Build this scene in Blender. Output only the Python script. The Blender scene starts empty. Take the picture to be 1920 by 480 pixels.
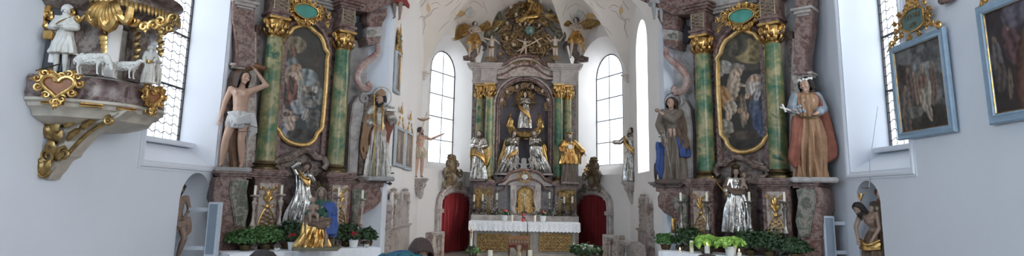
import bpy, bmesh, math, random
import numpy as np
from mathutils import Vector, Matrix, noise
C = bpy.context.scene
COL = C.collection
rnd = random.Random(7)
PI = math.pi
# ---------------------------------------------------------------- camera
F = 1150.0; PCX, PCY = 960.0, 180.0; EYE = 1.65
YAW = math.radians(1.25); PITCH = math.radians(9.46); ROLL = math.radians(1.0)
cam_d = bpy.data.cameras.new('camera'); cam = bpy.data.objects.new('camera', cam_d); COL.objects.link(cam)
cam_d.sensor_fit = 'HORIZONTAL'; cam_d.sensor_width = 36; cam_d.lens = 36 * F / 1920
cam_d.shift_x = 0; cam_d.shift_y = -(240 - PCY) / 1920; cam_d.clip_end = 200; cam_d.clip_start = .05
CM = Matrix.Rotation(YAW, 3, 'Z') @ Matrix.Rotation(PI / 2 + PITCH, 3, 'X') @ Matrix.Rotation(ROLL, 3, 'Z')
cam.matrix_world = Matrix.Translation((0, 0, EYE)) @ CM.to_4x4()
C.camera = cam
def ray(px, py): return CM @ Vector(((px - PCX) / F, -(py - PCY) / F, -1))
def at(px, py, Y):
    d = ray(px, py); t = Y / d.y; return Vector((d.x * t, Y, EYE + d.z * t))
def atx(px, py, X):
    d = ray(px, py); t = X / d.x; return Vector((X, d.y * t, EYE + d.z * t))
def atp(px, py, A, B):              # on the vertical plane through plan points A, B
    d = ray(px, py); ex, ey = B[0] - A[0], B[1] - A[1]
    t = (A[0] * ey - A[1] * ex) / (d.x * ey - d.y * ex)
    return Vector((d.x * t, d.y * t, EYE + d.z * t))
# ---------------------------------------------------------------- world, light, exposure
W = bpy.data.worlds.new('sky'); C.world = W; W.use_nodes = True
bg = W.node_tree.nodes['Background']; bg.inputs[0].default_value = (.86, .93, 1, 1); bg.inputs[1].default_value = 2.0
C.view_settings.view_transform = 'Standard'; C.view_settings.look = 'None'
C.view_settings.gamma = 1; C.view_settings.use_curve_mapping = False; C.view_settings.exposure = 0.25
def area(loc, target, sx, sy, power, col=(.88, .94, 1)):
    l = bpy.data.lights.new('window_and_fill_light', 'AREA'); l.shape = 'RECTANGLE'; l.size = sx; l.size_y = sy; l.energy = power; l.color = col
    o = bpy.data.objects.new('window_and_fill_light', l); COL.objects.link(o); o.location = loc
    o.rotation_euler = (Vector(target) - Vector(loc)).to_track_quat('-Z', 'Y').to_euler(); return o
for s, k, c in ((-1, .85, (.62, .81, 1)), (1, 1.35, (.94, .97, 1))):
    area((s * 6.45, 9.7, 4.6), (0, 9.7, 3.2), 1.5, 4.2, (48, 70)[s > 0], (.9, .95, 1))        # daylight at the nave windows in view
    area((s * 5.2, 3.2, 4.4), (0, 7.5, 2.4), 1.9, 4.2, 185 * k, c)         # fill pair added inside the nave, for unseen windows beside the camera
    area((s * 5.2, -2.5, 4.4), (0, 6.5, 2.4), 1.9, 4.2, 305 * k, c)  # second added fill pair, inside the nave behind the camera
    area((s * 3.95, 19.7, 5.9), (-s * .6, 15.5, 1.5), 1.4, 2.6, (15, 60)[s > 0], (.95, .97, 1))    # daylight at the apse windows
area((4.5, 15.2, 6.0), (-2.6, 16.6, 1.6), 1.6, 2.4, 3600, (1, .97, .94))
# ---------------------------------------------------------------- materials
M = {}
def newmat(name):
    m = bpy.data.materials.new(name); m.use_nodes = True; M[name] = m
    return m, m.node_tree, m.node_tree.nodes['Principled BSDF']
def ramp(nt, fac, stops):
    r = nt.nodes.new('ShaderNodeValToRGB'); nt.links.new(fac, r.inputs[0]); e = r.color_ramp.elements
    while len(e) < len(stops): e.new(.5)
    for i, (p, c) in enumerate(stops): e[i].position = p; e[i].color = (*c, 1)
    return r.outputs[0]
def coord(nt, sc=(1, 1, 1)):
    tc = nt.nodes.new('ShaderNodeTexCoord'); mp = nt.nodes.new('ShaderNodeMapping'); mp.inputs['Scale'].default_value = sc
    nt.links.new(tc.outputs['Object'], mp.inputs[0]); return mp.outputs[0]
def tex(nt, v, scale, detail=5, rough=.6, dist=0):
    n = nt.nodes.new('ShaderNodeTexNoise'); n.inputs['Scale'].default_value = scale; n.inputs['Detail'].default_value = detail
    n.inputs['Roughness'].default_value = rough; n.inputs['Distortion'].default_value = dist; nt.links.new(v, n.inputs[0]); return n.outputs[0]
def bump(nt, b, h, st, dist=.02):
    n = nt.nodes.new('ShaderNodeBump'); n.inputs['Strength'].default_value = st; n.inputs['Distance'].default_value = dist
    nt.links.new(h, n.inputs['Height']); nt.links.new(n.outputs[0], b.inputs['Normal'])
def plain(name, c, rough=.6, metal=0, var=.25, scale=9, bst=.15, spec=.5, trans=0):
    m, nt, b = newmat(name); v = coord(nt); f = tex(nt, v, scale, 6)
    lo = tuple(x * (1 - var) for x in c); hi = tuple(min(1, x * (1 + var)) for x in c)
    nt.links.new(ramp(nt, f, [(.3, lo), (.7, hi)]), b.inputs['Base Color'])
    b.inputs['Roughness'].default_value = rough; b.inputs['Metallic'].default_value = metal; b.inputs['Specular IOR Level'].default_value = spec
    if bst: bump(nt, b, tex(nt, v, scale * 4, 4), bst)
    return m
def marble(name, cols, scale=2.5, rough=.35, vein=None, vs=3, sc=(1, 1, 1), dist=.22):
    m, nt, b = newmat(name); v = coord(nt, sc)
    f = tex(nt, v, scale, 8, .65, dist); n = len(cols)
    c = ramp(nt, f, [(.28 + .44 * i / (n - 1), cols[i]) for i in range(n)])
    if vein:
        g = tex(nt, v, vs, 7, .65, .8)
        r = ramp(nt, g, [(.47, (0, 0, 0)), (.5, (.6, .6, .6)), (.53, (0, 0, 0))])
        mk = ramp(nt, tex(nt, v, scale * .5, 3, .5), [(.45, (0, 0, 0)), (.62, (1, 1, 1))]); ml = nt.nodes.new('ShaderNodeMath'); ml.operation = 'MULTIPLY'; nt.links.new(r, ml.inputs[0]); nt.links.new(mk, ml.inputs[1]); r = ml.outputs[0]
        mx = nt.nodes.new('ShaderNodeMix'); mx.data_type = 'RGBA'; nt.links.new(r, mx.inputs[0]); nt.links.new(c, mx.inputs[6]); mx.inputs[7].default_value = (*vein, 1)
        c = mx.outputs[2]
    nt.links.new(c, b.inputs['Base Color']); b.inputs['Roughness'].default_value = rough; b.inputs['Specular IOR Level'].default_value = .4
    return m
plain('plaster_white', (.68, .715, .775), .85, var=.02, scale=1.2, bst=.05)
plain('plaster_cream', (.72, .66, .6), .85, var=.02, scale=1.2, bst=.05)
plain('plaster_choir', (.8, .775, .755), .85, var=.02, scale=1.2, bst=.05)
plain('stucco_line', (.50, .42, .37), .8, var=.1)
plain('stucco_ochre', (.62, .42, .2), .8, var=.15)
plain('stucco_green', (.52, .56, .52), .8, var=.08)
plain('stone_floor', (.36, .33, .3), .5, var=.15, scale=3)
marble('marble_red', [(.025, .012, .01), (.11, .045, .036), (.24, .165, .14), (.07, .032, .026), (.2, .1, .08), (.3, .235, .2)], 6, vein=(.36, .29, .25), vs=4)
marble('marble_brown', [(.03, .02, .016), (.1, .06, .048), (.22, .175, .15), (.06, .038, .03), (.16, .11, .09), (.26, .22, .19)], 5, vein=(.3, .25, .21), vs=3.5)
marble('marble_purple', [(.03, .018, .018), (.1, .055, .055), (.21, .155, .14), (.055, .032, .03), (.15, .1, .09)], 5, vein=(.36, .3, .27), vs=4, rough=.25)
marble('marble_grey', [(.15, .125, .12), (.29, .26, .245), (.42, .385, .36), (.22, .19, .18)], 3, vein=(.13, .09, .08), vs=3, rough=.4)
marble('marble_mottled', [(.025, .035, .02), (.16, .12, .095), (.05, .08, .045), (.27, .23, .2), (.055, .085, .05), (.3, .25, .22)], 6, vein=(.34, .29, .26), vs=5)
marble('marble_pink', [(.14, .08, .065), (.3, .23, .2), (.46, .41, .36), (.2, .12, .1), (.38, .33, .29)], 6, vein=(.12, .06, .05), vs=5)
marble('marble_green', [(.005, .025, .014), (.015, .065, .035), (.04, .12, .06), (.15, .17, .075), (.33, .28, .14), (.03, .1, .05), (.012, .05, .028)], 2.0, vein=(.16, .19, .12), vs=4, rough=.34, sc=(1, 1, 1.1), dist=.3)
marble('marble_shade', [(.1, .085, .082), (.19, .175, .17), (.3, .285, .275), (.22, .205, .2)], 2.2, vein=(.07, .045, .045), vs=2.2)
marble('marble_white', [(.5, .45, .41), (.64, .6, .56), (.72, .69, .66)], 3)
plain('gold', (.52, .32, .115), .3, 1, .5, 12, .12)
plain('frame_gold', (.6, .43, .21), .34, .9, .3, 12, .1)
marble('marble_pale', [(.2, .185, .18), (.33, .315, .305), (.43, .415, .405), (.36, .345, .335)], 2.2, vein=(.12, .09, .085), vs=2.2)
plain('old_gold', (.33, .215, .085), .36, 1, .55, 16, .15)
plain('silver', (.47, .45, .42), .26, 1, .45, 14, .1)
plain('old_silver', (.3, .285, .265), .35, 1, .4, 10, .12)
plain('dark_metal', (.05, .05, .05), .45, .6, .2)
plain('bronze', (.13, .095, .05), .4, 1, .4, 14, .2)
plain('white_carving', (.55, .52, .47), .6, var=.15, scale=14)
plain('skin', (.42, .27, .2), .55, var=.12)
plain('skin_dark', (.24, .165, .125), .55, var=.2)
plain('skin_pale', (.5, .4, .32), .5, var=.12)
plain('hair_brown', (.034, .016, .011), .5, var=.7, scale=45, bst=.6)
plain('hair_dark', (.012, .007, .006), .5, var=.6, scale=45, bst=.6)
plain('hair_grey', (.13, .105, .09), .6, var=.5, scale=45, bst=.6)
plain('cloth_white', (.46, .46, .46), .8, var=.1)
plain('cloth_cream', (.42, .36, .27), .75, var=.15)
plain('cloth_red', (.2, .025, .02), .75, var=.25)
plain('cloth_rust', (.2, .065, .04), .75, var=.25)
plain('cloth_brown', (.11, .07, .048), .75, var=.25)
plain('cloth_tan', (.27, .155, .085), .7, var=.2)
plain('cloth_taupe', (.15, .12, .095), .75, var=.2)
plain('cloth_blue', (.028, .06, .2), .7, var=.25)
plain('cloth_green', (.02, .07, .045), .7, var=.3)
plain('cloth_greyblue', (.22, .26, .3), .7, var=.2)
plain('curtain_red', (.17, .003, .006), .8, var=.2, scale=3)
marble('jacket_blue', [(.004, .012, .035), (.015, .05, .16), (.015, .1, .1), (.006, .02, .06), (.03, .12, .2)], 9, rough=.8)
plain('jacket_dark', (.02, .02, .025), .8)
plain('frame_blue', (.24, .34, .44), .55, var=.1)
plain('frame_grey', (.42, .47, .52), .55, var=.1)
plain('speaker_grey', (.5, .55, .62), .6, var=.05)
plain('speaker_dark', (.2, .25, .31), .7, var=.05)
plain('wood', (.13, .06, .025), .45, var=.35, scale=6)
plain('wood_dark', (.05, .025, .013), .5, var=.35, scale=6)
plain('wax', (.75, .7, .58), .5, var=.05)
plain('wax_red', (.5, .01, .01), .4, var=.05)
plain('leaf', (.045, .12, .025), .5, var=.5, scale=10, bst=0)
plain('leaf_dark', (.018, .05, .014), .5, var=.5, scale=10, bst=0)
plain('leaf_pale', (.3, .52, .1), .6, var=.35, scale=10, bst=0)
plain('petal_red', (.42, .008, .02), .6, var=.3, bst=0)
plain('petal_pink', (.42, .06, .1), .6, var=.3, bst=0)
plain('petal_white', (.7, .7, .66), .6, var=.1, bst=0)
plain('porcelain', (.68, .7, .7), .25, var=.03, bst=0)
plain('lace', (.8, .82, .86), .85, var=.2, scale=28, bst=0)
plain('linen', (.78, .8, .84), .85, var=.04, scale=20, bst=0)
plain('turquoise', (.05, .24, .19), .35, var=.25, scale=5)
plain('plaque_green', (.1, .17, .16), .5, var=.2)
plain('plaque_red', (.25, .09, .03), .5, var=.3)
plain('globe_blue', (.12, .24, .24), .25, var=.3, scale=8)
plain('lead', (.03, .03, .035), .6, var=.1, bst=0)
marble('marble_stone', [(.25, .2, .18), (.38, .33, .3), (.5, .46, .43), (.33, .28, .25)], 4, vein=(.2, .13, .11), vs=4)
marble('marble_basket', [(.12, .075, .07), (.26, .23, .2), (.4, .37, .33), (.3, .27, .24)], 5, vein=(.08, .04, .045), vs=5)
plain('alb_silver', (.4, .37, .33), .4, .5, .3, 12)
plain('pale_gilt', (.3, .25, .17), .5, .5, .25)
plain('ivory', (.5, .45, .36), .5, var=.12)
marble('marble_rose', [(.16, .07, .06), (.3, .17, .15), (.4, .3, .27), (.22, .1, .09)], 6, vein=(.45, .4, .37), vs=5)
plain('stone_grey', (.3, .29, .28), .7, var=.2)
plain('altar_stone', (.24, .22, .19), .6, var=.2, scale=4)
plain('niche_purple', (.125, .105, .12), .6, var=.12, scale=3)
plain('gilt_brown', (.24, .155, .08), .45, .75, .5, 14, .2)
plain('bronze_green', (.13, .115, .07), .45, .3, .35, 10, .2)
plain('wood_pale', (.4, .3, .2), .6, var=.2)
plain('bronze_stone', (.15, .115, .07), .5, var=.35, scale=12)
plain('marble_cream', (.44, .39, .32), .5, var=.2, scale=6)
def emis(name, c, s):
    m, nt, b = newmat(name); b.inputs['Base Color'].default_value = (*c, 1); b.inputs['Emission Color'].default_value = (*c, 1); b.inputs['Emission Strength'].default_value = s
emis('flame', (1, .62, .2), 12)
m, nt, b = newmat('pane')                      # bright frosted leaded glass: light passes, edges soft
b.inputs['Base Color'].default_value = (.95, .97, 1, 1); b.inputs['Roughness'].default_value = .25; b.inputs['Transmission Weight'].default_value = 1; b.inputs['IOR'].default_value = 1.01
m, nt, b = newmat('clear_glass')
b.inputs['Base Color'].default_value = (.9, .95, .95, 1); b.inputs['Roughness'].default_value = .05; b.inputs['Transmission Weight'].default_value = .85; b.inputs['IOR'].default_value = 1.3
# vertex-coloured paint for pictures
m, nt, b = newmat('painted'); at_ = nt.nodes.new('ShaderNodeAttribute'); at_.attribute_name = 'paint'
nt.links.new(at_.outputs['Color'], b.inputs['Base Color']); b.inputs['Roughness'].default_value = .5; b.inputs['Specular IOR Level'].default_value = .25
# ---------------------------------------------------------------- mesh helpers
def V(*a): return Vector(a)
def link(name, bm, mat, parent=None, smooth=True, mw=None):
    bmesh.ops.recalc_face_normals(bm, faces=bm.faces)
    me = bpy.data.meshes.new(name); bm.to_mesh(me); bm.free()
    if smooth: me.shade_smooth() if smooth is True else [setattr(p, 'use_smooth', False) for p in me.polygons]
    me.materials.append(M[mat] if isinstance(mat, str) else mat)
    if smooth == 'auto' or smooth is True:
        me.shade_smooth()
        try: me.set_sharp_from_angle(angle=math.radians(38))
        except Exception: pass
    o = bpy.data.objects.new(name, me); COL.objects.link(o)
    if parent: o.parent = parent
    if mw is not None: o.matrix_world = mw
    return o
def tag(o, label=None, cat=None, group=None, kind=None):
    for k, v in (('label', label), ('category', cat), ('group', group), ('kind', kind)):
        if v: o[k] = v
    return o
def thing(name, label, cat, loc=(0, 0, 0), rz=0, group=None, scale=1):
    o = bpy.data.objects.new(name, None); COL.objects.link(o); o.empty_display_size = .1
    o.location = loc; o.rotation_euler = (0, 0, rz); o.scale = (scale,) * 3
    return tag(o, label, cat, group)
def struct(name, bm, mat, smooth=False):
    o = link(name, bm, mat, None, smooth); o['kind'] = 'structure'; return o
def dup(root, loc, rz=None, label=None, group=None):
    def cp(o, par):
        c = o.copy(); COL.objects.link(c); c.parent = par
        for ch in [x for x in C.objects if x.parent == o]: cp(ch, c)
        return c
    kids = {}
    c = cp(root, None); c.location = loc
    if rz is not None: c.rotation_euler = (0, 0, rz)
    if label: c['label'] = label
    if group: c['group'] = group
    return c
def box(bm, c, s, rot=None, bev=0):
    b = bmesh.new(); bmesh.ops.create_cube(b, size=1)
    bmesh.ops.scale(b, vec=s, verts=b.verts)
    if bev: bmesh.ops.bevel(b, geom=b.edges[:] , offset=bev, segments=2, affect='EDGES')
    mat = Matrix.Translation(c)
    if rot is not None: mat = mat @ (rot if isinstance(rot, Matrix) else Matrix.Rotation(rot, 4, 'Z'))
    b.transform(mat); merge(bm, b)
def merge(bm, b):
    me = bpy.data.meshes.new('t'); b.to_mesh(me); b.free(); bm.from_mesh(me); bpy.data.meshes.remove(me)
def face(bm, pts):
    vs = [bm.verts.new(p) for p in pts]
    return bm.faces.new(vs)
def prism(bm, pts, d0, d1, bev=0, ax='xz', fr=None):
    """outline pts (u, z) extruded between depths d0..d1; fr maps (u, d, z) to a point"""
    b = bmesh.new(); f = fr or (lambda u, d, z: V(u, d, z))
    vs = [b.verts.new(V(p[0], d0, p[1])) for p in pts]; fc = b.faces.new(vs)
    r = bmesh.ops.extrude_face_region(b, geom=[fc]); nv = [e for e in r['geom'] if isinstance(e, bmesh.types.BMVert)]
    bmesh.ops.translate(b, vec=(0, d1 - d0, 0), verts=nv)
    if bev:
        es = [e for e in b.edges if abs(e.verts[0].co.y - e.verts[1].co.y) < 1e-6]
        bmesh.ops.bevel(b, geom=es, offset=bev, segments=2, affect='EDGES')
    bmesh.ops.triangulate(b, faces=[q for q in b.faces if len(q.verts) > 4])
    for v in b.verts: v.co = f(v.co.x, v.co.y, v.co.z)
    merge(bm, b)
def smoothpts(pts, n=6, closed=False):
    """Catmull-Rom through points (any dimension)"""
    P = [np.array(p, float) for p in pts]; out = []; N = len(P)
    rng = range(N) if closed else range(N - 1)
    for i in rng:
        p1, p2 = P[i], P[(i + 1) % N]
        p0 = P[i - 1] if (closed or i > 0) else 2 * p1 - p2
        p3 = P[(i + 2) % N] if (closed or i + 2 < N) else 2 * p2 - p1
        for k in range(n):
            t = k / n
            out.append(.5 * ((2 * p1) + (-p0 + p2) * t + (2 * p0 - 5 * p1 + 4 * p2 - p3) * t * t + (-p0 + 3 * p1 - 3 * p2 + p3) * t ** 3))
    if not closed: out.append(P[-1])
    return out
def tube(bm, pts, r, seg=8, closed=False, flat=1, up=None, caps=True):
    """sweep a circle/ellipse along 3-D pts; r is a number or list"""
    P = [Vector(tuple(p)) for p in pts]; n = len(P)
    R = [r] * n if not hasattr(r, '__len__') else ([r[0] + (r[1] - r[0]) * i / (n - 1) for i in range(n)] if len(r) == 2 else list(np.interp(np.linspace(0, len(r) - 1, n), range(len(r)), r)))
    rings = []; pn = Vector(up) if up is not None else None
    for i in range(n):
        a = P[i - 1] if (i > 0 or closed) else P[i]; c = P[(i + 1) % n] if (i < n - 1 or closed) else P[i]
        t = (c - a).normalized() if (c - a).length > 1e-9 else V(0, 0, 1)
        if pn is None: pn = t.orthogonal()
        nn = (pn - t * pn.dot(t))
        nn = nn.normalized() if nn.length > 1e-6 else t.orthogonal().normalized()
        if up is None: pn = nn
        bb = t.cross(nn)
        rings.append([bm.verts.new(P[i] + (nn * math.cos(2 * PI * k / seg) * flat + bb * math.sin(2 * PI * k / seg)) * R[i]) for k in range(seg)])
    m = n if closed else n - 1
    for i in range(m):
        A, B = rings[i], rings[(i + 1) % n]
        for k in range(seg):
            bm.faces.new((A[k], A[(k + 1) % seg], B[(k + 1) % seg], B[k]))
    if not closed and caps: bm.faces.new(rings[0][::-1]); bm.faces.new(rings[-1])
def sweep(bm, path, prof, closed=True, nrm=(0, -1, 0)):
    """sweep a profile [(out, depth)] along a planar path; depth goes along nrm (toward viewer)"""
    P = [Vector(tuple(p)) for p in path]; N = Vector(nrm).normalized(); n = len(P); rings = []
    cen = sum(P, Vector()) / n
    area_ = sum((P[i].cross(P[(i + 1) % n])).dot(N) for i in range(n)) if closed else 1
    sg = 1 if area_ > 0 else -1
    for i in range(n):
        a = P[i - 1] if (i > 0 or closed) else P[i]; c = P[(i + 1) % n] if (i < n - 1 or closed) else P[i]
        t = (c - a).normalized(); o = t.cross(N) * sg
        rings.append([bm.verts.new(P[i] + o * q[0] + N * q[1]) for q in prof])
    m = n if closed else n - 1; k = len(prof)
    for i in range(m):
        A, B = rings[i], rings[(i + 1) % n]
        for j in range(k):
            bm.faces.new((A[j], A[(j + 1) % k], B[(j + 1) % k], B[j]))
    if not closed: bm.faces.new(rings[0]); bm.faces.new(rings[-1][::-1])
def lathe(bm, prof, c=(0, 0, 0), seg=24, sx=1, sy=1, fl=None, a0=0, a1=2 * PI):
    """prof [(r, z)]; fl(theta, z)->multiplier"""
    c = Vector(c); full = abs(a1 - a0 - 2 * PI) < 1e-6; ns = seg if full else seg + 1; rings = []
    for (r, z) in prof:
        rings.append([bm.verts.new(c + V(math.cos(a) * r * sx * (fl(a, z) if fl else 1), math.sin(a) * r * sy * (fl(a, z) if fl else 1), z)) for a in (a0 + (a1 - a0) * k / seg for k in range(ns))])
    for i in range(len(prof) - 1):
        A, B = rings[i], rings[i + 1]
        for k in range(seg if full else seg):
            j = (k + 1) % ns
            bm.faces.new((A[k], A[j], B[j], B[k]))
    bm.faces.new(rings[0][::-1]); bm.faces.new(rings[-1])
    if not full:
        for k0 in (0, -1):
            try: bm.faces.new([r[k0] for r in rings])
            except Exception: pass
def ball(bm, c, r, s=(1, 1, 1), seg=12, rot=None):
    b = bmesh.new(); bmesh.ops.create_uvsphere(b, u_segments=seg, v_segments=max(6, seg * 2 // 3), radius=r); bmesh.ops.scale(b, vec=s, verts=b.verts)
    b.transform(Matrix.Translation(c) @ (rot if rot is not None else Matrix())); merge(bm, b)
def capsule(bm, a, b, ra, rb, seg=10):
    a = Vector(a); b = Vector(b); d = b - a
    if d.length < 1e-6: ball(bm, a, ra); return
    t = d.normalized(); n = t.orthogonal().normalized(); m = t.cross(n); rings = []
    prof = [(a - t * ra * .95, ra * .3), (a - t * ra * .7, ra * .72), (a, ra), (b, rb), (b + t * rb * .7, rb * .72), (b + t * rb * .95, rb * .3)]
    for p, r in prof: rings.append([bm.verts.new(p + (n * math.cos(2 * PI * k / seg) + m * math.sin(2 * PI * k / seg)) * r) for k in range(seg)])
    for i in range(5):
        for k in range(seg): bm.faces.new((rings[i][k], rings[i][(k + 1) % seg], rings[i + 1][(k + 1) % seg], rings[i + 1][k]))
    bm.faces.new(rings[0][::-1]); bm.faces.new(rings[-1])
def scroll(bm, c, R, turns=1.6, a0=0, sg=1, r=.02, ex=V(1, 0, 0), ez=V(0, 0, 1), tail=None, flat=1, n=26):
    """spiral volute in the ex/ez plane; tail: extra points before the outer end"""
    c = Vector(c); pts = []
    for i in range(n + 1):
        t = i / n; a = a0 + sg * t * turns * 2 * PI; q = R * (1 - t) ** .8 + R * .08
        pts.append(c + ex * math.cos(a) * q + ez * math.sin(a) * q)
    if tail: pts = [Vector(p) for p in tail] + pts
    tube(bm, pts, [r, r * .9, r * .5], 7, flat=flat, up=ex.cross(ez) if flat != 1 else None)
def leaf(bm, a, b, w, bend=V(0, 0, 0), th=.006, n=7, lobes=0):
    """pointed leaf / acanthus from a to b, width w, bent by a vector"""
    a = Vector(a); b = Vector(b); d = (b - a); t = d.normalized(); bd = Vector(bend)
    side = t.cross(bd); side = side.normalized() if side.length > 1e-5 else t.orthogonal().normalized()
    nn = side.cross(t); L = []; Rr = []; Mi = []; Bk = []
    for i in range(n + 1):
        s = i / n; p = a + d * s + bd * (4 * s * (1 - s)) * .5 + bd * s * s * .4
        ww = w * math.sin(PI * min(1, .12 + s * .88)) ** .8 * (1 + (.28 * math.cos(lobes * 2 * PI * s) if lobes else 0)) + 1e-4
        L.append(bm.verts.new(p - side * ww * .5)); Rr.append(bm.verts.new(p + side * ww * .5)); Mi.append(bm.verts.new(p + nn * th * 1.6)); Bk.append(bm.verts.new(p - nn * th))
    for i in range(n):
        for A, B in ((L, Mi), (Mi, Rr), (Rr, Bk), (Bk, L)):
            bm.faces.new((A[i], A[i + 1], B[i + 1], B[i]))
def bmn(): return bmesh.new()
def remesh(bm, vox, smooth=1):
    me = bpy.data.meshes.new('r'); bmesh.ops.recalc_face_normals(bm, faces=bm.faces); bm.to_mesh(me); bm.free()
    o = bpy.data.objects.new('r', me); COL.objects.link(o)
    md = o.modifiers.new('r', 'REMESH'); md.mode = 'VOXEL'; md.voxel_size = vox
    if smooth: s = o.modifiers.new('s', 'SMOOTH'); s.factor = .5; s.iterations = smooth
    dg = bpy.context.evaluated_depsgraph_get(); m2 = bpy.data.meshes.new_from_object(o.evaluated_get(dg))
    bpy.data.objects.remove(o); bpy.data.meshes.remove(me)
    b = bmesh.new(); b.from_mesh(m2); bpy.data.meshes.remove(m2); return b

# ================================================================ THE SETTING
NW = 5.45                                   # nave half width
CE = [(-3, 13.3), (-3, 17.6), (-1.7, 20.1), (1.7, 20.1), (3, 17.6), (3, 13.3)]   # plan of the choir
def archpts(u0, u1, z0, z1, n=36, rise=None):
    """closed outline of an arched opening: u0..u1, sill z0, crown z1"""
    c = (u0 + u1) / 2; r = (u1 - u0) / 2; rise = rise or abs(r); zs = z1 - rise
    return [(u0, z0), (u1, z0)] + [(c + r * math.cos(PI * i / n), zs + rise * math.sin(PI * i / n)) for i in range(n + 1)]
def wall_with_holes(name, mat, length, z0, z1, holes, fr, depth, reveal_mat=None, top=None):
    """wall panel in (u,z); holes: list of (inner outline, glass outline, depth).  fr maps (u,d,z) -> world, d = outward"""
    bm = bmn(); outer = [(0, z0), (length, z0)] + (top or [(length, z1), (0, z1)])
    vo = [bm.verts.new(fr(u, 0, z)) for u, z in outer]
    edges = [bm.edges.new((vo[i], vo[(i + 1) % len(vo)])) for i in range(len(vo))]
    for inner, gl, dp in holes:
        vi = [bm.verts.new(fr(u, 0, z)) for u, z in inner]
        edges += [bm.edges.new((vi[i], vi[(i + 1) % len(vi)])) for i in range(len(vi))]
    bmesh.ops.triangle_fill(bm, use_beauty=True, use_dissolve=False, edges=edges)
    for inner, gl, dp in holes:               # reveals
        n = len(inner)
        for i in range(n):
            j = (i + 1) % n
            face(bm, [fr(inner[i][0], 0, inner[i][1]), fr(inner[j][0], 0, inner[j][1]), fr(gl[j][0], dp, gl[j][1]), fr(gl[i][0], dp, gl[i][1])])
    bmesh.ops.remove_doubles(bm, verts=bm.verts, dist=1e-4)
    return struct(name, bm, mat)
def window_fill(num, gl, dp, fr, cols, rowz, wavy=0, bar=.02, midbar=None):
    """lead bars and one thin pane set in the glass outline"""
    us = [p[0] for p in gl]; zs = [p[1] for p in gl]; u0, u1 = min(us), max(us); z0, z1 = min(zs), max(zs)
    def zmax(u):
        c = (u0 + u1) / 2; r = abs(u1 - u0) / 2; rise = r if wavy != 2 else r
        q = max(0, 1 - ((u - c) / r) ** 2); return z1 - rise + rise * math.sqrt(q)
    def urange(z):
        c = (u0 + u1) / 2; r = (u1 - u0) / 2
        if z <= z1 - r: return u0, u1
        q = math.sqrt(max(0, 1 - ((z - (z1 - r)) / r) ** 2)); return c - r * q, c + r * q
    root = tag(bpy.data.objects.new('window_%d' % num, None), kind='structure'); COL.objects.link(root)
    b = bmn(); face(b, [fr(u, dp + .03, z) for u, z in gl]); bmesh.ops.triangulate(b, faces=b.faces); link('window_pane', b, 'pane', root, False)
    b = bmn(); tube(b, [fr(u, dp, z) for u, z in gl], bar * 1.3, 4, closed=True)
    for k in range(1, cols):
        u = u0 + (u1 - u0) * k / cols; tube(b, [fr(u, dp, z0), fr(u, dp, zmax(u))], bar * (.22 if wavy else .8), 4)
    for z in rowz:
        a, c = urange(z); tube(b, [fr(a, dp, z), fr(c, dp, z)], bar, 4)
    link('window_frame', b, 'lead', root, False)
    b = bmn()
    if wavy:
        z = z0 + .12; i = 0
        while z < z1 - .2:
            a, c = urange(z); n = 32
            tube(b, [fr(a + (c - a) * k / n, dp, z + .022 * math.sin(k / n * cols * 2 * PI)) for k in range(n + 1)], .0075, 4); z += .155
    else:
        z = z0 + .06
        while z < z1 - .1:
            a, c = urange(z); tube(b, [fr(a, dp, z), fr(c, dp, z)], .0035, 3); z += .095
    link('leading', b, 'lead', root, False)
    return root
# floor, nave ceiling
b = bmn(); face(b, [(-NW - 1.2, -6, 0), (NW + 1.2, -6, 0), (NW + 1.2, 21, 0), (-NW - 1.2, 21, 0)]); struct('floor', b, 'stone_floor')
b = bmn(); face(b, [(-NW, -6, 8.4), (NW, -6, 8.4), (NW, 13, 8.4), (-NW, 13, 8.4)]); struct('ceiling', b, 'plaster_cream')
b = bmn(); face(b, [(-NW, -6, 0), (NW, -6, 0), (NW, -6, 8.4), (-NW, -6, 8.4)]); struct('wall_back', b, 'plaster_white')
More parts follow.
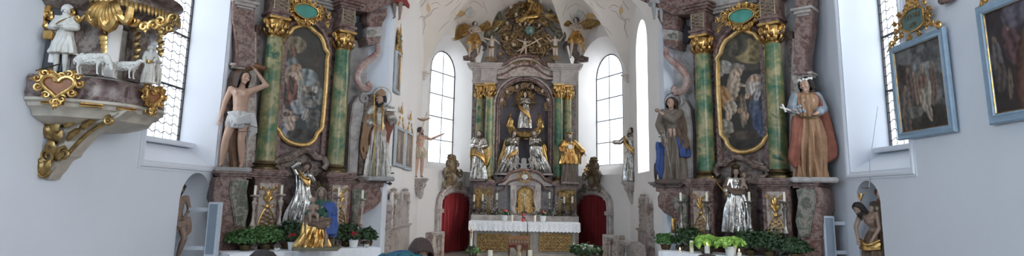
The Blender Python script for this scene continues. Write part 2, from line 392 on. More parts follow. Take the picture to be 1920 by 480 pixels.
# nave side walls: u = Y, outward = away from the axis
def nave_wall(side):
    fr = lambda u, d, z: V(side * (NW + d), u, z)
    if side < 0:
        w0, w1, sill, nc0, nc1, nz = 8.72, 10.75, atx(317, 304, -NW).z, 9.75, 10.72, atx(345, 322, -NW).z
        sl, g0, g1 = sill, 8.95, 10.62
    else:
        w0, w1, sill, nc0, nc1, nz = 8.80, 10.42, atx(1632, 320, NW).z, 9.62, 10.32, atx(1600, 340, NW).z
        g0, g1 = 9.0, 10.28
    hole = archpts(w0, w1, sill, 7.4); gl = archpts(g0, g1, sill + .42, 7.1)
    niche = archpts(nc0, nc1, .55, nz)
    nb = archpts(nc0 + .02, nc1 - .02, .55, nz - .02)
    wall_with_holes('wall_left' if side < 0 else 'wall_right', 'plaster_white', 19, 0, 8.4,
        [([(u + 6, z) for u, z in hole], [(u + 6, z) for u, z in gl], .62), ([(u + 6, z) for u, z in niche], [(u + 6, z) for u, z in nb], .5)],
        lambda u, d, z: fr(u - 6, d, z), .6)
    bq = bmn(); face(bq, [fr(u, .5, z) for u, z in nb]); bmesh.ops.triangulate(bq, faces=bq.faces); struct('wall_niche_%s' % ('left' if side < 0 else 'right'), bq, 'plaster_white')
    window_fill(1 if side < 0 else 2, gl, .62, fr, 7, [sill + .42 + k * .93 for k in range(1, 8)], wavy=1, bar=.022)
    # moulded surround of the opening and wall string below the sill
    bq = bmn(); o = [(w0, 7.4 - 1), (w0, sill), (w1, sill), (w1, 6.4)]
    pr = [(0, 0), (.03, 0), (.03, .02), (.055, .035), (.09, .035), (.1, .01), (.13, .01), (.13, 0)]
    rings = []
    for (u, z), (du, dz) in zip(o, [(-1, 0), (-1, -1), (1, -1), (1, 0)]):
        rings.append([bq.verts.new(fr(u + du * q[0], -q[1] - .001, z + dz * q[0])) for q in pr])
    for i in range(3):
        for j in range(len(pr) - 1): bq.faces.new((rings[i][j], rings[i][j + 1], rings[i + 1][j + 1], rings[i + 1][j]))
    struct('trim_%d' % (1 if side < 0 else 2), bq, 'plaster_white')
    bq = bmn(); box(bq, fr((g0 + g1) / 2, .5, sill + .36), (.3, g1 - g0 + .1, .08), bev=.01)
    struct('window_sill_%d' % (1 if side < 0 else 2), bq, 'plaster_white')
nave_wall(-1); nave_wall(1)
# east wall of the nave with the chancel arch
AW = 2.97; bm = bmn()
arch = [(AW, 0)] + [(AW * math.cos(PI * i / 24), 5.25 + 2.95 * math.sin(PI * i / 24)) for i in range(25)] + [(-AW, 0)]
outer = [(-NW, 0), (-NW, 8.4), (NW, 8.4), (NW, 0)]
for y in (13.0, 13.45):
    ed = []; vv = [bm.verts.new(V(u, y, z)) for u, z in outer + arch]
    for i in range(len(vv)): ed.append(bm.edges.new((vv[i], vv[(i + 1) % len(vv)])))
    bmesh.ops.triangle_fill(bm, use_beauty=True, edges=ed)
for i in range(len(arch) - 1):
    (a, c), (d, e) = arch[i], arch[i + 1]; face(bm, [(a, 13, c), (d, 13, e), (d, 13.45, e), (a, 13.45, c)])
struct('wall_chancel', bm, 'plaster_white')
# choir walls and vault
SPR = 5.25; APEX = V(0, 16.6, 8.35)
def facet(i, name, holes, zc, glassn=None, cols=2, rows=()):
    A = V(*CE[i], 0); B = V(*CE[i + 1], 0); L = (B - A).length; t = (B - A) / L; n = V(-t.y, t.x, 0)   # outward (CE runs clockwise seen from above)
    if n.dot(A - V(0, 16, 0)) < 0: n = -n
    fr = lambda u, d, z: A + t * u + n * d + V(0, 0, z)
    k = 16; top = [(L * (.5 + .5 * math.cos(PI * j / k)), SPR + (zc - SPR) * math.sin(PI * j / k)) for j in range(k + 1)]
    wall_with_holes(name, 'plaster_choir', L, 0, SPR, holes, fr, .6, top=top)
    if glassn:
        for (hi, gl, dp), num in zip(holes, glassn): window_fill(num, gl, dp, fr, cols, rows, bar=.018)
    # vault cell: from the lunette arc to the apex
    bm = bmn(); rows_ = []
    for j in range(k + 1):
        u = top[j][0]; z = top[j][1]; p = fr(u, 0, z); row = []
        for s in range(9):
            q = s / 8; e = p.lerp(APEX, q); e.z = p.z + (APEX.z - p.z) * math.sin(q * PI / 2) ** .85
            row.append(bm.verts.new(e))
        rows_.append(row)
    for j in range(k):
        for s in range(8): bm.faces.new((rows_[j][s], rows_[j + 1][s], rows_[j + 1][s + 1], rows_[j][s + 1]))
    bmesh.ops.remove_doubles(bm, verts=bm.verts, dist=1e-4)
    struct('ceiling_vault_%d' % (i + 1), bm, 'plaster_cream', smooth=True)
    return fr, L
def on_facet(i, px, py):
    A, B = CE[i], CE[i + 1]; p = atp(px, py, A, B); return (V(p.x - A[0], p.y - A[1])).length, p.z
# apse windows: the inner opening and the glass, read from the photograph on the facet plane
FR = {}
for i, name, pxs, nm in ((1, 'wall_apse_left', ((799, 889), 320, 66), 3), (3, 'wall_apse_right', ((1078, 1171), 328, 70), 4)):
    u0 = on_facet(i, pxs[0][0], 250)[0]; u1 = on_facet(i, pxs[0][1], 250)[0]
    zs = on_facet(i, sum(pxs[0]) / 2, pxs[1])[1]; zt = on_facet(i, sum(pxs[0]) / 2, pxs[2])[1]
    u0, u1 = max(u0, .12), min(u1, 2.7)
    inner = archpts(u0, u1, zs, zt, rise=min(1.2, (u1 - u0) / 2)); A = V(*CE[i], 0); B = V(*CE[i + 1], 0)
    t = (B - A).normalized(); n = V(-t.y, t.x, 0)
    if n.dot(A - V(0, 16, 0)) < 0: n = -n
    A2, B2 = A + n * .75, B + n * .75
    def ug(px, py): p = atp(px, py, A2[:2], B2[:2]); return (p - A2).dot(t), p.z
    gx = (803, 849) if i == 1 else (1119, 1169)
    g0, g1 = ug(gx[0], 250)[0], ug(gx[1], 250)[0]; gz0 = ug(sum(gx) / 2, 306 if i == 1 else 309)[1]; gz1 = ug(sum(gx) / 2, 95 if i == 1 else 102)[1]
    g0 = max(g0, u0 + .02) if i == 1 else g0; g1 = min(g1, u1 - .02) if i == 3 else g1
    gl = archpts(g0, g1, gz0, gz1)
    print('FACET', i, u0, u1, zs, zt, 'glass', g0, g1, gz0, gz1)
    FR[i] = facet(i, name, [(inner, gl, .75)], max(7.25, zt + .3), [nm], 2, [gz0 + (gz1 - gz0) * q for q in (.2, .4, .6, .8)])
FR[2] = facet(2, 'wall_apse_back', [], 7.6)
side_hole = lambda: (archpts(1.75, 3.3, 3.0, 6.75), archpts(1.9, 3.1, 3.35, 6.5), .6)
FR[4] = facet(4, 'wall_choir_right', [(archpts(1.25, 2.75, 2.35, 6.3), archpts(1.4, 2.6, 2.75, 6.1), .6)], 7.0, [5], 2, [3.6, 4.4, 5.2])
FR[0] = facet(0, 'wall_choir_left', [], 7.3)
# front cell of the vault (behind the chancel arch)
bm = bmn(); k = 20; rr = []
for j in range(k + 1):
    a = PI * j / k; p = V(3 * math.cos(a), 13.3, SPR + 3 * math.sin(a)); row = []
    for s in range(9):
        q = s / 8; e = p.lerp(APEX, q); e.z = p.z + (APEX.z - p.z) * math.sin(q * PI / 2) ** .85; row.append(bm.verts.new(e))
    rr.append(row)
for j in range(k):
    for s in range(8): bm.faces.new((rr[j][s], rr[j + 1][s], rr[j + 1][s + 1], rr[j][s + 1]))
bmesh.ops.remove_doubles(bm, verts=bm.verts, dist=1e-4); struct('ceiling_vault_6', bm, 'plaster_cream', smooth=True)
# corbels where the vault springs
for num, (x, y) in ((3, CE[1]), (4, CE[4])):
    bm = bmn(); s = 1 if x > 0 else -1
    for dz, w in ((0, .16), (-.07, .13), (-.14, .1), (-.19, .06)): box(bm, (x - s * w * .55, y - .05, SPR - .02 + dz), (w * 1.3, w * 1.3, .06), rot=.5 * s, bev=.012)
    struct('trim_%d' % num, bm, 'plaster_cream')

# ================================================================ FIGURES
DJ = dict(pel=(0, 0, .53), wai=(0, 0, .62), che=(0, 0, .735), nek=(0, .005, .845), hed=(0, -.012, .925),
          shL=(-.1, 0, .805), elL=(-.14, .01, .65), wrL=(-.11, -.09, .56), shR=(.1, 0, .805), elR=(.14, .01, .65), wrR=(.11, -.09, .56),
          hiL=(-.05, 0, .52), knL=(-.055, -.02, .28), anL=(-.06, .01, .045), hiR=(.05, 0, .52), knR=(.055, -.02, .28), anR=(.06, .01, .045))
def robe_bm(bm, H, rings, n=9, amp=.16, seed=0, a0=None, a1=None, tw=2.0, base=None, seg=72):
    """a falling garment: rings (z, cx, cy, rx, ry) top to bottom, folds deepen toward the hem"""
    rg = smoothpts([tuple(r) for r in rings], 5); z0 = max(r[0] for r in rings); z1 = min(r[0] for r in rings); r_ = random.Random(seed)
    p1, p2, p3 = (r_.random() * 6 for _ in range(3)); part = a0 is not None
    ns = seg; vs = []
    for (z, cx, cy, rx, ry) in rg:
        q = (z0 - z) / max(1e-6, z0 - z1); row = []
        for k in range(ns):
            a = (a0 + (a1 - a0) * k / (ns - 1)) if part else 2 * PI * k / ns
            f = abs(math.sin(n * .5 * a + p1 + tw * q + .5 * math.sin(4 * q + 2 * a))) + .55 * abs(math.sin(n * .85 * a + p2 - 1.3 * tw * q)) + .25 * math.sin(n * 1.9 * a + p3 + 3 * q)
            m = 1 + amp * 1.75 * (.35 + .65 * min(1, q * 1.4)) * (f - .9)
            row.append(bm.verts.new(V(cx + math.cos(a) * rx * m, cy + math.sin(a) * ry * m, z) * H))
        vs.append(row)
    for i in range(len(vs) - 1):
        for k in range(ns):
            j = (k + 1) % ns; bm.faces.new((vs[i][k], vs[i][j], vs[i + 1][j], vs[i + 1][k]))
    bm.faces.new(vs[0][::-1]); bm.faces.new(vs[-1])
def hand(bm, w, d, H, k=1, spread=.35, curl=.35, s=1):
    """palm, four fingers and a thumb from wrist w along d"""
    d = d.normalized(); side = d.cross(V(0, 0, 1)); side = side.normalized() if side.length > .1 else V(1, 0, 0); nn = side.cross(d)
    u = H * k; capsule(bm, w, w + d * .035 * u, .014 * u, .019 * u, 8); p = w + d * .045 * u
    for i, ln in enumerate((.032, .038, .035, .027)):
        o = side * (i - 1.5) * .0105 * u; dd = (d + side * (i - 1.5) * spread * .3).normalized(); m = p + o + dd * ln * .5 * u
        capsule(bm, p + o, m, .0062 * u, .0058 * u, 6); capsule(bm, m, m + (dd - nn * curl).normalized() * ln * .55 * u, .0058 * u, .0048 * u, 6)
    capsule(bm, w + d * .02 * u - side * s * .012 * u, w + d * .035 * u - side * s * .034 * u, .008 * u, .006 * u, 6)
def head_bm(bm, c, H, k, hm):
    u = H * k
    def T(x, y, z): return c + hm @ (V(x, y, z) * u)
    rot = hm.to_4x4()
    ball(bm, T(0, .004, .012), .054 * u, (.92, 1.06, 1.05), 14, rot); ball(bm, T(0, -.012, -.022), .04 * u, (.92, .95, 1.15), 12, rot)
    capsule(bm, T(0, -.052, .008), T(0, -.064, -.014), .0075 * u, .011 * u, 8)                 # nose
    capsule(bm, T(-.026, -.047, .014), T(.026, -.047, .014), .0085 * u, .0085 * u, 8)         # brow
    ball(bm, T(-.026, -.04, -.016), .015 * u, seg=8); ball(bm, T(.026, -.04, -.016), .015 * u, seg=8)
    capsule(bm, T(-.012, -.051, -.033), T(.012, -.051, -.033), .006 * u, .006 * u, 6)          # lips
    ball(bm, T(0, -.044, -.054), .014 * u, seg=8)                                              # chin
    for s in (-1, 1): ball(bm, T(s * .052, .006, 0), .013 * u, (.5, .8, 1.3), 8, rot)
def figure(name, label, loc, H, rz=0, J=None, cat='statue', skin='skin', hair=None, hairstyle='short', beard=None, garb=(), yaw=0, nod=0, tilt=0,
           hk=1, fat=1, legs=True, extra=None, group=None, handk=1, vox=.0058, curl=.35, lean=0):
    j = dict(DJ); j.update(J or {}); g = {k: V(*v) * H for k, v in j.items()}
    root = thing(name, label, cat, loc, rz, group)
    if lean: root.rotation_euler = (0, lean, rz)
    hm = (Matrix.Rotation(yaw, 3, 'Z') @ Matrix.Rotation(tilt, 3, 'Y') @ Matrix.Rotation(nod, 3, 'X'))
    bm = bmn(); f = fat * H
    capsule(bm, g['pel'], g['wai'], .078 * f, .07 * f, 14); capsule(bm, g['wai'], g['che'], .068 * f, .082 * f, 14); [capsule(bm, g['che'] + V(s * .035, -.045, .015) * H, g['che'] + V(s * .05, -.03, .04) * H, .036 * f, .03 * f, 8) for s in (-1, 1)]
    for s in 'LR':
        capsule(bm, g['che'] + V(0, 0, .01 * H), g['sh' + s], .06 * f, .036 * f, 10); capsule(bm, g['sh' + s], g['el' + s], .035 * f, .027 * f, 10)
        capsule(bm, g['el' + s], g['wr' + s], .026 * f, .0175 * f, 10); hand(bm, g['wr' + s], g['wr' + s] - g['el' + s], H, handk * (1 + (fat - 1) * .4), s=1 if s == 'L' else -1, curl=curl)
        capsule(bm, g['pel'], g['hi' + s], .07 * f, .062 * f, 12)
        if legs:
            capsule(bm, g['hi' + s], g['kn' + s], .056 * f, .036 * f, 12); k = g['kn' + s]; a = g['an' + s]; mid = k.lerp(a, .35) + V(0, .008 * H, 0)
            capsule(bm, k, mid, .036 * f, .037 * f, 10); capsule(bm, mid, a, .037 * f, .02 * f, 10)
            ft = j.get('ft' + s, (0, -.075, -.03)); capsule(bm, a + V(0, .01 * H, -.018 * H), a + V(*ft) * H, .021 * f, .014 * f, 8)
    capsule(bm, g['che'] + V(0, 0, .05 * H), g['nek'], .045 * f, .031 * f, 10); capsule(bm, g['nek'], g['hed'], .03 * f, .03 * f, 10)
    head_bm(bm, g['hed'], H, hk, hm)
    link('body', remesh(bm, H * vox, 1), skin, root)
    u = H * hk; T = lambda x, y, z: g['hed'] + hm @ (V(x, y, z) * u)
    if hair:
        b = bmn(); rr = random.Random(int(H * 999) + len(label))
        ball(b, T(0, .014, .022), .059 * u, (.98, 1.0, .98), 14, hm.to_4x4())
        n = {'short': 16, 'full': 44}.get(hairstyle, 26)
        for i in range(n):
            a = PI * (-.12 + 1.24 * i / (n - 1)); x, y = math.cos(a), math.sin(a)
            ln = {'short': .05, 'long': .13, 'curly': .075, 'full': .075}.get(hairstyle, .1) * rr.uniform(.8, 1.15)
            p = [T(x * .03, y * .03 + .01, .066), T(x * .058, y * .058 + .008, .03), T(x * .063, y * .064 + .01, -.02), T(x * (.06 + .01 * rr.random()), y * .06 + .02, .02 - ln)]
            w_ = rr.uniform(.7, 1.25) if hairstyle == 'full' else 1; tube(b, smoothpts(p, 4), [.009 * u * w_, .011 * u * w_, .011 * u * w_, .005 * u * w_], 6)
        link('hair', remesh(b, H * (.0038 if hairstyle == 'full' else vox), 0), hair, root)
    if beard:
        b = bmn(); n = 9
        for i in range(n):
            x = (i - (n - 1) / 2) / (n - 1) * 2; ln = .085 * (1 - .45 * abs(x)) * (1.3 if beard == 'long' else .8)
            tube(b, smoothpts([T(x * .044, -.026 + .018 * abs(x), -.036), T(x * .036, -.05 + .02 * abs(x), -.06), T(x * .018, -.056, -.045 - ln)], 4), [.011 * u, .013 * u, .004 * u], 6)
        link('beard', remesh(b, H * vox, 0), hair or 'hair_brown', root)
    for gi, q in enumerate(garb):
        b = bmn(); kind = q.get('kind', 'robe')
        if kind == 'robe':
            if q.get('a0') is None and q['rings'][0][0] > .78 and q.get('yoke', 1):
                for s in 'LR': capsule(b, g['nek'] + V(0, 0, -.045) * H, g['sh' + s], .052 * H, .047 * H, 12)
                capsule(b, g['che'] + V(0, 0, .01 * H), g['wai'], .088 * H, .075 * H, 14)
            robe_bm(b, H, q['rings'], q.get('n', 9), q.get('amp', .16), q.get('seed', gi + 1), q.get('a0'), q.get('a1'), q.get('tw', 2))
            for (s, r0, r1, fr_) in q.get('sleeves', ()):
                A, E, Wr = g['sh' + s], g['el' + s], g['wr' + s]; we = E.lerp(Wr, fr_)
                capsule(b, A, E, r0 * H, (r0 + r1) / 2 * H, 12); capsule(b, E, we, (r0 + r1) / 2 * H, r1 * H, 12)
                if r1 > .045: capsule(b, we, we + V(0, .01, -.09) * H, r1 * .8 * H, .012 * H, 8)
            for s in q.get('thigh', ()):
                capsule(b, g['hi' + s], g['kn' + s], .085 * H, .062 * H, 12); capsule(b, g['kn' + s], g['an' + s], .06 * H, .07 * H, 12)
        elif kind == 'drape':                          # bundle of folds along a path
            P = smoothpts(q['path'], 6); w = q.get('w', .06) * H; ns = q.get('strands', 5); R0 = q.get('r', .018) * H; rr = random.Random(q.get('seed', 3))
            wd = V(*q.get('wdir', (0, 0, 1)))
            for si in range(ns):
                o = (si / (ns - 1) - .5) if ns > 1 else 0; ph = rr.random() * 6
                pts = [Vector(tuple(p)) * H + wd * (o * w * (1 + .35 * math.sin(t * .5 + ph))) + V(0, -abs(math.sin(ph)) * .012 * H, 0) for t, p in enumerate(P)]
                tube(b, pts, [R0 * .8, R0 * rr.uniform(.9, 1.25), R0 * rr.uniform(.8, 1.2), R0 * .7], 7)
        elif kind == 'hood':
            ball(b, T(0, .034, .024), .068 * u, (.98, .95, 1.08), 14, hm.to_4x4())
            capsule(b, T(0, .048, .0), g['nek'] + V(0, .04, -.03) * H, .05 * u, .06 * H, 12)
            for s in (-1, 1): tube(b, smoothpts([T(s * .03, -.03, .07), T(s * .062, -.018, .02), T(s * .062, 0, -.04), g['nek'] + V(s * .07, -.02, -.04) * H], 4), .018 * u, 8)
        bb = remesh(b, H * q.get('vox', vox), q.get('smooth', 1))
        o = link(q.get('name', 'robe'), bb, q['mat'], root)
    if extra: extra(root, g, H, T, hm)
    return root
def part(root, name, mat, fn, lab=None, smooth=True):
    b = bmn(); fn(b); o = link(name, b, mat, root, smooth)
    if lab: o['label'] = lab
    return o
def halo(root, T, u, mat='gold', r=.1):
    part(root, 'halo', mat, lambda b: tube(b, [T(r * math.cos(2 * PI * i / 32), .03, .03 + r * math.sin(2 * PI * i / 32)) for i in range(32)], .0042 * u, 6, closed=True))
def crown(root, T, u, mat='gold', z=.06):
    def f(b):
        lathe_pts = [T(.05 * math.cos(2 * PI * i / 20), .008 + .05 * math.sin(2 * PI * i / 20), z) for i in range(20)]; tube(b, lathe_pts, .01 * u, 6, closed=True)
        for i in range(8):
            a = 2 * PI * i / 8; tube(b, smoothpts([T(.05 * math.cos(a), .008 + .05 * math.sin(a), z), T(.066 * math.cos(a), .008 + .066 * math.sin(a), z + .035), T(.02 * math.cos(a), .008 + .02 * math.sin(a), z + .06), T(0, .008, z + .062)], 4), [.009 * u, .005 * u], 5)
        ball(b, T(0, .008, z + .075), .012 * u, seg=8)
    part(root, 'crown', mat, f)
def wing(root, p0, tips, mat='old_gold', name='wing', w=.05):
    """feathered wing: p0 root point, tips = polyline the feather tips follow"""
    def f(b):
        T_ = smoothpts(tips, 4); p = Vector(p0); m = len(T_)
        for i, t in enumerate(T_):
            t = Vector(tuple(t)); leaf(b, p.lerp(t, .12), t, w * (.8 + .4 * i / m), bend=V(0, -.03, .01), th=.006)
            if i % 2 == 0: leaf(b, p, p.lerp(t, .6) + V(0, -.02, 0), w * 1.2, bend=V(0, -.03, .01), th=.009)
        tube(b, [p, p.lerp(Vector(tuple(T_[-1])), .3), p.lerp(Vector(tuple(T_[-1])), .75)], [w * .4, w * .35, w * .1], 7)
    return part(root, name, mat, f)
ROBE = [(.83, 0, 0, .06, .05), (.8, 0, 0, .11, .06), (.72, 0, 0, .095, .07), (.62, 0, 0, .08, .065), (.5, 0, 0, .105, .085), (.3, 0, 0, .125, .1), (.12, 0, 0, .14, .115), (.0, 0, .0, .15, .12)]
def rb(sx=1, dx=0, hem=.0, top=.83, cy=0):
    z0 = [r for r in ROBE if r[0] <= top + .001]
    out = []
    for (z, a, c, rx, ry) in z0:
        zz = hem + (z / .83) * (.83 - hem); out.append((zz, a + dx * (1 - zz) , c + cy, rx * sx, ry * sx))
    return out

# ================================================================ SIDE ALTARS
class Frame:
    """a local plane: u along it, n toward the viewer, z up"""
    def __init__(s, O, t): s.O = V(O[0], O[1], 0); s.t = V(t[0], t[1], 0).normalized(); n = V(-s.t.y, s.t.x, 0); s.n = n if n.y < 0 else -n
    def __call__(s, u, n, z): return s.O + s.t * u + s.n * n + V(0, 0, z)
    def px(s, x, y, n=0):
        A = s.O + s.n * n; p = atp(x, y, A[:2], (A + s.t)[:2]); return (p - A).dot(s.t), p.z
    def pts(s, L, n=0): return [s.px(x, y, n) for x, y in L]
FL = Frame((-4.285, 11.78), (.725, .689)); FRT = Frame((4.115, 11.78), (-.75, .66))
def wl(root, name, bm, mat, lab=None, smooth=True):
    bmesh.ops.transform(bm, matrix=Matrix.Translation(-root.location), verts=bm.verts); o = link(name, bm, mat, root, smooth)
    if lab: o['label'] = lab
    return o
def fprism(bm, fr, pts, n0, n1, bev=0):        # outline (u, z) on the plane, from depth n0 to n1
    prism(bm, pts, n0, n1, bev, fr=lambda u, d, z: fr(u, d, z))
def fbox(bm, fr, u0, u1, n0, n1, z0, z1, bev=.008): fprism(bm, fr, [(u0, z0), (u1, z0), (u1, z1), (u0, z1)], n0, n1, bev)
def moulded(bm, fr, u0, u1, n0, n1, z0, prof):
    """stacked cornice: prof [(height, overhang)]"""
    z = z0
    for h, o in prof: fbox(bm, fr, u0 - o, u1 + o, n0, n1 + o, z, z + h, min(.01, h * .3)); z += h
    return z
def capital(root, fr, u, n, z0, z1, r, mat='gold'):
    b = bmn(); c = fr(u, n, 0); h = z1 - z0
    lathe(b, [(r * .95, z0), (r * 1.05, z0 + .03), (r * .92, z0 + .05), (r * .95, z0 + h * .6), (r * 1.15, z0 + h * .84), (r * 1.2, z0 + h * .86)], c, 20)
    for row, (k, zz, hh) in enumerate(((11, .05, .36), (11, .26, .38))):
        for i in range(k):
            a = 2 * PI * (i + .5 * row) / k; d = V(math.cos(a), math.sin(a), 0)
            leaf(b, c + d * r * .95 + V(0, 0, z0 + h * zz), c + d * r * 1.3 + V(0, 0, z0 + h * (zz + hh)), r * .5, bend=d * .06 * h / .3, th=.008, lobes=3)
    for i in range(4):
        a = PI / 4 + i * PI / 2; d = V(math.cos(a), math.sin(a), 0)
        scroll(b, c + d * r * 1.25 + V(0, 0, z0 + h * .76), h * .14, 1.5, PI / 2, -1, .016, ex=d, tail=[c + d * r * .9 + V(0, 0, z0 + h * .45)])
    q = r * 1.35; m = (fr(1, 0, 0) - fr(0, 0, 0)); rot = math.atan2(m.y, m.x)
    box(b, c + V(0, 0, z0 + h * .94), (q * 2, q * 2, h * .12), rot=rot, bev=.012)
    return wl(root, 'capital', b, mat)
def column(root, fr, u, n, z0, zc, z1, r):
    c = fr(u, n, 0); b = bmn(); k = 10
    lathe(b, [(r * (1 - .14 * (i / k) ** 1.6), z0 + (zc - z0) * i / k) for i in range(k + 1)], c, 28); wl(root, 'column', b, 'marble_green')
    b = bmn(); lathe(b, [(r * 1.45, z0 - .13), (r * 1.45, z0 - .09), (r * 1.2, z0 - .075), (r * 1.12, z0 - .05), (r * 1.28, z0 - .03), (r * 1.3, z0 - .01), (r * 1.08, z0), (r * 1.02, z0 + .03)], c, 28)
    wl(root, 'column_base', b, 'bronze')
    capital(root, fr, u, n, zc, z1, r * .9)
def lattice_ornament(root, fr, u, n, z0, z1, w, mat='gold'):
    """gilded foliage crest over a lattice drop"""
    b = bmn(); h = z1 - z0; P = lambda x, z: fr(u + x * w, n + .02, z0 + z * h)
    ex = (fr(1, 0, 0) - fr(0, 0, 0))
    for s in (-1, 1):
        tube(b, smoothpts([P(0, .02), P(s * .3, .08), P(s * .45, .22), P(s * .28, .42), P(s * .12, .52), P(s * .3, .58)], 6), .011, 6)
        scroll(b, P(s * .36, .92), w * .12, 1.4, 0, s, .009, ex=ex, tail=[P(s * .05, .8)])
        scroll(b, P(s * .3, .1), w * .1, 1.4, 0, s, .009, ex=ex)
        leaf(b, P(0, .62), P(s * .3, .8), w * .16, bend=fr.n * .03, lobes=2); leaf(b, P(0, .64), P(s * .16, .9), w * .14, bend=fr.n * .03)
    leaf(b, P(0, .62), P(0, .95), w * .18, bend=fr.n * .03, lobes=2); leaf(b, P(0, .62), P(0, .5), w * .2, bend=fr.n * .03)
    for i in range(5):
        for s in (-1, 1):
            w2 = .36 - .05 * abs(i - 1.5); tube(b, [P(-s * w2, .06 + .08 * i), P(s * w2, .16 + .08 * i)], .009, 5)
    return wl(root, 'lattice_ornament', b, mat)
def rocaille(b, fr, path, n, w, r=.012, seed=1, dens=1, sgn=1):
    """C-scrolls and shell leaves along a closed or open path of (u,z)"""
    rr = random.Random(seed); P = [fr(p[0], n, p[1]) for p in path]; m = len(P); cen = sum(P, Vector()) / m; ex = fr.t if hasattr(fr, 't') else V(1, 0, 0); ez = V(0, 0, 1); nn = fr.n if hasattr(fr, 'n') else V(0, -1, 0)
    for i in range(0, m - 1):
        a, c = P[i], P[i + 1]; mid = (a + c) / 2; o = (mid - cen); o = o.normalized() if o.length > 1e-5 else ez; o *= sgn
        scroll(b, mid + o * w * .25 + nn * .02, w * rr.uniform(.4, .6), 1.3, rr.uniform(0, 6), rr.choice((-1, 1)), r, ex=ex, ez=ez, n=16)
        leaf(b, mid, mid + o * w * rr.uniform(.9, 1.3) + (c - a) * rr.uniform(-.6, .6), w * .55, bend=nn * .3 * w, lobes=2, th=.008, n=6)
def painting_mesh(name, outline, fr, n, col_fn, mat='painted', step=.025, nmin=30):
    """grid over the outline (u,z) with per-vertex paint colour"""
    us = [p[0] for p in outline]; zs = [p[1] for p in outline]; u0, u1, z0, z1 = min(us), max(us), min(zs), max(zs); N = len(outline)
    def inside(u, z):
        c = False; j = N - 1
        for i in range(N):
            (ui, zi), (uj, zj) = outline[i], outline[j]
            if (zi > z) != (zj > z) and u < (uj - ui) * (z - zi) / (zj - zi) + ui: c = not c
            j = i
        return c
    nx = max(nmin, int((u1 - u0) / step)); nz = max(nmin, int((z1 - z0) / step)); bm = bmn(); lay = bm.verts.layers.float_color.new('paint'); g = {}
    for i in range(nx + 1):
        for k in range(nz + 1):
            u = u0 + (u1 - u0) * i / nx; z = z0 + (z1 - z0) * k / nz; v = bm.verts.new(fr(u, n, z)); c = col_fn(u, z); v[lay] = (c[0], c[1], c[2], 1); g[i, k] = v
    for i in range(nx):
        for k in range(nz):
            u = u0 + (u1 - u0) * (i + .5) / nx; z = z0 + (z1 - z0) * (k + .5) / nz
            if inside(u, z): bm.faces.new((g[i, k], g[i + 1, k], g[i + 1, k + 1], g[i, k + 1]))
    bmesh.ops.delete(bm, geom=[v for v in bm.verts if not v.link_faces], context='VERTS')
    r = bmesh.ops.extrude_face_region(bm, geom=bm.faces[:]); nv = [e for e in r['geom'] if isinstance(e, bmesh.types.BMVert)]
    d = fr(0, n - .02, 0) - fr(0, n, 0); bmesh.ops.translate(bm, vec=d, verts=nv)
    return bm
def blobs(bg_, L, scale=8, seed=0, px=None):
    """painter: background gradient (bottom, top) then soft ellipses (u, z, ru, rz, angle, colour)"""
    def f(u, z):
        c = np.array(bg_(u, z), float)
        nz = noise.noise(V(u * scale, z * scale, seed)); n2 = noise.noise(V(u * scale * 3, z * scale * 3, seed + 5))
        for (cu, cz, ru, rz, an, col) in L:
            du, dz = u - cu + n2 * ru * .12, z - cz + nz * rz * .1; ca, sa = math.cos(an), math.sin(an); a = (du * ca + dz * sa) / ru; q = (-du * sa + dz * ca) / rz; d = a * a + q * q
            if d < 1.5:
                w = min(1, max(0, (1.2 - d) / .28)); c = c * (1 - w) + np.array(col) * (1 + .4 * n2 + .4 * math.sin(a * 6 + nz * 3)) * w
        return np.clip(c * (1 + .22 * nz + .16 * n2), 0.002, 1)
    return f
FRAME_PX = [(566, 272), (546, 268), (530, 257), (523, 245), (517, 238), (515, 222), (517, 192), (519, 160), (523, 130), (526, 100), (528, 88), (526, 80), (533, 69), (544, 61), (549, 54), (560, 50), (571, 48), (581, 52), (590, 60), (600, 68), (606, 80), (609, 92), (615, 101), (613, 110), (612, 130), (610, 165), (607, 200), (604, 232), (602, 242), (594, 250), (590, 260), (580, 269)]
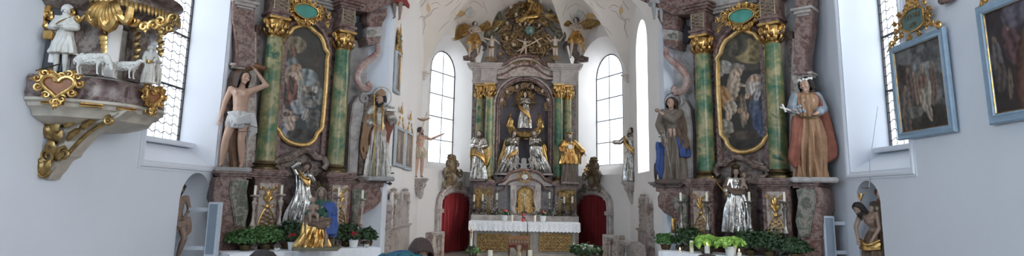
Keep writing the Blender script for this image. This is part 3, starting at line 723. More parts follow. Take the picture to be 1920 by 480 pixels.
def side_altar(fr, name, label, right=False):
    A = FL                                        # every outline is measured on the left altar and mirrored by its frame
    root = thing(name, label, 'altar', fr(0, 0, 0)); P = A.pts
    Z = lambda y, x=560, n=0: A.px(x, y, n)[1]
    zt = Z(320, 500, .0)                          # top of the column pedestals
    zi = Z(322, 625, 0)
    zt = (zt + zi) / 2; UC = .70
    # plinth and back wall
    b = bmn(); fbox(b, fr, -1.5, 1.42, -.45, .34, 0, .62, .01); wl(root, 'plinth', b, 'marble_brown')
    b = bmn(); op = P([(452, -70), (452, 340), (690, 340), (706, 322), (708, 95), (690, 80), (668, 40), (668, -70)], -.3); fprism(b, fr, op, -.42, -.3); wl(root, 'back_wall', b, 'marble_pale')
    b = bmn(); fbox(b, fr, -UC - .0, UC + .0, -.32, -.16, .6, zt + 3.2, .01); wl(root, 'centre_panel', b, 'marble_purple')
    b = bmn()
    for s in (-1, 1): fbox(b, fr, s * (UC - .24) - .045, s * (UC - .24) + .045, -.2, -.08, zt, zt + 2.75); fbox(b, fr, s * (UC + .25) - .05, s * (UC + .25) + .05, -.32, -.2, zt, zt + 2.75)
    wl(root, 'pilaster_strip', b, 'marble_red')
    # column pedestals
    for s in (-1, 1):
        b = bmn(); u = s * UC; fbox(b, fr, u - .24, u + .24, -.3, .26, .62, zt - .17, .012); fbox(b, fr, u - .28, u + .28, -.3, .3, .55, .68, .012)
        moulded(b, fr, u - .25, u + .25, -.3, .27, zt - .19, [(.035, .01), (.04, .04), (.035, .075), (.03, .09), (.045, .06)])
        p = wl(root, 'pedestal', b, 'marble_red')
        b = bmn(); fbox(b, fr, u - .17, u + .17, .255, .275, .72, zt - .24, .01)
        o = link('panel', b, 'marble_pink', p); bmesh_shift(o, root)
        q = lattice_ornament(root, fr, u, .28, .93, zt - .26, .32)
        column(root, fr, u, 0, zt + .13, Z(68, 497) + .0, Z(30, 497), .168)
    # entablature block with gilded lattice above each column
    ze = Z(30, 497)
    for s in (-1, 1):
        b = bmn(); gl = bmn(); u = s * UC; z = moulded(b, fr, u - .17, u + .17, -.3, .17, ze, [(.06, .0), (.05, .03)]); fbox(b, fr, u - .16, u + .16, -.3, .16, z, z + .36); z2 = moulded(b, fr, u - .17, u + .17, -.3, .17, z + .36, [(.04, .02), (.05, .07), (.05, .12), (.04, .16)])
        for i in range(4):
            for q in (-1, 1): tube(gl, [fr(u - q * .12, .175, z + .04 + .07 * i), fr(u + q * .12, .175, z + .04 + .07 * (i + 1))], .009, 5)
        for i in (-1, 1): tube(gl, [fr(u + i * .13, .175, z + .02), fr(u + i * .13, .175, z + .34)], .012, 6)
        wl(root, 'entablature', b, 'marble_red'); wl(root, 'entablature_lattice', gl, 'pale_gilt')
    zc = z2
    b = bmn(); moulded(b, fr, -UC + .2, UC - .2, -.3, -.12, zc - .18, [(.05, 0), (.06, .05), (.07, .1)]); wl(root, 'cornice', b, 'marble_grey')
    # gilded picture frame and picture
    path = [tuple(p) for p in smoothpts(P(FRAME_PX, -.1), 3, closed=True)]; fr0 = fr
    b = bmn(); prof = [(-.035, -.05), (-.045, .0), (-.03, .02), (-.018, .012), (-.008, .03), (.008, .032), (.018, .018), (.03, .03), (.045, .02), (.05, -.05)]
    sweep(b, [fr(u, -.08, z) for u, z in path], prof, True, fr.n)
    wl(root, 'picture_frame', b, 'frame_gold')
    if not right:
        def bgc(u, z): return (.06, .055, .048) if z > Z(150) else (.055, .062, .062)
        D = [((548, 140), 10, 34, 0, (.11, .12, .115)), ((572, 160), 22, 22, .2, (.1, .115, .11)), ((556, 83), 14, 16, 0, (.13, .11, .075)), ((551, 95), 5, 11, .2, (.1, .06, .045)), ((594, 120), 3, 34, 0, (.05, .04, .03)),
             ((553, 160), 16, 36, .15, (.2, .16, .125)), ((557, 127), 7, 8, 0, (.22, .15, .1)), ((548, 170), 10, 28, -.2, (.11, .055, .045)), ((566, 150), 8, 18, .4, (.24, .2, .16)), ((588, 162), 12, 13, 0, (.12, .1, .085)), ((590, 150), 5, 6, 0, (.16, .11, .08)), ((598, 180), 8, 16, 0, (.12, .12, .11)),
             ((535, 228), 13, 22, .3, (.19, .16, .14)), ((543, 215), 6, 7, 0, (.22, .16, .12)), ((532, 245), 12, 14, 0, (.14, .15, .17)), ((560, 200), 10, 14, .4, (.17, .18, .19)), ((577, 192), 12, 8, -.3, (.14, .13, .12)), ((590, 225), 12, 20, 0, (.08, .075, .07)), ((566, 252), 20, 10, 0, (.04, .035, .03)), ((527, 175), 8, 30, 0, (.05, .05, .045)), ((578, 145), 14, 16, 0, (.15, .165, .165)), ((563, 178), 3, 26, .05, (.19, .19, .18)), ((556, 128), 4, 5, 0, (.25, .17, .12)), ((562, 142), 4, 9, .5, (.27, .2, .15)), ((547, 158), 3, 18, .2, (.05, .035, .03)), ((592, 168), 5, 6, 0, (.24, .22, .2)), ((585, 176), 6, 4, 0, (.05, .04, .035)), ((545, 236), 6, 9, .4, (.26, .2, .16)), ((537, 214), 5, 4, 0, (.08, .06, .05)), ((551, 222), 7, 5, .3, (.23, .18, .15)), ((573, 214), 4, 12, -.3, (.22, .2, .18)), ((528, 200), 6, 5, 0, (.18, .14, .12))]
    else:
        def bgc(u, z): return (.055, .045, .035) if z > Z(120) else (.028, .025, .02)
        D = [((555, 85), 26, 22, .2, (.14, .11, .055)), ((585, 75), 18, 22, 0, (.045, .04, .03)), ((592, 118), 20, 10, .1, (.13, .115, .1)), ((585, 150), 9, 30, .15, (.2, .16, .12)), ((578, 125), 6, 8, 0, (.24, .17, .12)), ((598, 175), 8, 26, -.3, (.2, .11, .05)), ((588, 190), 8, 14, -.2, (.22, .18, .14)), ((545, 150), 13, 22, .1, (.24, .21, .18)), ((549, 136), 6, 7, 0, (.25, .17, .12)),
             ((538, 185), 12, 30, .1, (.05, .06, .085)), ((528, 215), 14, 22, .1, (.035, .045, .08)), ((565, 172), 12, 6, 0, (.06, .035, .02)), ((566, 196), 5, 30, 0, (.1, .075, .055)), ((562, 205), 5, 9, 0, (.2, .14, .1)), ((598, 230), 12, 18, 0, (.13, .115, .09)), ((560, 240), 22, 8, 0, (.04, .03, .022)), ((575, 262), 20, 8, 0, (.018, .015, .012)), ((583, 138), 3, 12, .4, (.28, .22, .17)), ((572, 148), 8, 3, .3, (.27, .2, .15)), ((600, 108), 8, 4, .4, (.2, .19, .17)), ((608, 122), 4, 12, 0, (.17, .155, .14)), ((592, 205), 4, 10, 0, (.26, .2, .15)), ((551, 152), 4, 10, 0, (.3, .27, .24)), ((541, 165), 4, 12, .3, (.22, .2, .19)), ((560, 168), 3, 5, 0, (.26, .19, .14)), ((572, 196), 3, 5, 0, (.2, .13, .08)), ((525, 238), 10, 6, .5, (.06, .075, .13)), ((603, 222), 8, 6, 0, (.18, .165, .14))]
    L = []
    for (c, ru, rz, an, col) in D:
        u, z = A.px(c[0], c[1], -.1); L.append((u, z, ru * .0145, rz * .0105, an, tuple(x * 1.35 for x in col)))
    wl(root, 'altar_picture', painting_mesh('p', path, fr, -.115, blobs(bgc, L, 5, 3 if right else 1), step=.013), 'painted', smooth=False)
    # curved pediment below the frame
    b = bmn(); c = smoothpts(P([(600, 318), (606, 308), (600, 297), (588, 296), (578, 286), (566, 283), (552, 288), (538, 297), (524, 300), (512, 306), (514, 316), (524, 318)], -.1), 5)
    tube(b, [fr(u, .04, z) for u, z in c], .055, 8, flat=1.2)
    fprism(b, fr, P([(524, 292), (566, 279), (606, 292), (606, 330), (524, 330)], -.1), -.2, -.06, .01)
    wl(root, 'curved_pediment', b, 'marble_brown')
    
    # cartouche with turquoise stone above the frame
    b = bmn(); cu, cz = A.px(572, 21, 0); oval = [(cu + .23 * math.cos(a) * (1 + .1 * math.cos(2 * a)), cz + .15 * math.sin(a) * (1 - .12 * math.sin(a * 1) )) for a in (2 * PI * i / 32 for i in range(32))]
    fprism(b, fr, oval, .0, .06, .02); wl(root, 'cartouche_stone', b, 'turquoise')
    b = bmn(); tube(b, [fr(u, .07, z) for u, z in oval], .018, 8, closed=True); big = [(cu + (u - cu) * 1.25, cz + (z - cz) * 1.3) for u, z in oval[::2]]
    rocaille(b, fr, big + [big[0]], .04, .11, .012, 4)
    for s in (-1, 1):
        rocaille(b, fr, [(cu + s * .3, cz + .1), (cu + s * .44, cz + .05), (cu + s * .5, cz - .1), (cu + s * .42, cz - .22)], .04, .1, .014, 5 + s)
        for i in range(4):
            for q in (-1, 1): tube(b, [fr(cu + s * .3, .04, cz - .12 + .06 * i + q * .04), fr(cu + s * .46, .04, cz - .12 + .06 * i - q * .04)], .007, 5)
    fprism(b, fr, [(cu - .1, cz - .3), (cu + .1, cz - .3), (cu + .34, cz), (cu + .1, cz + .26), (cu - .1, cz + .26), (cu - .34, cz)], -.28, -.0, .02)
    wl(root, 'cartouche', b, 'gold')
    # arched moulding around the picture head
    b = bmn(); arc = smoothpts(P([(518, 84), (524, 66), (540, 48), (556, 41), (572, 38), (588, 42), (604, 56), (614, 76), (618, 92)], -.1), 4)
    tube(b, [fr(u, -.1, z) for u, z in arc], .05, 8); wl(root, 'arched_moulding', b, 'marble_red')
    dx = 15 if right else 0
    # outer wing: pilaster with profiled edge, brown marble slab behind the statue
    b = bmn(); fprism(b, fr, P([(443 + dx * .6, 125), (446 + dx * .6, 95), (441 + dx * .6, 52), (440 + dx * .6, 45), (438 + dx * .6, 40), (438 + dx * .6, -70), (478, -70), (478, 125)], .05), -.3, .05, .015); wl(root, 'wing_pilaster', b, 'marble_red')
    b = bmn(); z = Z(16, 455, .05); u0, u1 = A.px(443 + dx * .6, 16, .05)[0], A.px(476, 16, .05)[0]; moulded(b, fr, u0, u1, -.3, .06, z, [(.05, 0), (.06, .03), (.05, .07)]); wl(root, 'wing_cornice', b, 'marble_grey')
    b = bmn(); moulded(b, fr, u0 + .02, u1, -.3, .03, Z(128, 455, .05), [(.04, -.03), (.04, .0)]); wl(root, 'wing_cornice', b, 'marble_pink'); b = bmn()
    z = Z(-30, 455, .05); moulded(b, fr, u0, u1, -.3, .06, z, [(.05, 0), (.06, .03), (.05, .07)])
    wl(root, 'wing_cornice', b, 'marble_grey')
    b = bmn(); fprism(b, fr, P([(438 + dx, 133), (428 + dx, 150), (421 + dx, 200), (414 + dx, 260), (411 + dx, 322), (452, 322), (452, 133)], -.1), -.3, -.1, .015); wl(root, 'statue_backing', b, 'marble_brown')
    b = bmn(); fprism(b, fr, P([(452, 70), (466, 78), (472, 60), (480, 60), (480, 322), (456, 322), (462, 240), (452, 200)], -.1), -.3, -.06, .02); wl(root, 'wing_panel', b, 'marble_pink')
    # outer pedestal
    dx = 15 if right else 0; b = bmn(); u0, u1 = A.px(404 + dx, 400, .15)[0], A.px(462, 400, .15)[0]; zq = Z(320, 430, .15) - .02
    fprism(b, fr, P([(404 + dx, 470), (404 + dx, 428), (408 + dx, 425), (404 + dx, 420), (404 + dx, 385), (400 + dx, 372), (402 + dx, 345), (408 + dx, 332), (462, 332), (462, 480), (404 + dx, 480)], .3), -.3, .3, .012)
    moulded(b, fr, u0, u1 - .02, -.3, .27, zq - .11, [(.035, .02), (.04, .05), (.035, .08)]); wl(root, 'outer_pedestal', b, 'marble_red')
    b = bmn(); fprism(b, fr, P([(432, 338), (450, 334), (466, 338), (462, 360), (466, 395), (458, 425), (440, 425), (436, 395), (430, 360)], .32), .22, .35, .02); wl(root, 'pedestal_panel', b, 'marble_mottled')
    # inner wing: S-shaped ribbon, console and statue bracket
    b = bmn(); rib = smoothpts(P([(702, 86), (702, 100), (692, 110), (679, 120), (668, 133), (664, 148), (670, 162), (682, 168), (688, 163), (684, 156)], -.1), 5)
    tube(b, [fr(u, .02, z) for u, z in rib], [.06, .075, .08, .075, .06], 8, flat=.9, up=fr.n); wl(root, 'scroll_ribbon', b, 'marble_rose')
    b = bmn(); fprism(b, fr, P([(672, 178), (684, 176), (690, 190), (680, 210), (672, 260), (668, 325), (650, 325), (654, 230), (660, 195)], -.1), -.3, -.04, .02)
    scroll(b, fr(*(lambda q: (q[0], .0, q[1]))(A.px(684, 184, 0))), .09, 1.6, PI / 2, 1, .035, ex=fr.t); wl(root, 'wing_volute', b, 'marble_grey')
    b = bmn(); fprism(b, fr, P([(697, 176), (682, 196), (676, 250), (671, 328), (704, 328), (712, 250), (706, 190)], -.05), -.3, -.02, .015); wl(root, 'statue_backing', b, 'marble_brown')
    b = bmn(); fprism(b, fr, P([(636, 10), (668, 24), (690, 26), (716, 14), (742, 4), (752, 0), (752, -14), (700, -2), (636, -10)], 0), -.3, .18, .02)
    fprism(b, fr, P([(686, 26), (722, 16), (722, 30), (714, 44), (712, 52), (688, 52), (684, 40)], 0), -.3, .1, .02); fprism(b, fr, P([(682, 70), (712, 66), (709, 82), (686, 86)], 0), -.3, .08, .015)
    wl(root, 'wing_entablature', b, 'marble_red')
    b = bmn(); fprism(b, fr, P([(684, 53), (714, 51), (712, 69), (684, 71)], 0), -.3, .1, .015); o = wl(root, 'console_block', b, 'marble_grey')
    b = bmn(); fprism(b, fr, P([(689, 58), (697, 55), (708, 60), (700, 67), (690, 66)], .1), .09, .115, .005); wl(root, 'console_inlay', b, 'marble_mottled')
    b = bmn(); cc = A.px(674, 58, -.2); fprism(b, fr, [(cc[0] + .14 * math.cos(2 * PI * i / 20), cc[1] + .2 * math.sin(2 * PI * i / 20)) for i in range(20)], -.3, -.18, .01); wl(root, 'oculus_shade_disc', b, 'lead', 'dark disc for the shade in a round opening')  # solid dark disc: shade of the opening put into its colour
    b = bmn(); fprism(b, fr, P([(656, 336), (720, 340), (719, 350), (712, 352), (716, 362), (714, 378), (702, 390), (688, 396), (678, 404), (672, 420), (666, 440), (656, 450)], .1), -.25, .12, .02)
    wl(root, 'statue_bracket', b, 'marble_red')
    b = bmn(); u0, u1 = A.px(668, 336, .1)[0], A.px(724, 336, .1)[0]; moulded(b, fr, u0, u1, -.25, .2, Z(342, 696, .1), [(.035, -.02), (.035, .02), (.035, .05)]); wl(root, 'bracket_cornice', b, 'marble_brown')
    b = bmn(); fprism(b, fr, P([(660, 356), (676, 352), (688, 364), (684, 380), (672, 390), (668, 415), (658, 420)], .12), .1, .16, .02); wl(root, 'bracket_inlay', b, 'marble_mottled')
    root['zt'] = zt; del root['zt']
    return root, zt
def bmesh_shift(o, root):
    o.data.transform(Matrix.Translation(-root.location))
altL, ZT = side_altar(FL, 'side_altar', 'marble side altar left of the chancel arch with a grey-toned curved painting')
altR, ZT2 = side_altar(FRT, 'side_altar', 'marble side altar right of the chancel arch with a dark angel painting', True)

# ================================================================ MAIN ALTAR
FM = Frame((0, 19.3), (1, 0)); FA = Frame((0, 17.6), (1, 0))
def mirror(L, c=984): return L + [(2 * c - x, y + (2 * (c - x)) * .0175) for x, y in reversed(L)]
def main_altar():
    fr = FM; root = thing('main_altar', 'tall gilded marble main altar standing in the apse between two red curtains', 'altar', (0, 19.3, 0)); P = fr.pts
    X = lambda px, y=250, n=0: fr.px(px, y, n)[0]; Z = lambda y, x=984, n=0: fr.px(x, y, n)[1]
    add = lambda n, b, m, lab=None, smooth=True: wl(root, n, b, m, lab, smooth)
    # back wall with the arched niche
    nl, nr, nz0, nz1 = X(937), X(1028), Z(332), Z(152)
    bm = bmn(); ar = archpts(nl, nr, nz0, nz1, 20); outer = [(X(884), 0), (X(1080), 0), (X(1080), Z(118)), (X(884), Z(118))]
    ed = []
    for loop in (outer, ar):
        vv = [bm.verts.new(fr(u, 0, z)) for u, z in loop]; ed += [bm.edges.new((vv[i], vv[(i + 1) % len(vv)])) for i in range(len(vv))]
    bmesh.ops.triangle_fill(bm, use_beauty=True, edges=ed)
    for i in range(len(ar)):
        a, c = ar[i], ar[(i + 1) % len(ar)]; face(bm, [fr(a[0], 0, a[1]), fr(c[0], 0, c[1]), fr(c[0], -.42, c[1]), fr(a[0], -.42, a[1])])
    bmesh.ops.remove_doubles(bm, verts=bm.verts, dist=1e-4); add('retable_wall', bm, 'marble_brown', smooth=False)
    b = bmn(); fprism(b, fr, [(nl - .05, nz0), (nr + .05, nz0), (nr + .05, nz1 + .05), (nl - .05, nz1 + .05)], -.5, -.42); add('niche_back', b, 'niche_purple')
    b = bmn(); inner = archpts(nl, nr, nz0, nz1, 24)
    sweep(b, [fr(u, 0, z) for u, z in inner[1:] + inner[:1]], [(-.0, 0), (-.0, .05), (.03, .07), (.06, .045), (.1, .05), (.13, .02), (.13, 0)], False, fr.n); add('niche_frame', b, 'marble_red')
    b = bmn(); inner = archpts(nl - .16, nr + .16, nz0, nz1 + .14, 24)
    sweep(b, [fr(u, 0, z) for u, z in inner[1:] + inner[:1]], [(0, 0), (0, .03), (.05, .04), (.05, 0)], False, fr.n); add('outer_frame', b, 'marble_pink')
    # pedestals and predella
    zt = Z(340, 905, .3)
    for s in (-1, 1):
        a, c = sorted((X(984 + s * 99, 340, .3), X(984 + s * 54, 340, .3)))
        b = bmn(); fbox(b, fr, a + .04, c - .04, -.1, .34, .0, zt - .1, .012); fbox(b, fr, a, c, -.1, .38, .95, 1.2, .012); moulded(b, fr, a + .03, c - .03, -.1, .36, zt - .13, [(.04, .02), (.035, .06), (.045, .09)]); pd = add('pedestal', b, 'marble_red')
        b = bmn(); fbox(b, fr, a + .09, c - .09, .33, .36, 1.32, zt - .2, .01); o = link('panel', b, 'bronze', pd); bmesh_shift(o, root)
        b = bmn(); rr = random.Random(5 + s)
        for k in range(26):
            u = rr.uniform(a + .14, c - .14); z = rr.uniform(1.4, zt - .28); scroll(b, fr(u, .37, z), rr.uniform(.05, .09), 1.4, rr.uniform(0, 6), rr.choice((-1, 1)), .015, ex=fr.t)
        o = link('gilded_scrollwork', b, 'old_gold', pd); bmesh_shift(o, root)
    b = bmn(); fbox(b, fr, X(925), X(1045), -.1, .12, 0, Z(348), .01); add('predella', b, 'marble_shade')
    # columns (two pairs)
    zc0, zc1 = Z(183, 916, .2), Z(157, 916, .2)
    for px, n in ((899, .0), (917, .2), (1047, .2), (1064, .0)):
        column(root, fr, X(px, 250, n), n, zt + .16, zc0 - (.02 if n == 0 else 0), zc1, .142)
        u = X(px, 250, n); b = bmn(); fbox(b, fr, u - .19, u + .19, n - .19, n + .19, zt - .02, zt + .04, .01); add('column_plinth', b, 'marble_red')
    # entablature: stepped blocks above the column pairs, cornice arching over the niche
    for s in (-1, 1):
        b = bmn(); a, c = sorted((X(984 + s * 98, 140, .1), X(984 + s * 50, 140, .1))); 
        z = moulded(b, fr, a + .02, c - .02, -.1, .3, zc1, [(.05, .0), (.05, .02)]); fbox(b, fr, a + .04, c - .04, -.1, .28, z, Z(128), .01); z = moulded(b, fr, a + .02, c - .02, -.1, .3, Z(136), [(.05, .02), (.05, .08), (.06, .14), (.05, .18)])
        fbox(b, fr, (a + c) / 2 - .13, (a + c) / 2 + .13, .2, .36, zc1 + .06, Z(134), .02); add('entablature', b, 'marble_stone' if s else '')
    pth = smoothpts(P(mirror([(934, 122), (944, 121), (955, 116), (968, 109), (984, 107)])[:-1] if False else [(928, 124), (940, 123), (950, 119), (962, 111), (974, 107), (984, 106), (994, 107), (1006, 111), (1018, 120), (1028, 125), (1040, 126)]), 4)
    for k, (dz, nn, r, mt) in enumerate(((0, .36, .055, 'marble_red'), (-.09, .3, .045, 'marble_pink'), (-.3, .22, .04, 'marble_red'))):
        b = bmn(); tube(b, [fr(u, nn - .05, z + dz - .04) for u, z in pth], r, 8, flat=1.3, up=fr.n); add('arched_cornice', b, mt)
    b = bmn(); top = [(u, z - .05) for u, z in pth]; bot = [(X(1036), Z(150)), (X(1022), Z(150))] + [(X(984) + (X(1022) - X(984)) * math.cos(PI * i / 12), Z(152) + .14 * math.sin(PI * i / 12)) for i in range(1, 12)] + [(X(946), Z(150)), (X(932), Z(150))]
    fprism(b, fr, [tuple(p) for p in top] + bot, -.05, .18, .0); add('arched_frieze', b, 'marble_pink')
    # crowning gable: two tall scrolls, back panel
    b = bmn(); fprism(b, fr, P([(928, 122), (934, 90), (948, 60), (950, 20), (944, -10), (1024, -10), (1018, 20), (1022, 60), (1036, 92), (1042, 124)]), -.1, .05, .02); add('gable_panel', b, 'marble_brown')
    for s in (-1, 1):
        m = lambda L: P([(984 + s * (x - 984), y) for x, y in L], .1)
        b = bmn(); c = smoothpts(m([(1024, 4), (1031, 10), (1034, 22), (1032, 38), (1034, 50), (1042, 58), (1053, 60), (1057, 70), (1050, 76)]), 5)
        tube(b, [fr(u, .12, z) for u, z in c], [.09, .08, .085, .09, .07], 8, flat=1.4, up=fr.n)
        u, z = m([(1038, 14)])[0]; scroll(b, fr(u, .2, z), .16, 1.6, PI / 2, -s, .04, ex=fr.t); u, z = m([(1047, 68)])[0]; scroll(b, fr(u, .2, z), .14, 1.6, PI / 2, s, .035, ex=fr.t)
        add('gable_scroll', b, 'bronze_green')
        b = bmn(); c = smoothpts(m([(1022, -8), (1036, -2), (1048, 6), (1052, 16), (1048, 22)]), 5); tube(b, [fr(u, .12, z) for u, z in c], [.09, .1, .1, .05], 8, flat=1.4, up=fr.n); add('gable_cornice', b, 'marble_red')
        b = bmn(); c = smoothpts(m([(1080, 122), (1082, 108), (1074, 98), (1070, 84), (1062, 82), (1058, 90), (1062, 96)]), 5); tube(b, [fr(u, .15, z) for u, z in c], [.09, .1, .08, .07, .04], 8, flat=1.5, up=fr.n); add('side_volute', b, 'marble_brown')
    # clouds, rays
    b = bmn(); rr = random.Random(3)
    for k in range(115):
        a = rr.uniform(0, 2 * PI); q = math.sqrt(rr.random()); x = 986 + 46 * q * math.cos(a); y = 62 + 56 * q * math.sin(a)
        if abs(x - 993) < 10 and abs(y - 57) < 11: continue
        u, z = fr.px(x, y, .2); R = rr.uniform(.07, .15)
        scroll(b, fr(u, .12 + rr.uniform(0, .14), z), R, 1.8, rr.uniform(0, 6), rr.choice((-1, 1)), R * .28, ex=fr.t, n=20)
    add('gilded_clouds', b, 'gilt_brown')
    b = bmn()
    for k in range(46):
        u, z = fr.px(984 + rr.uniform(-44, 44), 118 - rr.random() * 100, .2); p = fr(u, .3, z); a = rr.uniform(0, 2 * PI)
        leaf(b, p, p + V(math.cos(a) * .13, -.05, math.sin(a) * .13), .07, bend=V(0, -.05, 0), lobes=2)
    add('gilded_leaves', b, 'old_gold')
    b = bmn(); u, z = fr.px(986, 8, .1)
    for i in range(22):
        a = 2 * PI * i / 22; leaf(b, fr(u, .14, z), fr(u + math.cos(a) * (.5 if i % 2 else .36), .14, z + math.sin(a) * (.5 if i % 2 else .36)), .035, bend=V(0, -.01, 0))
    add('gilded_rays', b, 'old_gold')
    # cherub heads among the clouds
    for k, (x, y) in enumerate([(951, 44), (1011, 48), (944, 8), (1012, 6), (968, 28), (1003, 30), (975, 46), (958, 14), (962, 84), (1012, 86), (950, 72)]):
        u, z = fr.px(x, y, .3); b = bmn(); head_bm(b, fr(u, .34, z), .95, 1.0, Matrix.Rotation(.4 * (-1) ** k, 3, 'Z')); o = wl(root, 'cherub_head', remesh(b, .012, 1), 'skin_pale')
    # tabernacle with crucifix niche
    tl, tr_ = X(957, 380, .4), X(1013, 380, .4); b = bmn()
    for (a, c) in ((X(957, 380, .4), X(968, 380, .4)), (X(1003, 380, .4), X(1014, 380, .4))):
        fbox(b, fr, a, c, 0, .5, .9, Z(348, 984, .4), .02)
    fbox(b, fr, tl, tr_, 0, .3, .9, Z(348, 984, .4), .01)
    for k in (-1, 1): 
        u = X(984 + k * 18, 380, .5); tube(b, smoothpts([fr(u, .5, Z(400, 984, .5)), fr(u + k * .07, .56, Z(392, 984, .5)), fr(u, .5, Z(375, 984, .5)), fr(u + k * .03, .52, Z(356, 984, .5))], 5), [.06, .05, .04, .05], 8)
    tb = add('tabernacle', b, 'marble_stone')
    b = bmn(); ar = archpts(X(973, 380, .5), X(997, 380, .5), Z(400, 984, .5), Z(352, 984, .5), 12); fprism(b, fr, ar, .3, .36); o = link('niche_lining', b, 'old_gold', tb); bmesh_shift(o, root)
    b = bmn(); sweep(b, [fr(u, .32, z) for u, z in ar[1:] + ar[:1]], [(0, 0), (0, .16), (.03, .17), (.05, .14), (.05, 0)], False, fr.n)
    for k in (-1, 1):
        for yy in (362, 376, 392): scroll(b, fr(X(984 + k * 15, yy, .5), .5, Z(yy, 984, .5)), .05, 1.4, 0, k, .014, ex=fr.t)
    o = link('gilded_surround', b, 'gold', tb); bmesh_shift(o, root)
    # curved red cornice over the tabernacle
    b = bmn(); c = [tuple(p) for p in smoothpts(P([(934, 342), (938, 340), (946, 337), (954, 326), (966, 321), (984, 319), (1002, 321), (1014, 327), (1022, 337), (1030, 340), (1036, 343)], .4), 4)]
    tube(b, [fr(u, .42, z) for u, z in c], .05, 8, flat=1.6, up=fr.n); tube(b, [fr(u, .4, z - .33 * (1 if .0 else .8)) for u, z in c], .03, 8, flat=1.6, up=fr.n); add('tabernacle_cornice', b, 'marble_red')
    b = bmn(); fprism(b, fr, c + [(c[-1][0], Z(348, 984, .4)), (c[0][0], Z(348, 984, .4))], -.0, .38, .0); add('tabernacle_frieze', b, 'marble_grey')
    b = bmn(); u, z = fr.px(984, 332, .45); rocaille(b, fr, [(u + .16 * math.cos(a), z + .13 * math.sin(a)) for a in (2 * PI * i / 12 for i in range(13))], .44, .07, .012, 8); add('gilded_cartouche', b, 'gold')
    b = bmn(); ball(b, fr(u, .43, z), .1, (1, .25, .9), 16); add('cartouche_shield', b, 'marble_white')
    # raised step behind the mensa
    b = bmn(); fbox(b, fr, X(884, 408, .5), X(1084, 408, .5), .38, .75, 0, Z(404, 984, .6), .015); add('candle_step', b, 'marble_grey')
    return root
main_altar()
# ---- sacramental table, its cloth
def altar_table():
    fr = FA; root = thing('altar_table', 'grey stone altar table with three gilded openwork panels before the main altar', 'altar table', (0, 17.6, 0)); ztop = fr.px(984, 416, -.2)[1]
    X = lambda px, y=450, n=0: fr.px(px, y, n)[0]; Z = lambda y, x=984, n=0: fr.px(x, y, n)[1]
    b = bmn(); fbox(b, fr, X(889), X(1079), -.95, 0, 0, ztop - .1, .01); fbox(b, fr, X(886), X(1082), -.97, .03, 0, Z(476), .012); fbox(b, fr, X(886), X(1082), -.97, .04, ztop - .12, ztop - .03, .012)
    for a, c in ((889, 894), (957, 968), (1000, 1008), (1073, 1079)): fbox(b, fr, X(a), X(c), -.02, .03, Z(476), ztop - .12, .006)
    wl(root, 'table_body', b, 'altar_stone')
    for (a, c) in ((896, 956), (975, 993), (1012, 1071)):
        b = bmn(); z0, z1 = Z(470, (a + c) / 2), Z(439, (a + c) / 2); fbox(b, fr, X(a), X(c), .0, .02, z0, z1, .004); pn = wl(root, 'gilded_panel', b, 'bronze')
        b = bmn(); rr = random.Random(a)
        nx = max(2, int((X(c) - X(a)) / .1)); nz = 5
        for i in range(nx):
            for k in range(nz):
                u = X(a) + (X(c) - X(a)) * (i + .5) / nx; z = z0 + (z1 - z0) * (k + .5) / nz
                scroll(b, fr(u, .03, z), .06, 1.5, rr.uniform(0, 6), (-1) ** (i + k), .011, ex=fr.t, n=16)
        for k in (z0, z1): tube(b, [fr(X(a), .025, k), fr(X(c), .025, k)], .014, 6)
        for k in (a, c): tube(b, [fr(X(k), .025, z0), fr(X(k), .025, z1)], .014, 6)
        o = link('openwork', b, 'old_gold', pn); bmesh_shift(o, root)
    return root, ztop
_, ZM = altar_table()
def cloth_mesh(fr, u0, u1, n0, n1, z, drop, amp=.012, k=60, scal=.02, side=True):
    """cloth over a table: top, front drop with soft folds and scalloped lace edge"""
    b = bmn(); N = 160; rows = []
    for (n, dz, m) in ((n0, 0, 0), (n1 - .01, 0, 0), (n1 + .012, -.012, .3), (n1 + .02, -drop * .5, .8), (n1 + .024, -drop * .85, 1), (n1 + .026, -drop, 1)):
        row = []
        for i in range(N + 1):
            q = i / N; u = u0 + (u1 - u0) * q; w = m * amp * (math.sin(q * k) + .6 * math.sin(q * k * 2.3 + 1)); e = scal * abs(math.sin(q * 30 * PI)) if dz == -drop else 0
            row.append(b.verts.new(fr(u, n + w, z + dz - e)))
        rows.append(row)
    for a, c in zip(rows, rows[1:]):
        for i in range(N): b.faces.new((a[i], a[i + 1], c[i + 1], c[i]))
    for col in (0, N):
        u = u0 if col == 0 else u1; s = -1 if col == 0 else 1
        A = rows[0][col]; B = rows[1][col]; a2 = b.verts.new(fr(u + s * .015, n0, z - drop)); b2 = b.verts.new(fr(u + s * .015, n1, z - drop)); b.faces.new((A, B, b2, a2))
    return b
b = cloth_mesh(FA, FA.px(879, 415, .03)[0], FA.px(1088, 415, .03)[0], -.9, .05, ZM + .004, .24, scal=.03)
tag(link('altar_cloth', b, 'lace'), 'white lace-edged cloth hanging over the front of the main altar table', 'altar cloth')

# ================================================================ STATUES
def base_at(px, py, Y): return at(px, py, Y)
def height(p, px, py):            # height of the thing at p whose top shows at pixel row py
    return at(px, py, p.y).z - p.z
def plinth(root, H, r=.16, h=.03, mat='stone_grey'):
    part(root, 'base', mat, lambda b: lathe(b, [(r * 1.05, -h), (r, 0), (r * .9, .012)], (0, 0, 0), 18))
# ---- left altar
def spot(fr, ref_px, n): # pixel column on a plane of the altar at the statues' level
    u, z = fr.px(ref_px[0], ref_px[1], n); p = fr(u, n, z); return p
ang = lambda p, k=.6: math.atan2(p.x, -p.y) * 0 + math.atan2(-p.x * k, p.y) * -1 * -1
def toward(p, k=.8): return k * math.atan2(-p.x, p.y) * -1 * -1
def place(fr, px, py, n, ytop):
    p = spot(fr, (px, py), n); return p, height(p, px, ytop)
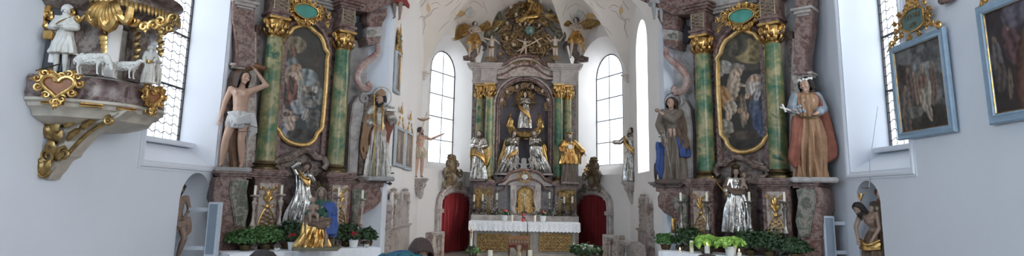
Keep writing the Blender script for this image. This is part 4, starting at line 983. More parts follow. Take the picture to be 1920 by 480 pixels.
# St Sebastian-like martyr
p, h = place(FL, 440, 315, .12, 137); h /= .99
def ex(root, g, H, T, hm):
    part(root, 'loincloth', 'cloth_white', lambda b: merge(b, remesh(_loin(H), H * .006, 1)))
    part(root, 'tree_trunk', 'wood', lambda b: tube(b, smoothpts([V(-.02, .12, 0) * H, V(-.06, .13, .3) * H, V(-.03, .13, .6) * H, V(-.08, .12, .95) * H, V(.06, .12, 1.08) * H, V(.2, .1, 1.06) * H], 5), [.045 * H, .05 * H, .05 * H, .04 * H, .03 * H], 8))
    part(root, 'arrow', 'wood_dark', lambda b: (tube(b, [V(.02, -.05, .46) * H, V(.2, -.2, .4) * H], .005 * H, 5), tube(b, [V(.0, -.08, .36) * H, V(.14, -.2, .36) * H], .005 * H, 5)))
    part(root, 'base', 'stone_grey', lambda b: box(b, V(0, .02, -.02) * H, V(.34, .26, .05) * H, bev=.02))
def _loin(H):
    b = bmn(); robe_bm(b, H, [(.575, 0, 0, .09, .085), (.53, 0, 0, .105, .095), (.47, -.01, 0, .11, .1), (.42, -.015, 0, .1, .09), (.4, -.02, 0, .09, .08)], 12, .12, 4)
    for k in range(5): tube(b, smoothpts([V(-.1 + .01 * k, -.05, .56 - .012 * k) * H, V(0, -.11, .5 - .014 * k) * H, V(.1, -.06, .55 - .02 * k) * H], 5), .016 * H, 6)
    for k in range(4): tube(b, smoothpts([V(.095 + .012 * k, -.05, .56) * H, V(.13 + .012 * k, -.05, .45) * H, V(.12 + .02 * k, -.03, .3 + .02 * k) * H], 5), [.02 * H, .018 * H, .01 * H], 6)
    return b
figure('statue_of_martyr', 'nearly bare statue in white loincloth, one arm raised, on the left altar', p, h / .99, toward(p, .7), skin='skin', hair='hair_brown', hairstyle='long', yaw=.7, nod=.1, tilt=.1,
       J=dict(elR=(.23, .02, .87), wrR=(.13, .03, 1.0), elL=(-.155, .03, .66), wrL=(-.17, -.03, .5), hiL=(-.05, 0, .52), knL=(-.1, -.04, .29), anL=(-.13, .01, .05), knR=(.04, -.02, .28), anR=(.06, .03, .045), pel=(.01, 0, .53), hed=(.015, -.02, .93)), extra=ex)
# bishop
p, h = place(FL, 706, 332, .1, 166)
def ex(root, g, H, T, hm):
    u = H
    part(root, 'mitre', 'cloth_tan', lambda b: robe_bm(b, 1, [(a, c.x, c.y, rx * u, ry * u) for a, c, rx, ry in [((T(0, 0, z)).z, T(0, .0, z), rx, ry) for z, rx, ry in ((.035, .05, .052), (.07, .056, .05), (.1, .046, .03), (.13, .006, .01))]], 4, .02, seg=24))
    halo(root, T, u, r=.12)
    part(root, 'crosier', 'old_gold', lambda b: (tube(b, [V(-.02, -.16, .0) * H, V(-.07, -.13, .97) * H], .007 * H, 6), tube(b, [V(-.105, -.13, .93) * H, V(-.03, -.13, .935) * H], .007 * H, 6), tube(b, [V(-.095, -.13, .96) * H, V(-.04, -.13, .965) * H], .006 * H, 6)))
    part(root, 'stole', 'gold', lambda b: [tube(b, smoothpts([T(s * .03, -.03, -.07), V(s * .045, -.095, .72) * H, V(s * .05, -.11, .55) * H], 4), .013 * H, 6) for s in (-1, 1)])
    part(root, 'book_and_stones', 'alb_silver', lambda b: (box(b, g['wrR'] + V(.0, -.03, .06) * H, V(.12, .08, .03) * H, rot=.3, bev=.005), [ball(b, g['wrR'] + V(.03 * k - .03, -.04, .09) * H, .017 * H, seg=8) for k in range(3)]))
    part(root, 'base', 'stone_grey', lambda b: box(b, V(0, 0, -.02) * H, V(.42, .3, .05) * H, bev=.02))
figure('statue_of_bishop', 'bishop statue with mitre, halo and staff at the inner edge of the left altar', p, h / 1.06, toward(p, .8), skin='skin', hair='hair_dark', beard='short', yaw=-.3, nod=.2, tilt=.1,
       J=dict(elL=(-.16, 0, .66), wrL=(-.08, -.1, .62), elR=(.16, 0, .67), wrR=(.13, -.12, .72)), extra=ex,
       garb=[dict(mat='alb_silver', rings=rb(.86), n=11, amp=.32, seed=3, sleeves=[('L', .055, .055, .7), ('R', .055, .055, .7)]),
             dict(name='cope', mat='cloth_rust', rings=[(.84, 0, .0, .07, .06), (.78, 0, .01, .135, .085), (.62, 0, .02, .16, .11), (.5, -.02, .02, .15, .11), (.25, -.05, .03, .14, .1), (.2, -.05, .03, .13, .1)], a0=-.45, a1=PI + .45, n=8, amp=.16, seed=8),
             dict(name='cope_lining', mat='cloth_tan', kind='drape', path=[(-.1, -.06, .74), (-.15, -.08, .55), (-.15, -.06, .35), (-.13, -.03, .2)], w=.06, wdir=(1, .3, 0), strands=3, r=.02)])
# silver-clad figure under the left painting
p, h = place(FL, 562, 425, .28, 303)
figure('statue_in_silver_robe', 'silver-clad statue bending its arm to its head, below the left altar painting', p, h / 1.0, toward(p, .5), skin='skin_dark', hair='hair_brown', nod=.5, tilt=.5, yaw=.5, fat=.9,
       J=dict(hed=(.05, -.05, .92), elL=(-.16, -.03, .9), wrL=(-.04, -.06, .98), elR=(.15, -.02, .7), wrR=(.1, -.09, .8)),
       garb=[dict(mat='silver', rings=[(.84, 0, 0, .06, .05), (.8, 0, 0, .115, .07), (.7, 0, 0, .11, .08), (.58, 0, 0, .1, .08), (.4, .01, 0, .15, .11), (.2, -.02, 0, .19, .13), (0, -.03, 0, .21, .14)], n=12, amp=.22, seed=5, sleeves=[('L', .055, .05, .8), ('R', .055, .05, .8)]),
             dict(name='collar', mat='gold', kind='drape', path=[(-.05, -.07, .8), (.02, -.11, .74), (.1, -.09, .68), (.13, -.06, .76)], w=.09, strands=4, r=.016)])
# seated Madonna with child, blue and gold
p = at(596, 462, 10.55); h = height(p, 596, 348)
def ex(root, g, H, T, hm):
    k = H
    b = bmn(); c = g['wrL'] + V(.02, -.06, .04) * H
    capsule(b, c + V(0, 0, .0) * k, c + V(.0, .0, .11) * k, .048 * k, .04 * k); head_bm(b, c + V(-.01, -.01, .19) * k, k, .72, Matrix.Rotation(.5, 3, 'Z'))
    for s in (-1, 1):
        capsule(b, c + V(s * .03, -.01, .0) * k, c + V(s * .05 + .03, -.09, -.01) * k, .033 * k, .024 * k); capsule(b, c + V(s * .05 + .03, -.09, -.01) * k, c + V(s * .05 + .04, -.1, -.1) * k, .024 * k, .015 * k)
        capsule(b, c + V(s * .04, 0, .11) * k, c + V(s * .07, -.05, .06) * k, .02 * k, .016 * k); capsule(b, c + V(s * .07, -.05, .06) * k, c + V(s * .05 + .04, -.1, .07) * k, .016 * k, .012 * k)
    link('child', remesh(b, k * .006), 'skin_dark', root)['label'] = 'bare child sitting on the lap'
    part(root, 'throne', 'bronze_green', lambda b: (box(b, V(0, .08, .14) * k, V(.42, .22, .3) * k, bev=.02), box(b, V(0, -.05, -.015) * k, V(.62, .5, .05) * k, bev=.01)))
    part(root, 'rays', 'bronze', lambda b: [leaf(b, T(0, .05, .03), T(.16 * math.cos(a), .05, .03 + .16 * math.sin(a)), .018 * k, bend=V(0, -.005, 0)) for a in [PI * (.05 + .9 * i / 10) for i in range(11)]])
    part(root, 'small_figure', 'cloth_blue', lambda b: (robe_bm(b, k, [(.42, .2, -.1, .02, .02), (.4, .2, -.1, .05, .04), (.3, .2, -.1, .055, .045), (.14, .2, -.1, .06, .05)], 6, .15, 2), ball(b, V(.2, -.1, .46) * k, .04 * k)))
figure('seated_madonna', 'seated madonna with bare child on her lap among the left altar plants', p, h / .86, toward(p, .6), skin='skin_dark', nod=.15, yaw=.2,
       J=dict(pel=(0, .03, .34), wai=(0, .03, .43), che=(0, .02, .55), nek=(0, 0, .66), hed=(0, -.02, .745), shL=(-.1, .02, .62), shR=(.1, .02, .62), elL=(-.15, 0, .47), elR=(.16, 0, .47), wrL=(-.1, -.12, .42), wrR=(.06, -.16, .42), hiL=(-.06, 0, .34), hiR=(.06, 0, .34), knL=(-.13, -.2, .33), knR=(.13, -.2, .33), anL=(-.15, -.2, .05), anR=(.13, -.2, .05)),
       garb=[dict(mat='cloth_green', rings=[(.66, 0, 0, .05, .05), (.62, 0, .02, .115, .075), (.5, 0, .02, .1, .08), (.38, 0, .0, .13, .11), (.3, 0, -.04, .16, .12)], n=8, sleeves=[('L', .05, .045, .8), ('R', .05, .045, .8)], yoke=0),
             dict(name='skirt', mat='gold', rings=[(.375, -.02, -.08, .13, .1), (.35, -.02, -.1, .175, .14), (.22, -.04, -.11, .17, .15), (.1, -.05, -.11, .19, .155), (0, -.06, -.11, .215, .165)], n=11, amp=.2, seed=5, yoke=0),
             dict(name='lap_cloth', mat='cloth_brown', kind='drape', path=[(-.18, -.16, .37), (-.05, -.24, .35), (.06, -.24, .33), (.17, -.18, .37)], w=.08, strands=4, r=.03),
             dict(name='mantle', mat='cloth_blue', kind='drape', path=[(.1, .0, .62), (.18, -.06, .48), (.19, -.16, .33), (.2, -.2, .18)], w=.1, wdir=(1, .3, 0), strands=6, r=.028), dict(name='hood', kind='hood', mat='cloth_taupe')], extra=ex)
# ---- right altar
p, h = place(FRT, 1262, 338, .12, 182)
def ex(root, g, H, T, hm):
    halo(root, T, H, 'bronze', .1)
    part(root, 'sword', 'old_silver', lambda b: (tube(b, [g['wrL'] + V(0, -.05, .03) * H, V(-.03, -.2, .02) * H], [.012 * H, .014 * H, .009 * H], 6, flat=.45), tube(b, [g['wrL'] + V(-.07, -.05, .0) * H, g['wrL'] + V(.07, -.05, .0) * H], .008 * H, 6), tube(b, [g['wrL'] + V(0, -.05, 0) * H, g['wrL'] + V(.005, -.03, .07) * H], .009 * H, 6)))
    part(root, 'palm_heart', 'skin_dark', lambda b: ball(b, g['wrR'] + V(-.05, -.03, .03) * H, .03 * H, (1, 1, .8)))
    part(root, 'base', 'wood_dark', lambda b: box(b, V(0, 0, -.02) * H, V(.42, .3, .05) * H, bev=.02))
    part(root, 'wheel', 'wood_dark', lambda b: tube(b, [V(-.2, .02 + .0, .1) * H + V(.0, .09 * math.cos(a), .09 * math.sin(a)) * H for a in [2 * PI * i / 20 for i in range(20)]], .014 * H, 6, closed=True))
figure('statue_with_sword', 'female statue in brown and blue robes with a long sword, inner right altar', p, h / 1.0, toward(p, .6), skin='skin', hair='hair_brown', hairstyle='curly', yaw=-.5, nod=-.05,
       J=dict(elL=(-.15, 0, .66), wrL=(-.1, -.12, .5), elR=(.0, -.12, .7), wrR=(-.13, -.17, .78)), extra=ex,
       garb=[dict(mat='cloth_taupe', rings=rb(.92), n=10, amp=.3, seed=11, sleeves=[('L', .05, .045, .6), ('R', .05, .045, .6)]),
             dict(name='overskirt', mat='cloth_brown', rings=[(.62, .02, 0, .1, .09), (.5, .03, 0, .14, .11), (.42, .05, 0, .16, .12), (.36, .06, .0, .15, .11)], a0=-1.2, a1=2.6, n=8, amp=.2, seed=2),
             dict(name='underskirt', mat='cloth_blue', rings=[(.5, .04, .0, .1, .09), (.38, .07, .0, .125, .1), (.27, .08, 0, .12, .1)], a0=-1.6, a1=1.6, n=8, amp=.15, seed=6),
             dict(name='mantle', mat='cloth_blue', kind='drape', path=[(-.1, .02, .45), (-.13, -.03, .3), (-.12, -.04, .15), (-.1, -.03, .02)], w=.1, wdir=(1, .3, 0), strands=5, r=.028),
             dict(name='cloak', mat='cloth_brown', kind='drape', path=[(.06, .05, .82), (.13, .03, .72), (.15, .02, .58), (.14, .03, .42)], w=.09, wdir=(1, .3, 0), strands=5, r=.026)])
# silver madonna standing on the right altar
p, h = place(FRT, 1384, 436, .32, 303)
def ex(root, g, H, T, hm):
    crown(root, T, H * 1.1, 'bronze')
    part(root, 'sceptre', 'gold', lambda b: (tube(b, [g['wrL'] + V(.03, .0, -.08) * H, g['wrL'] + V(-.2, -.06, .22) * H], .009 * H, 6), ball(b, g['wrL'] + V(-.2, -.06, .22) * H, .02 * H)))
    b = bmn(); c = g['wrR'] + V(.0, -.04, .04) * H; k = H
    capsule(b, c, c + V(.0, 0, .09) * k, .035 * k, .03 * k); head_bm(b, c + V(.01, -.01, .15) * k, k, .62, Matrix.Rotation(.3, 3, 'Z'))
    for s in (-1, 1): capsule(b, c + V(s * .02, -.01, 0) * k, c + V(s * .04, -.06, -.05) * k, .025 * k, .016 * k); capsule(b, c + V(s * .03, 0, .08) * k, c + V(s * .08, -.04, .1) * k, .015 * k, .011 * k)
    link('child', remesh(b, k * .006), 'skin_dark', root)['label'] = 'small child held on the arm'
figure('silver_madonna', 'crowned madonna in a shining silver robe holding child and long sceptre, on the right altar', p, h / 1.09, toward(p, .5), skin='skin_dark', hair='hair_brown', hairstyle='long', yaw=.0, nod=.1,
       J=dict(elL=(-.16, -.02, .68), wrL=(-.17, -.1, .62), elR=(.14, -.02, .67), wrR=(.08, -.12, .68)), extra=ex,
       garb=[dict(mat='silver', rings=[(.84, 0, 0, .06, .05), (.8, 0, 0, .11, .065), (.7, 0, 0, .105, .08), (.58, 0, 0, .11, .09), (.4, 0, 0, .155, .12), (.2, 0, 0, .17, .13), (0, 0, 0, .19, .14)], n=12, amp=.24, seed=9, sleeves=[('L', .055, .05, .8), ('R', .055, .05, .8)]),
             dict(name='mantle', mat='cloth_brown', kind='drape', path=[(-.13, -.02, .78), (-.16, -.06, .68), (.0, -.13, .62), (.15, -.08, .68)], w=.05, strands=4, r=.022)])
# female saint with wreath, red cloak
p, h = place(FRT, 1521, 334, .14, 146)
def ex(root, g, H, T, hm):
    part(root, 'flower_wreath', 'petal_white', lambda b: [ball(b, T(.056 * math.cos(a), .008 + .056 * math.sin(a), .045 + .008 * (i % 2)), .014 * H, seg=6) for i, a in enumerate([2 * PI * i / 14 for i in range(14)])])
    part(root, 'crucifix', 'marble_white', lambda b: (tube(b, [g['wrL'] + V(.05, -.02, -.04) * H, g['wrL'] + V(-.13, -.05, .02) * H], .009 * H, 6), tube(b, [g['wrL'] + V(-.11, -.05, .05) * H, g['wrL'] + V(-.08, -.05, -.03) * H], .009 * H, 6)))
    part(root, 'roses', 'cloth_greyblue', lambda b: [ball(b, g['wrL'] + V(rnd.uniform(-.02, .09), -.05, rnd.uniform(-.03, .03)) * H, .015 * H, seg=6) for i in range(12)])
    part(root, 'base', 'stone_grey', lambda b: box(b, V(0, 0, -.02) * H, V(.42, .3, .05) * H, bev=.02))
    part(root, 'apron_band', 'bronze', lambda b: tube(b, smoothpts([V(-.1, -.08, .6) * H, V(0, -.125, .58) * H, V(.1, -.08, .61) * H], 4), .01 * H, 6))
figure('statue_in_red_cloak', 'female statue with white flower wreath, rust dress and red cloak, outer end of right altar', p, h / 1.0, toward(p, .5), skin='skin', hair='hair_dark', hairstyle='curly', yaw=-.7, nod=.15, tilt=-.1, hk=1.05,
       J=dict(elL=(-.15, -.02, .68), wrL=(-.15, -.13, .66), elR=(.15, 0, .68), wrR=(.07, -.12, .63)), extra=ex,
       garb=[dict(mat='cloth_tan', rings=[(.83, 0, 0, .06, .05), (.8, 0, 0, .11, .07), (.7, 0, 0, .105, .08), (.62, 0, 0, .09, .08), (.45, 0, 0, .12, .1), (.2, 0, 0, .125, .11), (0, 0, 0, .13, .11)], n=9, amp=.3, seed=13),
             dict(name='sleeves', mat='cloth_greyblue', rings=[(.77, 0, .01, .07, .04), (.75, 0, .01, .075, .045), (.72, 0, .01, .07, .04)], n=6, amp=.05, yoke=0, sleeves=[('L', .05, .04, .75), ('R', .05, .04, .75)]),
             dict(name='cloak', mat='cloth_rust', rings=[(.83, .02, .01, .07, .07), (.78, .03, .02, .12, .09), (.6, .05, .03, .13, .1), (.4, .07, .03, .145, .1), (.22, .09, .03, .14, .1), (.15, .07, .04, .09, .07)], a0=-.9, a1=2.2, n=8, amp=.26, seed=4),
             dict(name='underdress', mat='cloth_rust', kind='drape', path=[(-.08, -.05, .6), (-.13, -.07, .4), (-.14, -.06, .2), (-.12, -.05, .1)], w=.08, wdir=(1, .3, 0), strands=5, r=.028)])
# small gilded bust group at the inner corner of the right altar
p, h = place(FRT, 1266, 437, .42, 402)
figure('small_madonna', 'small dark carved madonna with gold trim beside the plants under the sword statue', p, h / 1.0, toward(p, .5), skin='skin_dark', hair='hair_brown', hk=1.15,
       garb=[dict(mat='bronze', rings=rb(1.25), n=8, amp=.2), dict(name='mantle', mat='gold', kind='drape', path=[(-.12, -.03, .8), (-.14, -.08, .5), (-.1, -.1, .2)], w=.06, wdir=(1, 0, 0), strands=3, r=.02)])

# ================================================================ FIGURES OF THE MAIN ALTAR
def mstat(px, pyb, pyt, Y): p = at(px, pyb, Y); return p, at(px, pyt, Y).z - p.z
p, h = mstat(897, 336, 244, 18.8)
figure('gilded_saint', 'bearded silver and gold saint clasping hands, left of the main altar niche', p, h, -.15, skin='skin_pale', hair='hair_brown', hairstyle='long', beard='short', yaw=-.3,
       J=dict(elL=(-.15, -.02, .68), wrL=(-.04, -.13, .66), elR=(.15, -.02, .68), wrR=(.05, -.13, .64)),
       garb=[dict(mat='silver', rings=rb(1.0), n=11, amp=.24, seed=21, sleeves=[('L', .055, .05, .8), ('R', .055, .05, .8)]),
             dict(name='cloak', mat='old_gold', rings=[(.83, 0, .02, .08, .06), (.75, 0, .02, .15, .08), (.55, .02, .03, .18, .1), (.35, .03, .03, .17, .1), (.25, .03, .03, .12, .08)], a0=-.5, a1=PI + .5, n=8, amp=.16, seed=2),
             dict(name='sash', mat='gold', kind='drape', path=[(-.13, -.06, .55), (0, -.12, .5), (.12, -.1, .42), (.15, -.06, .3)], w=.08, strands=4, r=.022)],
       extra=lambda r, g, H, T, hm: part(r, 'base', 'marble_brown', lambda b: box(b, V(0, 0, -.02) * H, V(.34, .26, .04) * H)))
p, h = mstat(1067, 341, 246, 18.8)
def ex(r, g, H, T, hm):
    part(r, 'priestly_hat', 'old_gold', lambda b: (robe_bm(b, 1, [(g['hed'].z + z * H, g['hed'].x, g['hed'].y + .01 * H, w * H, w * H) for z, w in ((.085, .045), (.07, .07), (.04, .058), (.03, .055))], 5, .03, seg=24)))
    part(r, 'breastplate', 'old_silver', lambda b: box(b, V(0, -.125, .7) * H, V(.09, .02, .08) * H, bev=.004))
    w = g['wrR']
    part(r, 'censer', 'gold', lambda b: ([tube(b, [w + V(s * .01, -.02, -.0) * H, w + V(.03 + s * .03, -.02, -.3) * H], .003 * H, 4) for s in (-1, 0, 1)], ball(b, w + V(.03, -.02, -.34) * H, .045 * H, (1, 1, .8)), leaf(b, w + V(.03, -.02, -.3) * H, w + V(.03, -.02, -.25) * H, .04 * H), ball(b, w + V(.03, -.02, -.39) * H, .025 * H)))
    part(r, 'base', 'marble_brown', lambda b: box(b, V(0, 0, -.02) * H, V(.34, .26, .04) * H))
figure('gilded_priest_with_censer', 'gilded high priest statue swinging a censer, right of the main altar niche', p, h / 1.03, .1, skin='skin_pale', hair='hair_grey', beard='long', yaw=.4,
       J=dict(elR=(.19, -.03, .7), wrR=(.29, -.1, .58), elL=(-.17, -.02, .68), wrL=(-.12, -.12, .6)), extra=ex,
       garb=[dict(mat='cloth_taupe', rings=rb(.95), n=9, amp=.2, seed=5), dict(name='tunic', mat='gold', rings=[(.82, 0, 0, .08, .06), (.76, 0, 0, .13, .085), (.62, 0, 0, .11, .09), (.5, 0, 0, .15, .11), (.38, 0, 0, .18, .13), (.35, 0, 0, .17, .12)], n=10, amp=.2, seed=7, sleeves=[('L', .055, .06, .7), ('R', .055, .065, .7)]),
             dict(name='cloak', mat='old_gold', kind='drape', path=[(.1, .04, .8), (.19, .02, .65), (.2, 0, .48), (.17, .02, .36)], w=.1, wdir=(1, .3, 0), strands=5, r=.022)])
def devout(px, s, name, label, beard, cloak, sd):
    p, h = mstat(px, 325, 245, 19.12)
    figure(name, label, p, h, s * .25, skin='skin_pale', hair='hair_brown' if s < 0 else 'hair_grey', hairstyle='long' if s < 0 else 'short', beard=beard, yaw=-s * .5, nod=-.2,
           J=dict(hed=(-s * .03, -.01, .925), elL=(-.13, -.05, .68), wrL=(-.01 - s * .04, -.15, .72), elR=(.13, -.05, .68), wrR=(.02 - s * .04, -.15, .72), knL=(-.07, -.1, .3), knR=(.08, -.06, .28)),
           garb=[dict(mat='silver', rings=[(.83, 0, 0, .06, .05), (.8, 0, 0, .12, .07), (.68, 0, 0, .12, .09), (.5, s * .03, 0, .14, .1), (.3, s * .08, -.02, .18, .12), (.12, s * .14, -.02, .2, .12), (0, s * .18, 0, .21, .12)], n=11, amp=.26, seed=sd, sleeves=[('L', .06, .055, .8), ('R', .06, .055, .8)]),
                 dict(name='cloak', mat=cloak, kind='drape', path=[(s * .1, .0, .8), (s * .19, -.02, .6), (s * .24, -.04, .35), (s * .32, -.03, .05)], w=.1, wdir=(1, .3, 0), strands=5, r=.026),
                 dict(name='sash', mat='gold' if s < 0 else 'old_silver', kind='drape', path=[(-s * .12, -.08, .5), (0, -.14, .42), (s * .14, -.1, .3)], w=.07, strands=4, r=.022)],
           extra=lambda r, g, H, T, hm: (halo(r, T, H, 'old_gold', .1), part(r, 'base', 'marble_grey', lambda b: box(b, V(s * .1, 0, -.02) * H, V(.6, .26, .04) * H))))
devout(961, -1, 'praying_woman_statue', 'silver praying woman with gold cloak, left in the main altar niche', None, 'old_gold', 31)
devout(1003, 1, 'praying_man_statue', 'silver bearded man praying with gold cloak, right in the main altar niche', 'long', 'gold', 33)
# scrolled stand between the praying pair
r = thing('scroll_stand', 'grey double-scroll stand between the two praying statues', 'stand', at(982, 324, 19.0)); b = bmn()
for s in (-1, 1): scroll(b, V(s * .16, 0, .2), .13, 1.6, PI / 2, -s, .035); scroll(b, V(s * .2, 0, .4), .07, 1.5, -PI / 2, s, .025)
box(b, V(0, .0, .04), V(.8, .2, .08), bev=.01); box(b, V(0, .02, .25), V(.16, .1, .4), bev=.02); link('double_scroll', b, 'stone_grey', r)
# Immaculata over clouds, with rays
p, h = mstat(984, 241, 172, 19.3)
def ex(r, g, H, T, hm):
    b = bmn()
    for i in range(30):
        a = 2 * PI * i / 30; L_ = .42 if i % 2 else .33; c = V(0, .12, .78) * H; leaf(b, c + V(math.cos(a), 0, math.sin(a)) * .08 * H, c + V(math.cos(a), 0, math.sin(a)) * L_ * H, .03 * H, bend=V(0, -.004, 0))
    link('rays', b, 'gold', r)
    b = bmn(); rr = random.Random(6)
    for k in range(34):
        a = PI * (-.12 + 1.24 * rr.random()); q = .52 + .14 * rr.random(); c = V(q * math.cos(a) * 1.08, .06, .72 + q * math.sin(a) * .75) * H
        scroll(b, c, rr.uniform(.05, .1) * H, 1.5, rr.uniform(0, 6), rr.choice((-1, 1)), .022 * H, n=14)
    link('cloud_wreath', b, 'gilt_brown', r)
    for i, a in enumerate((.15, .75, 1.25, PI - 1.2, PI - .65, PI - .1)):
        b = bmn(); c = V(.58 * math.cos(a) * 1.08, -.02, .72 + .58 * math.sin(a) * .75) * H; head_bm(b, c, H, .85, Matrix.Rotation(.5 * (-1) ** i, 3, 'Z')); link('cherub_head', remesh(b, .012), 'skin_pale', r)
    b = bmn()
    for k in range(12):
        a = PI * (1.1 + .8 * k / 11); scroll(b, V(.42 * math.cos(a), 0, .12 + .32 * math.sin(a)) * H, .09 * H, 1.4, rr.uniform(0, 6), (-1) ** k, .03 * H, n=14)
    tube(b, smoothpts([V(-.42, -.02, .12) * H, V(-.25, -.05, -.12) * H, V(0, -.07, -.18) * H, V(.25, -.05, -.12) * H, V(.42, -.02, .12) * H], 6), [.01, .07 * H, .09 * H, .07 * H, .01], 8)
    link('crescent_cloud', b, 'old_gold', r)
    b = bmn(); head_bm(b, V(0, -.1, -.14) * H, H, .9, Matrix.Identity(3)); link('cherub_head', remesh(b, .012), 'gold', r)
    for s in (-1, 1):
        b = bmn(); c = V(s * .42, -.02, .02) * H; robe_bm(b, H, [(.3, s * .4, 0, .04, .04), (.2, s * .4, 0, .08, .06), (.05, s * .42, 0, .09, .06), (0, s * .42, 0, .05, .05)], 6, .2, 3); head_bm(b, V(s * .38, -.03, .36) * H, H, .85, Matrix.Rotation(s * .6, 3, 'Z')); link('small_angel', remesh(b, .012), 'old_gold', r)
figure('madonna_in_glory', 'gilded madonna on clouds amid golden rays, high in the main altar niche', p, h, 0, skin='skin_pale', hair='hair_brown', hairstyle='long', yaw=-.3, nod=-.2,
       J=dict(elL=(-.12, -.05, .68), wrL=(.0, -.14, .72), elR=(.13, -.05, .68), wrR=(.02, -.13, .7)), extra=ex,
       garb=[dict(mat='silver', rings=rb(1.05), n=10, amp=.26, seed=41, sleeves=[('L', .055, .05, .8), ('R', .055, .05, .8)]), dict(name='mantle', mat='gold', kind='drape', path=[(-.12, -.02, .78), (-.16, -.05, .6), (-.02, -.13, .45), (.13, -.1, .3), (.1, -.08, .12)], w=.07, strands=4, r=.022)])
# angels and putti on the cornice
for s, (px, pb, pt) in ((-1, (889, 108, 40)), (1, (1080, 110, 33))):
    p, h = mstat(px, pb, pt, 18.95)
    figure('winged_angel', 'gold-winged angel perched on the %s end of the main altar cornice' % ('left' if s < 0 else 'right'), p, h, 0, skin='skin_pale', hair='hair_brown', hairstyle='short', yaw=-s * .5, tilt=-s * .15,
           J=dict(elL=(-.16, -.04, .74), wrL=(-.04, -.14, .72) if s > 0 else (-.1, -.14, .66), elR=(.15, -.04, .72), wrR=(.05, -.14, .68), knL=(-.1, -.12, .33), knR=(.07, -.12, .36), anL=(-.13, .0, .05), anR=(.1, -.02, .1), hiL=(-.05, 0, .5)),
           garb=[dict(mat='gold', rings=[(.66, 0, 0, .09, .08), (.55, 0, 0, .13, .1), (.42, 0, -.04, .17, .13), (.34, -.02, -.05, .16, .12)], n=9, amp=.22, seed=51), dict(name='flying_drape', mat='gold', kind='drape', path=[(-.1, -.05, .5), (0, -.13, .42), (.12, -.1, .34), (s * .2, 0, .2)], w=.08, strands=4, r=.022)],
           extra=lambda r, g, H, T, hm: (wing(r, V(-.06, .08, .8) * H, [V(-.35, .1, 1.0) * H, V(-.55, .08, .85) * H, V(-.66, .06, .62) * H, V(-.6, .05, .45) * H, V(-.4, .05, .5) * H] if s < 0 else [V(-.4, .05, 1.12) * H, V(-.75, .0, 1.1) * H, V(-.7, .0, .98) * H, V(-.4, .05, .85) * H], 'old_gold', w=.07 * H),
                                         wing(r, V(.06, .08, .8) * H, [V(.4, -.0, 1.06) * H, V(.78, -.1, 1.0) * H, V(.72, -.1, .88) * H, V(.4, .0, .72) * H], 'old_gold', w=.07 * H),
                                         part(r, 'volute_seat', 'marble_brown', lambda b: tube(b, smoothpts([V(s * .1, .1, .5) * H, V(s * .0, .1, .42) * H, V(-s * .03, .1, .2) * H, V(s * .12, .1, .03) * H, V(s * .3, .1, .0) * H], 5), [.05 * H, .07 * H, .07 * H, .08 * H, .05 * H], 8, flat=1.3))))
for k, (px, pb, pt, lab) in enumerate(((921, 110, 66, 'pale putto standing left of the clouds on the main altar gable'), (1041, 108, 66, 'pale putto standing right of the clouds on the main altar gable'))):
    s = -1 if k == 0 else 1; p, h = mstat(px, pb, pt, 19.0)
    figure('putto', lab, p, h, 0, fat=1.45, hk=1.45, skin='skin_pale', hair='hair_brown', hairstyle='short', yaw=-s * .4, J=dict(hed=(0, -.01, .9), elL=(-.2, -.04, .82 if s < 0 else .7), wrL=(-.32, -.08, .86 if s < 0 else .82), elR=(.2, -.04, .75), wrR=(.32, -.08, .62 if s < 0 else .9)), group=None,
           garb=[dict(mat='old_gold', name='sash', kind='drape', path=[(-.12, -.05, .5), (0, -.12, .44), (.13, -.05, .5)], w=.05, strands=3, r=.02)], extra=lambda r, g, H, T, hm: part(r, 'cloud_base', 'gilt_brown', lambda b: [scroll(b, V((q - 1) * .16, 0, -.03) * H, .1 * H, 1.4, q, 1, .04 * H, n=14) for q in range(3)]))
# child with a cross below the globe, globe, God the Father in gold
p, h = mstat(984, 104, 76, 18.95)
figure('putto_with_cross', 'pale putto sprawling with a wooden cross below the blue globe', p, h * 1.15, 0, fat=1.35, hk=1.35, skin='skin_pale', hair='hair_brown', yaw=.3, J=dict(elL=(-.25, -.04, .84), wrL=(-.42, -.08, .92), elR=(.2, -.04, .75), wrR=(.34, -.08, .8), knL=(-.15, -.15, .3), anL=(-.25, -.05, .1)),
       garb=[dict(mat='cloth_cream', name='sash', kind='drape', path=[(-.16, -.05, .5), (0, -.12, .44), (.15, -.05, .55)], w=.05, strands=3, r=.025)],
       extra=lambda r, g, H, T, hm: part(r, 'cross', 'wood_pale', lambda b: (tube(b, [V(-.45, -.3, .15) * H, V(.95, -.3, .95) * H], .045 * H, 4), tube(b, [V(.5, -.3, 1.0) * H, V(.85, -.3, .55) * H], .045 * H, 4))))
b = bmn(); c = at(993, 57, 18.85); ball(b, V(0, 0, 0), .155, seg=24); r = thing('celestial_globe', 'blue-green globe among gilded clouds atop the main altar', 'globe', c); link('sphere', b, 'globe_blue', r)
b = bmn(); tube(b, [V(.158 * math.cos(a), .158 * math.sin(a), 0) for a in [2 * PI * i / 28 for i in range(28)]], .01, 6, closed=True); tube(b, [V(0, -.158 * math.sin(a), .158 * math.cos(a)) for a in [PI * i / 14 for i in range(15)]], .01, 6); link('gilded_band', b, 'old_gold', r)
p, h = mstat(986, 52, -10, 18.95)
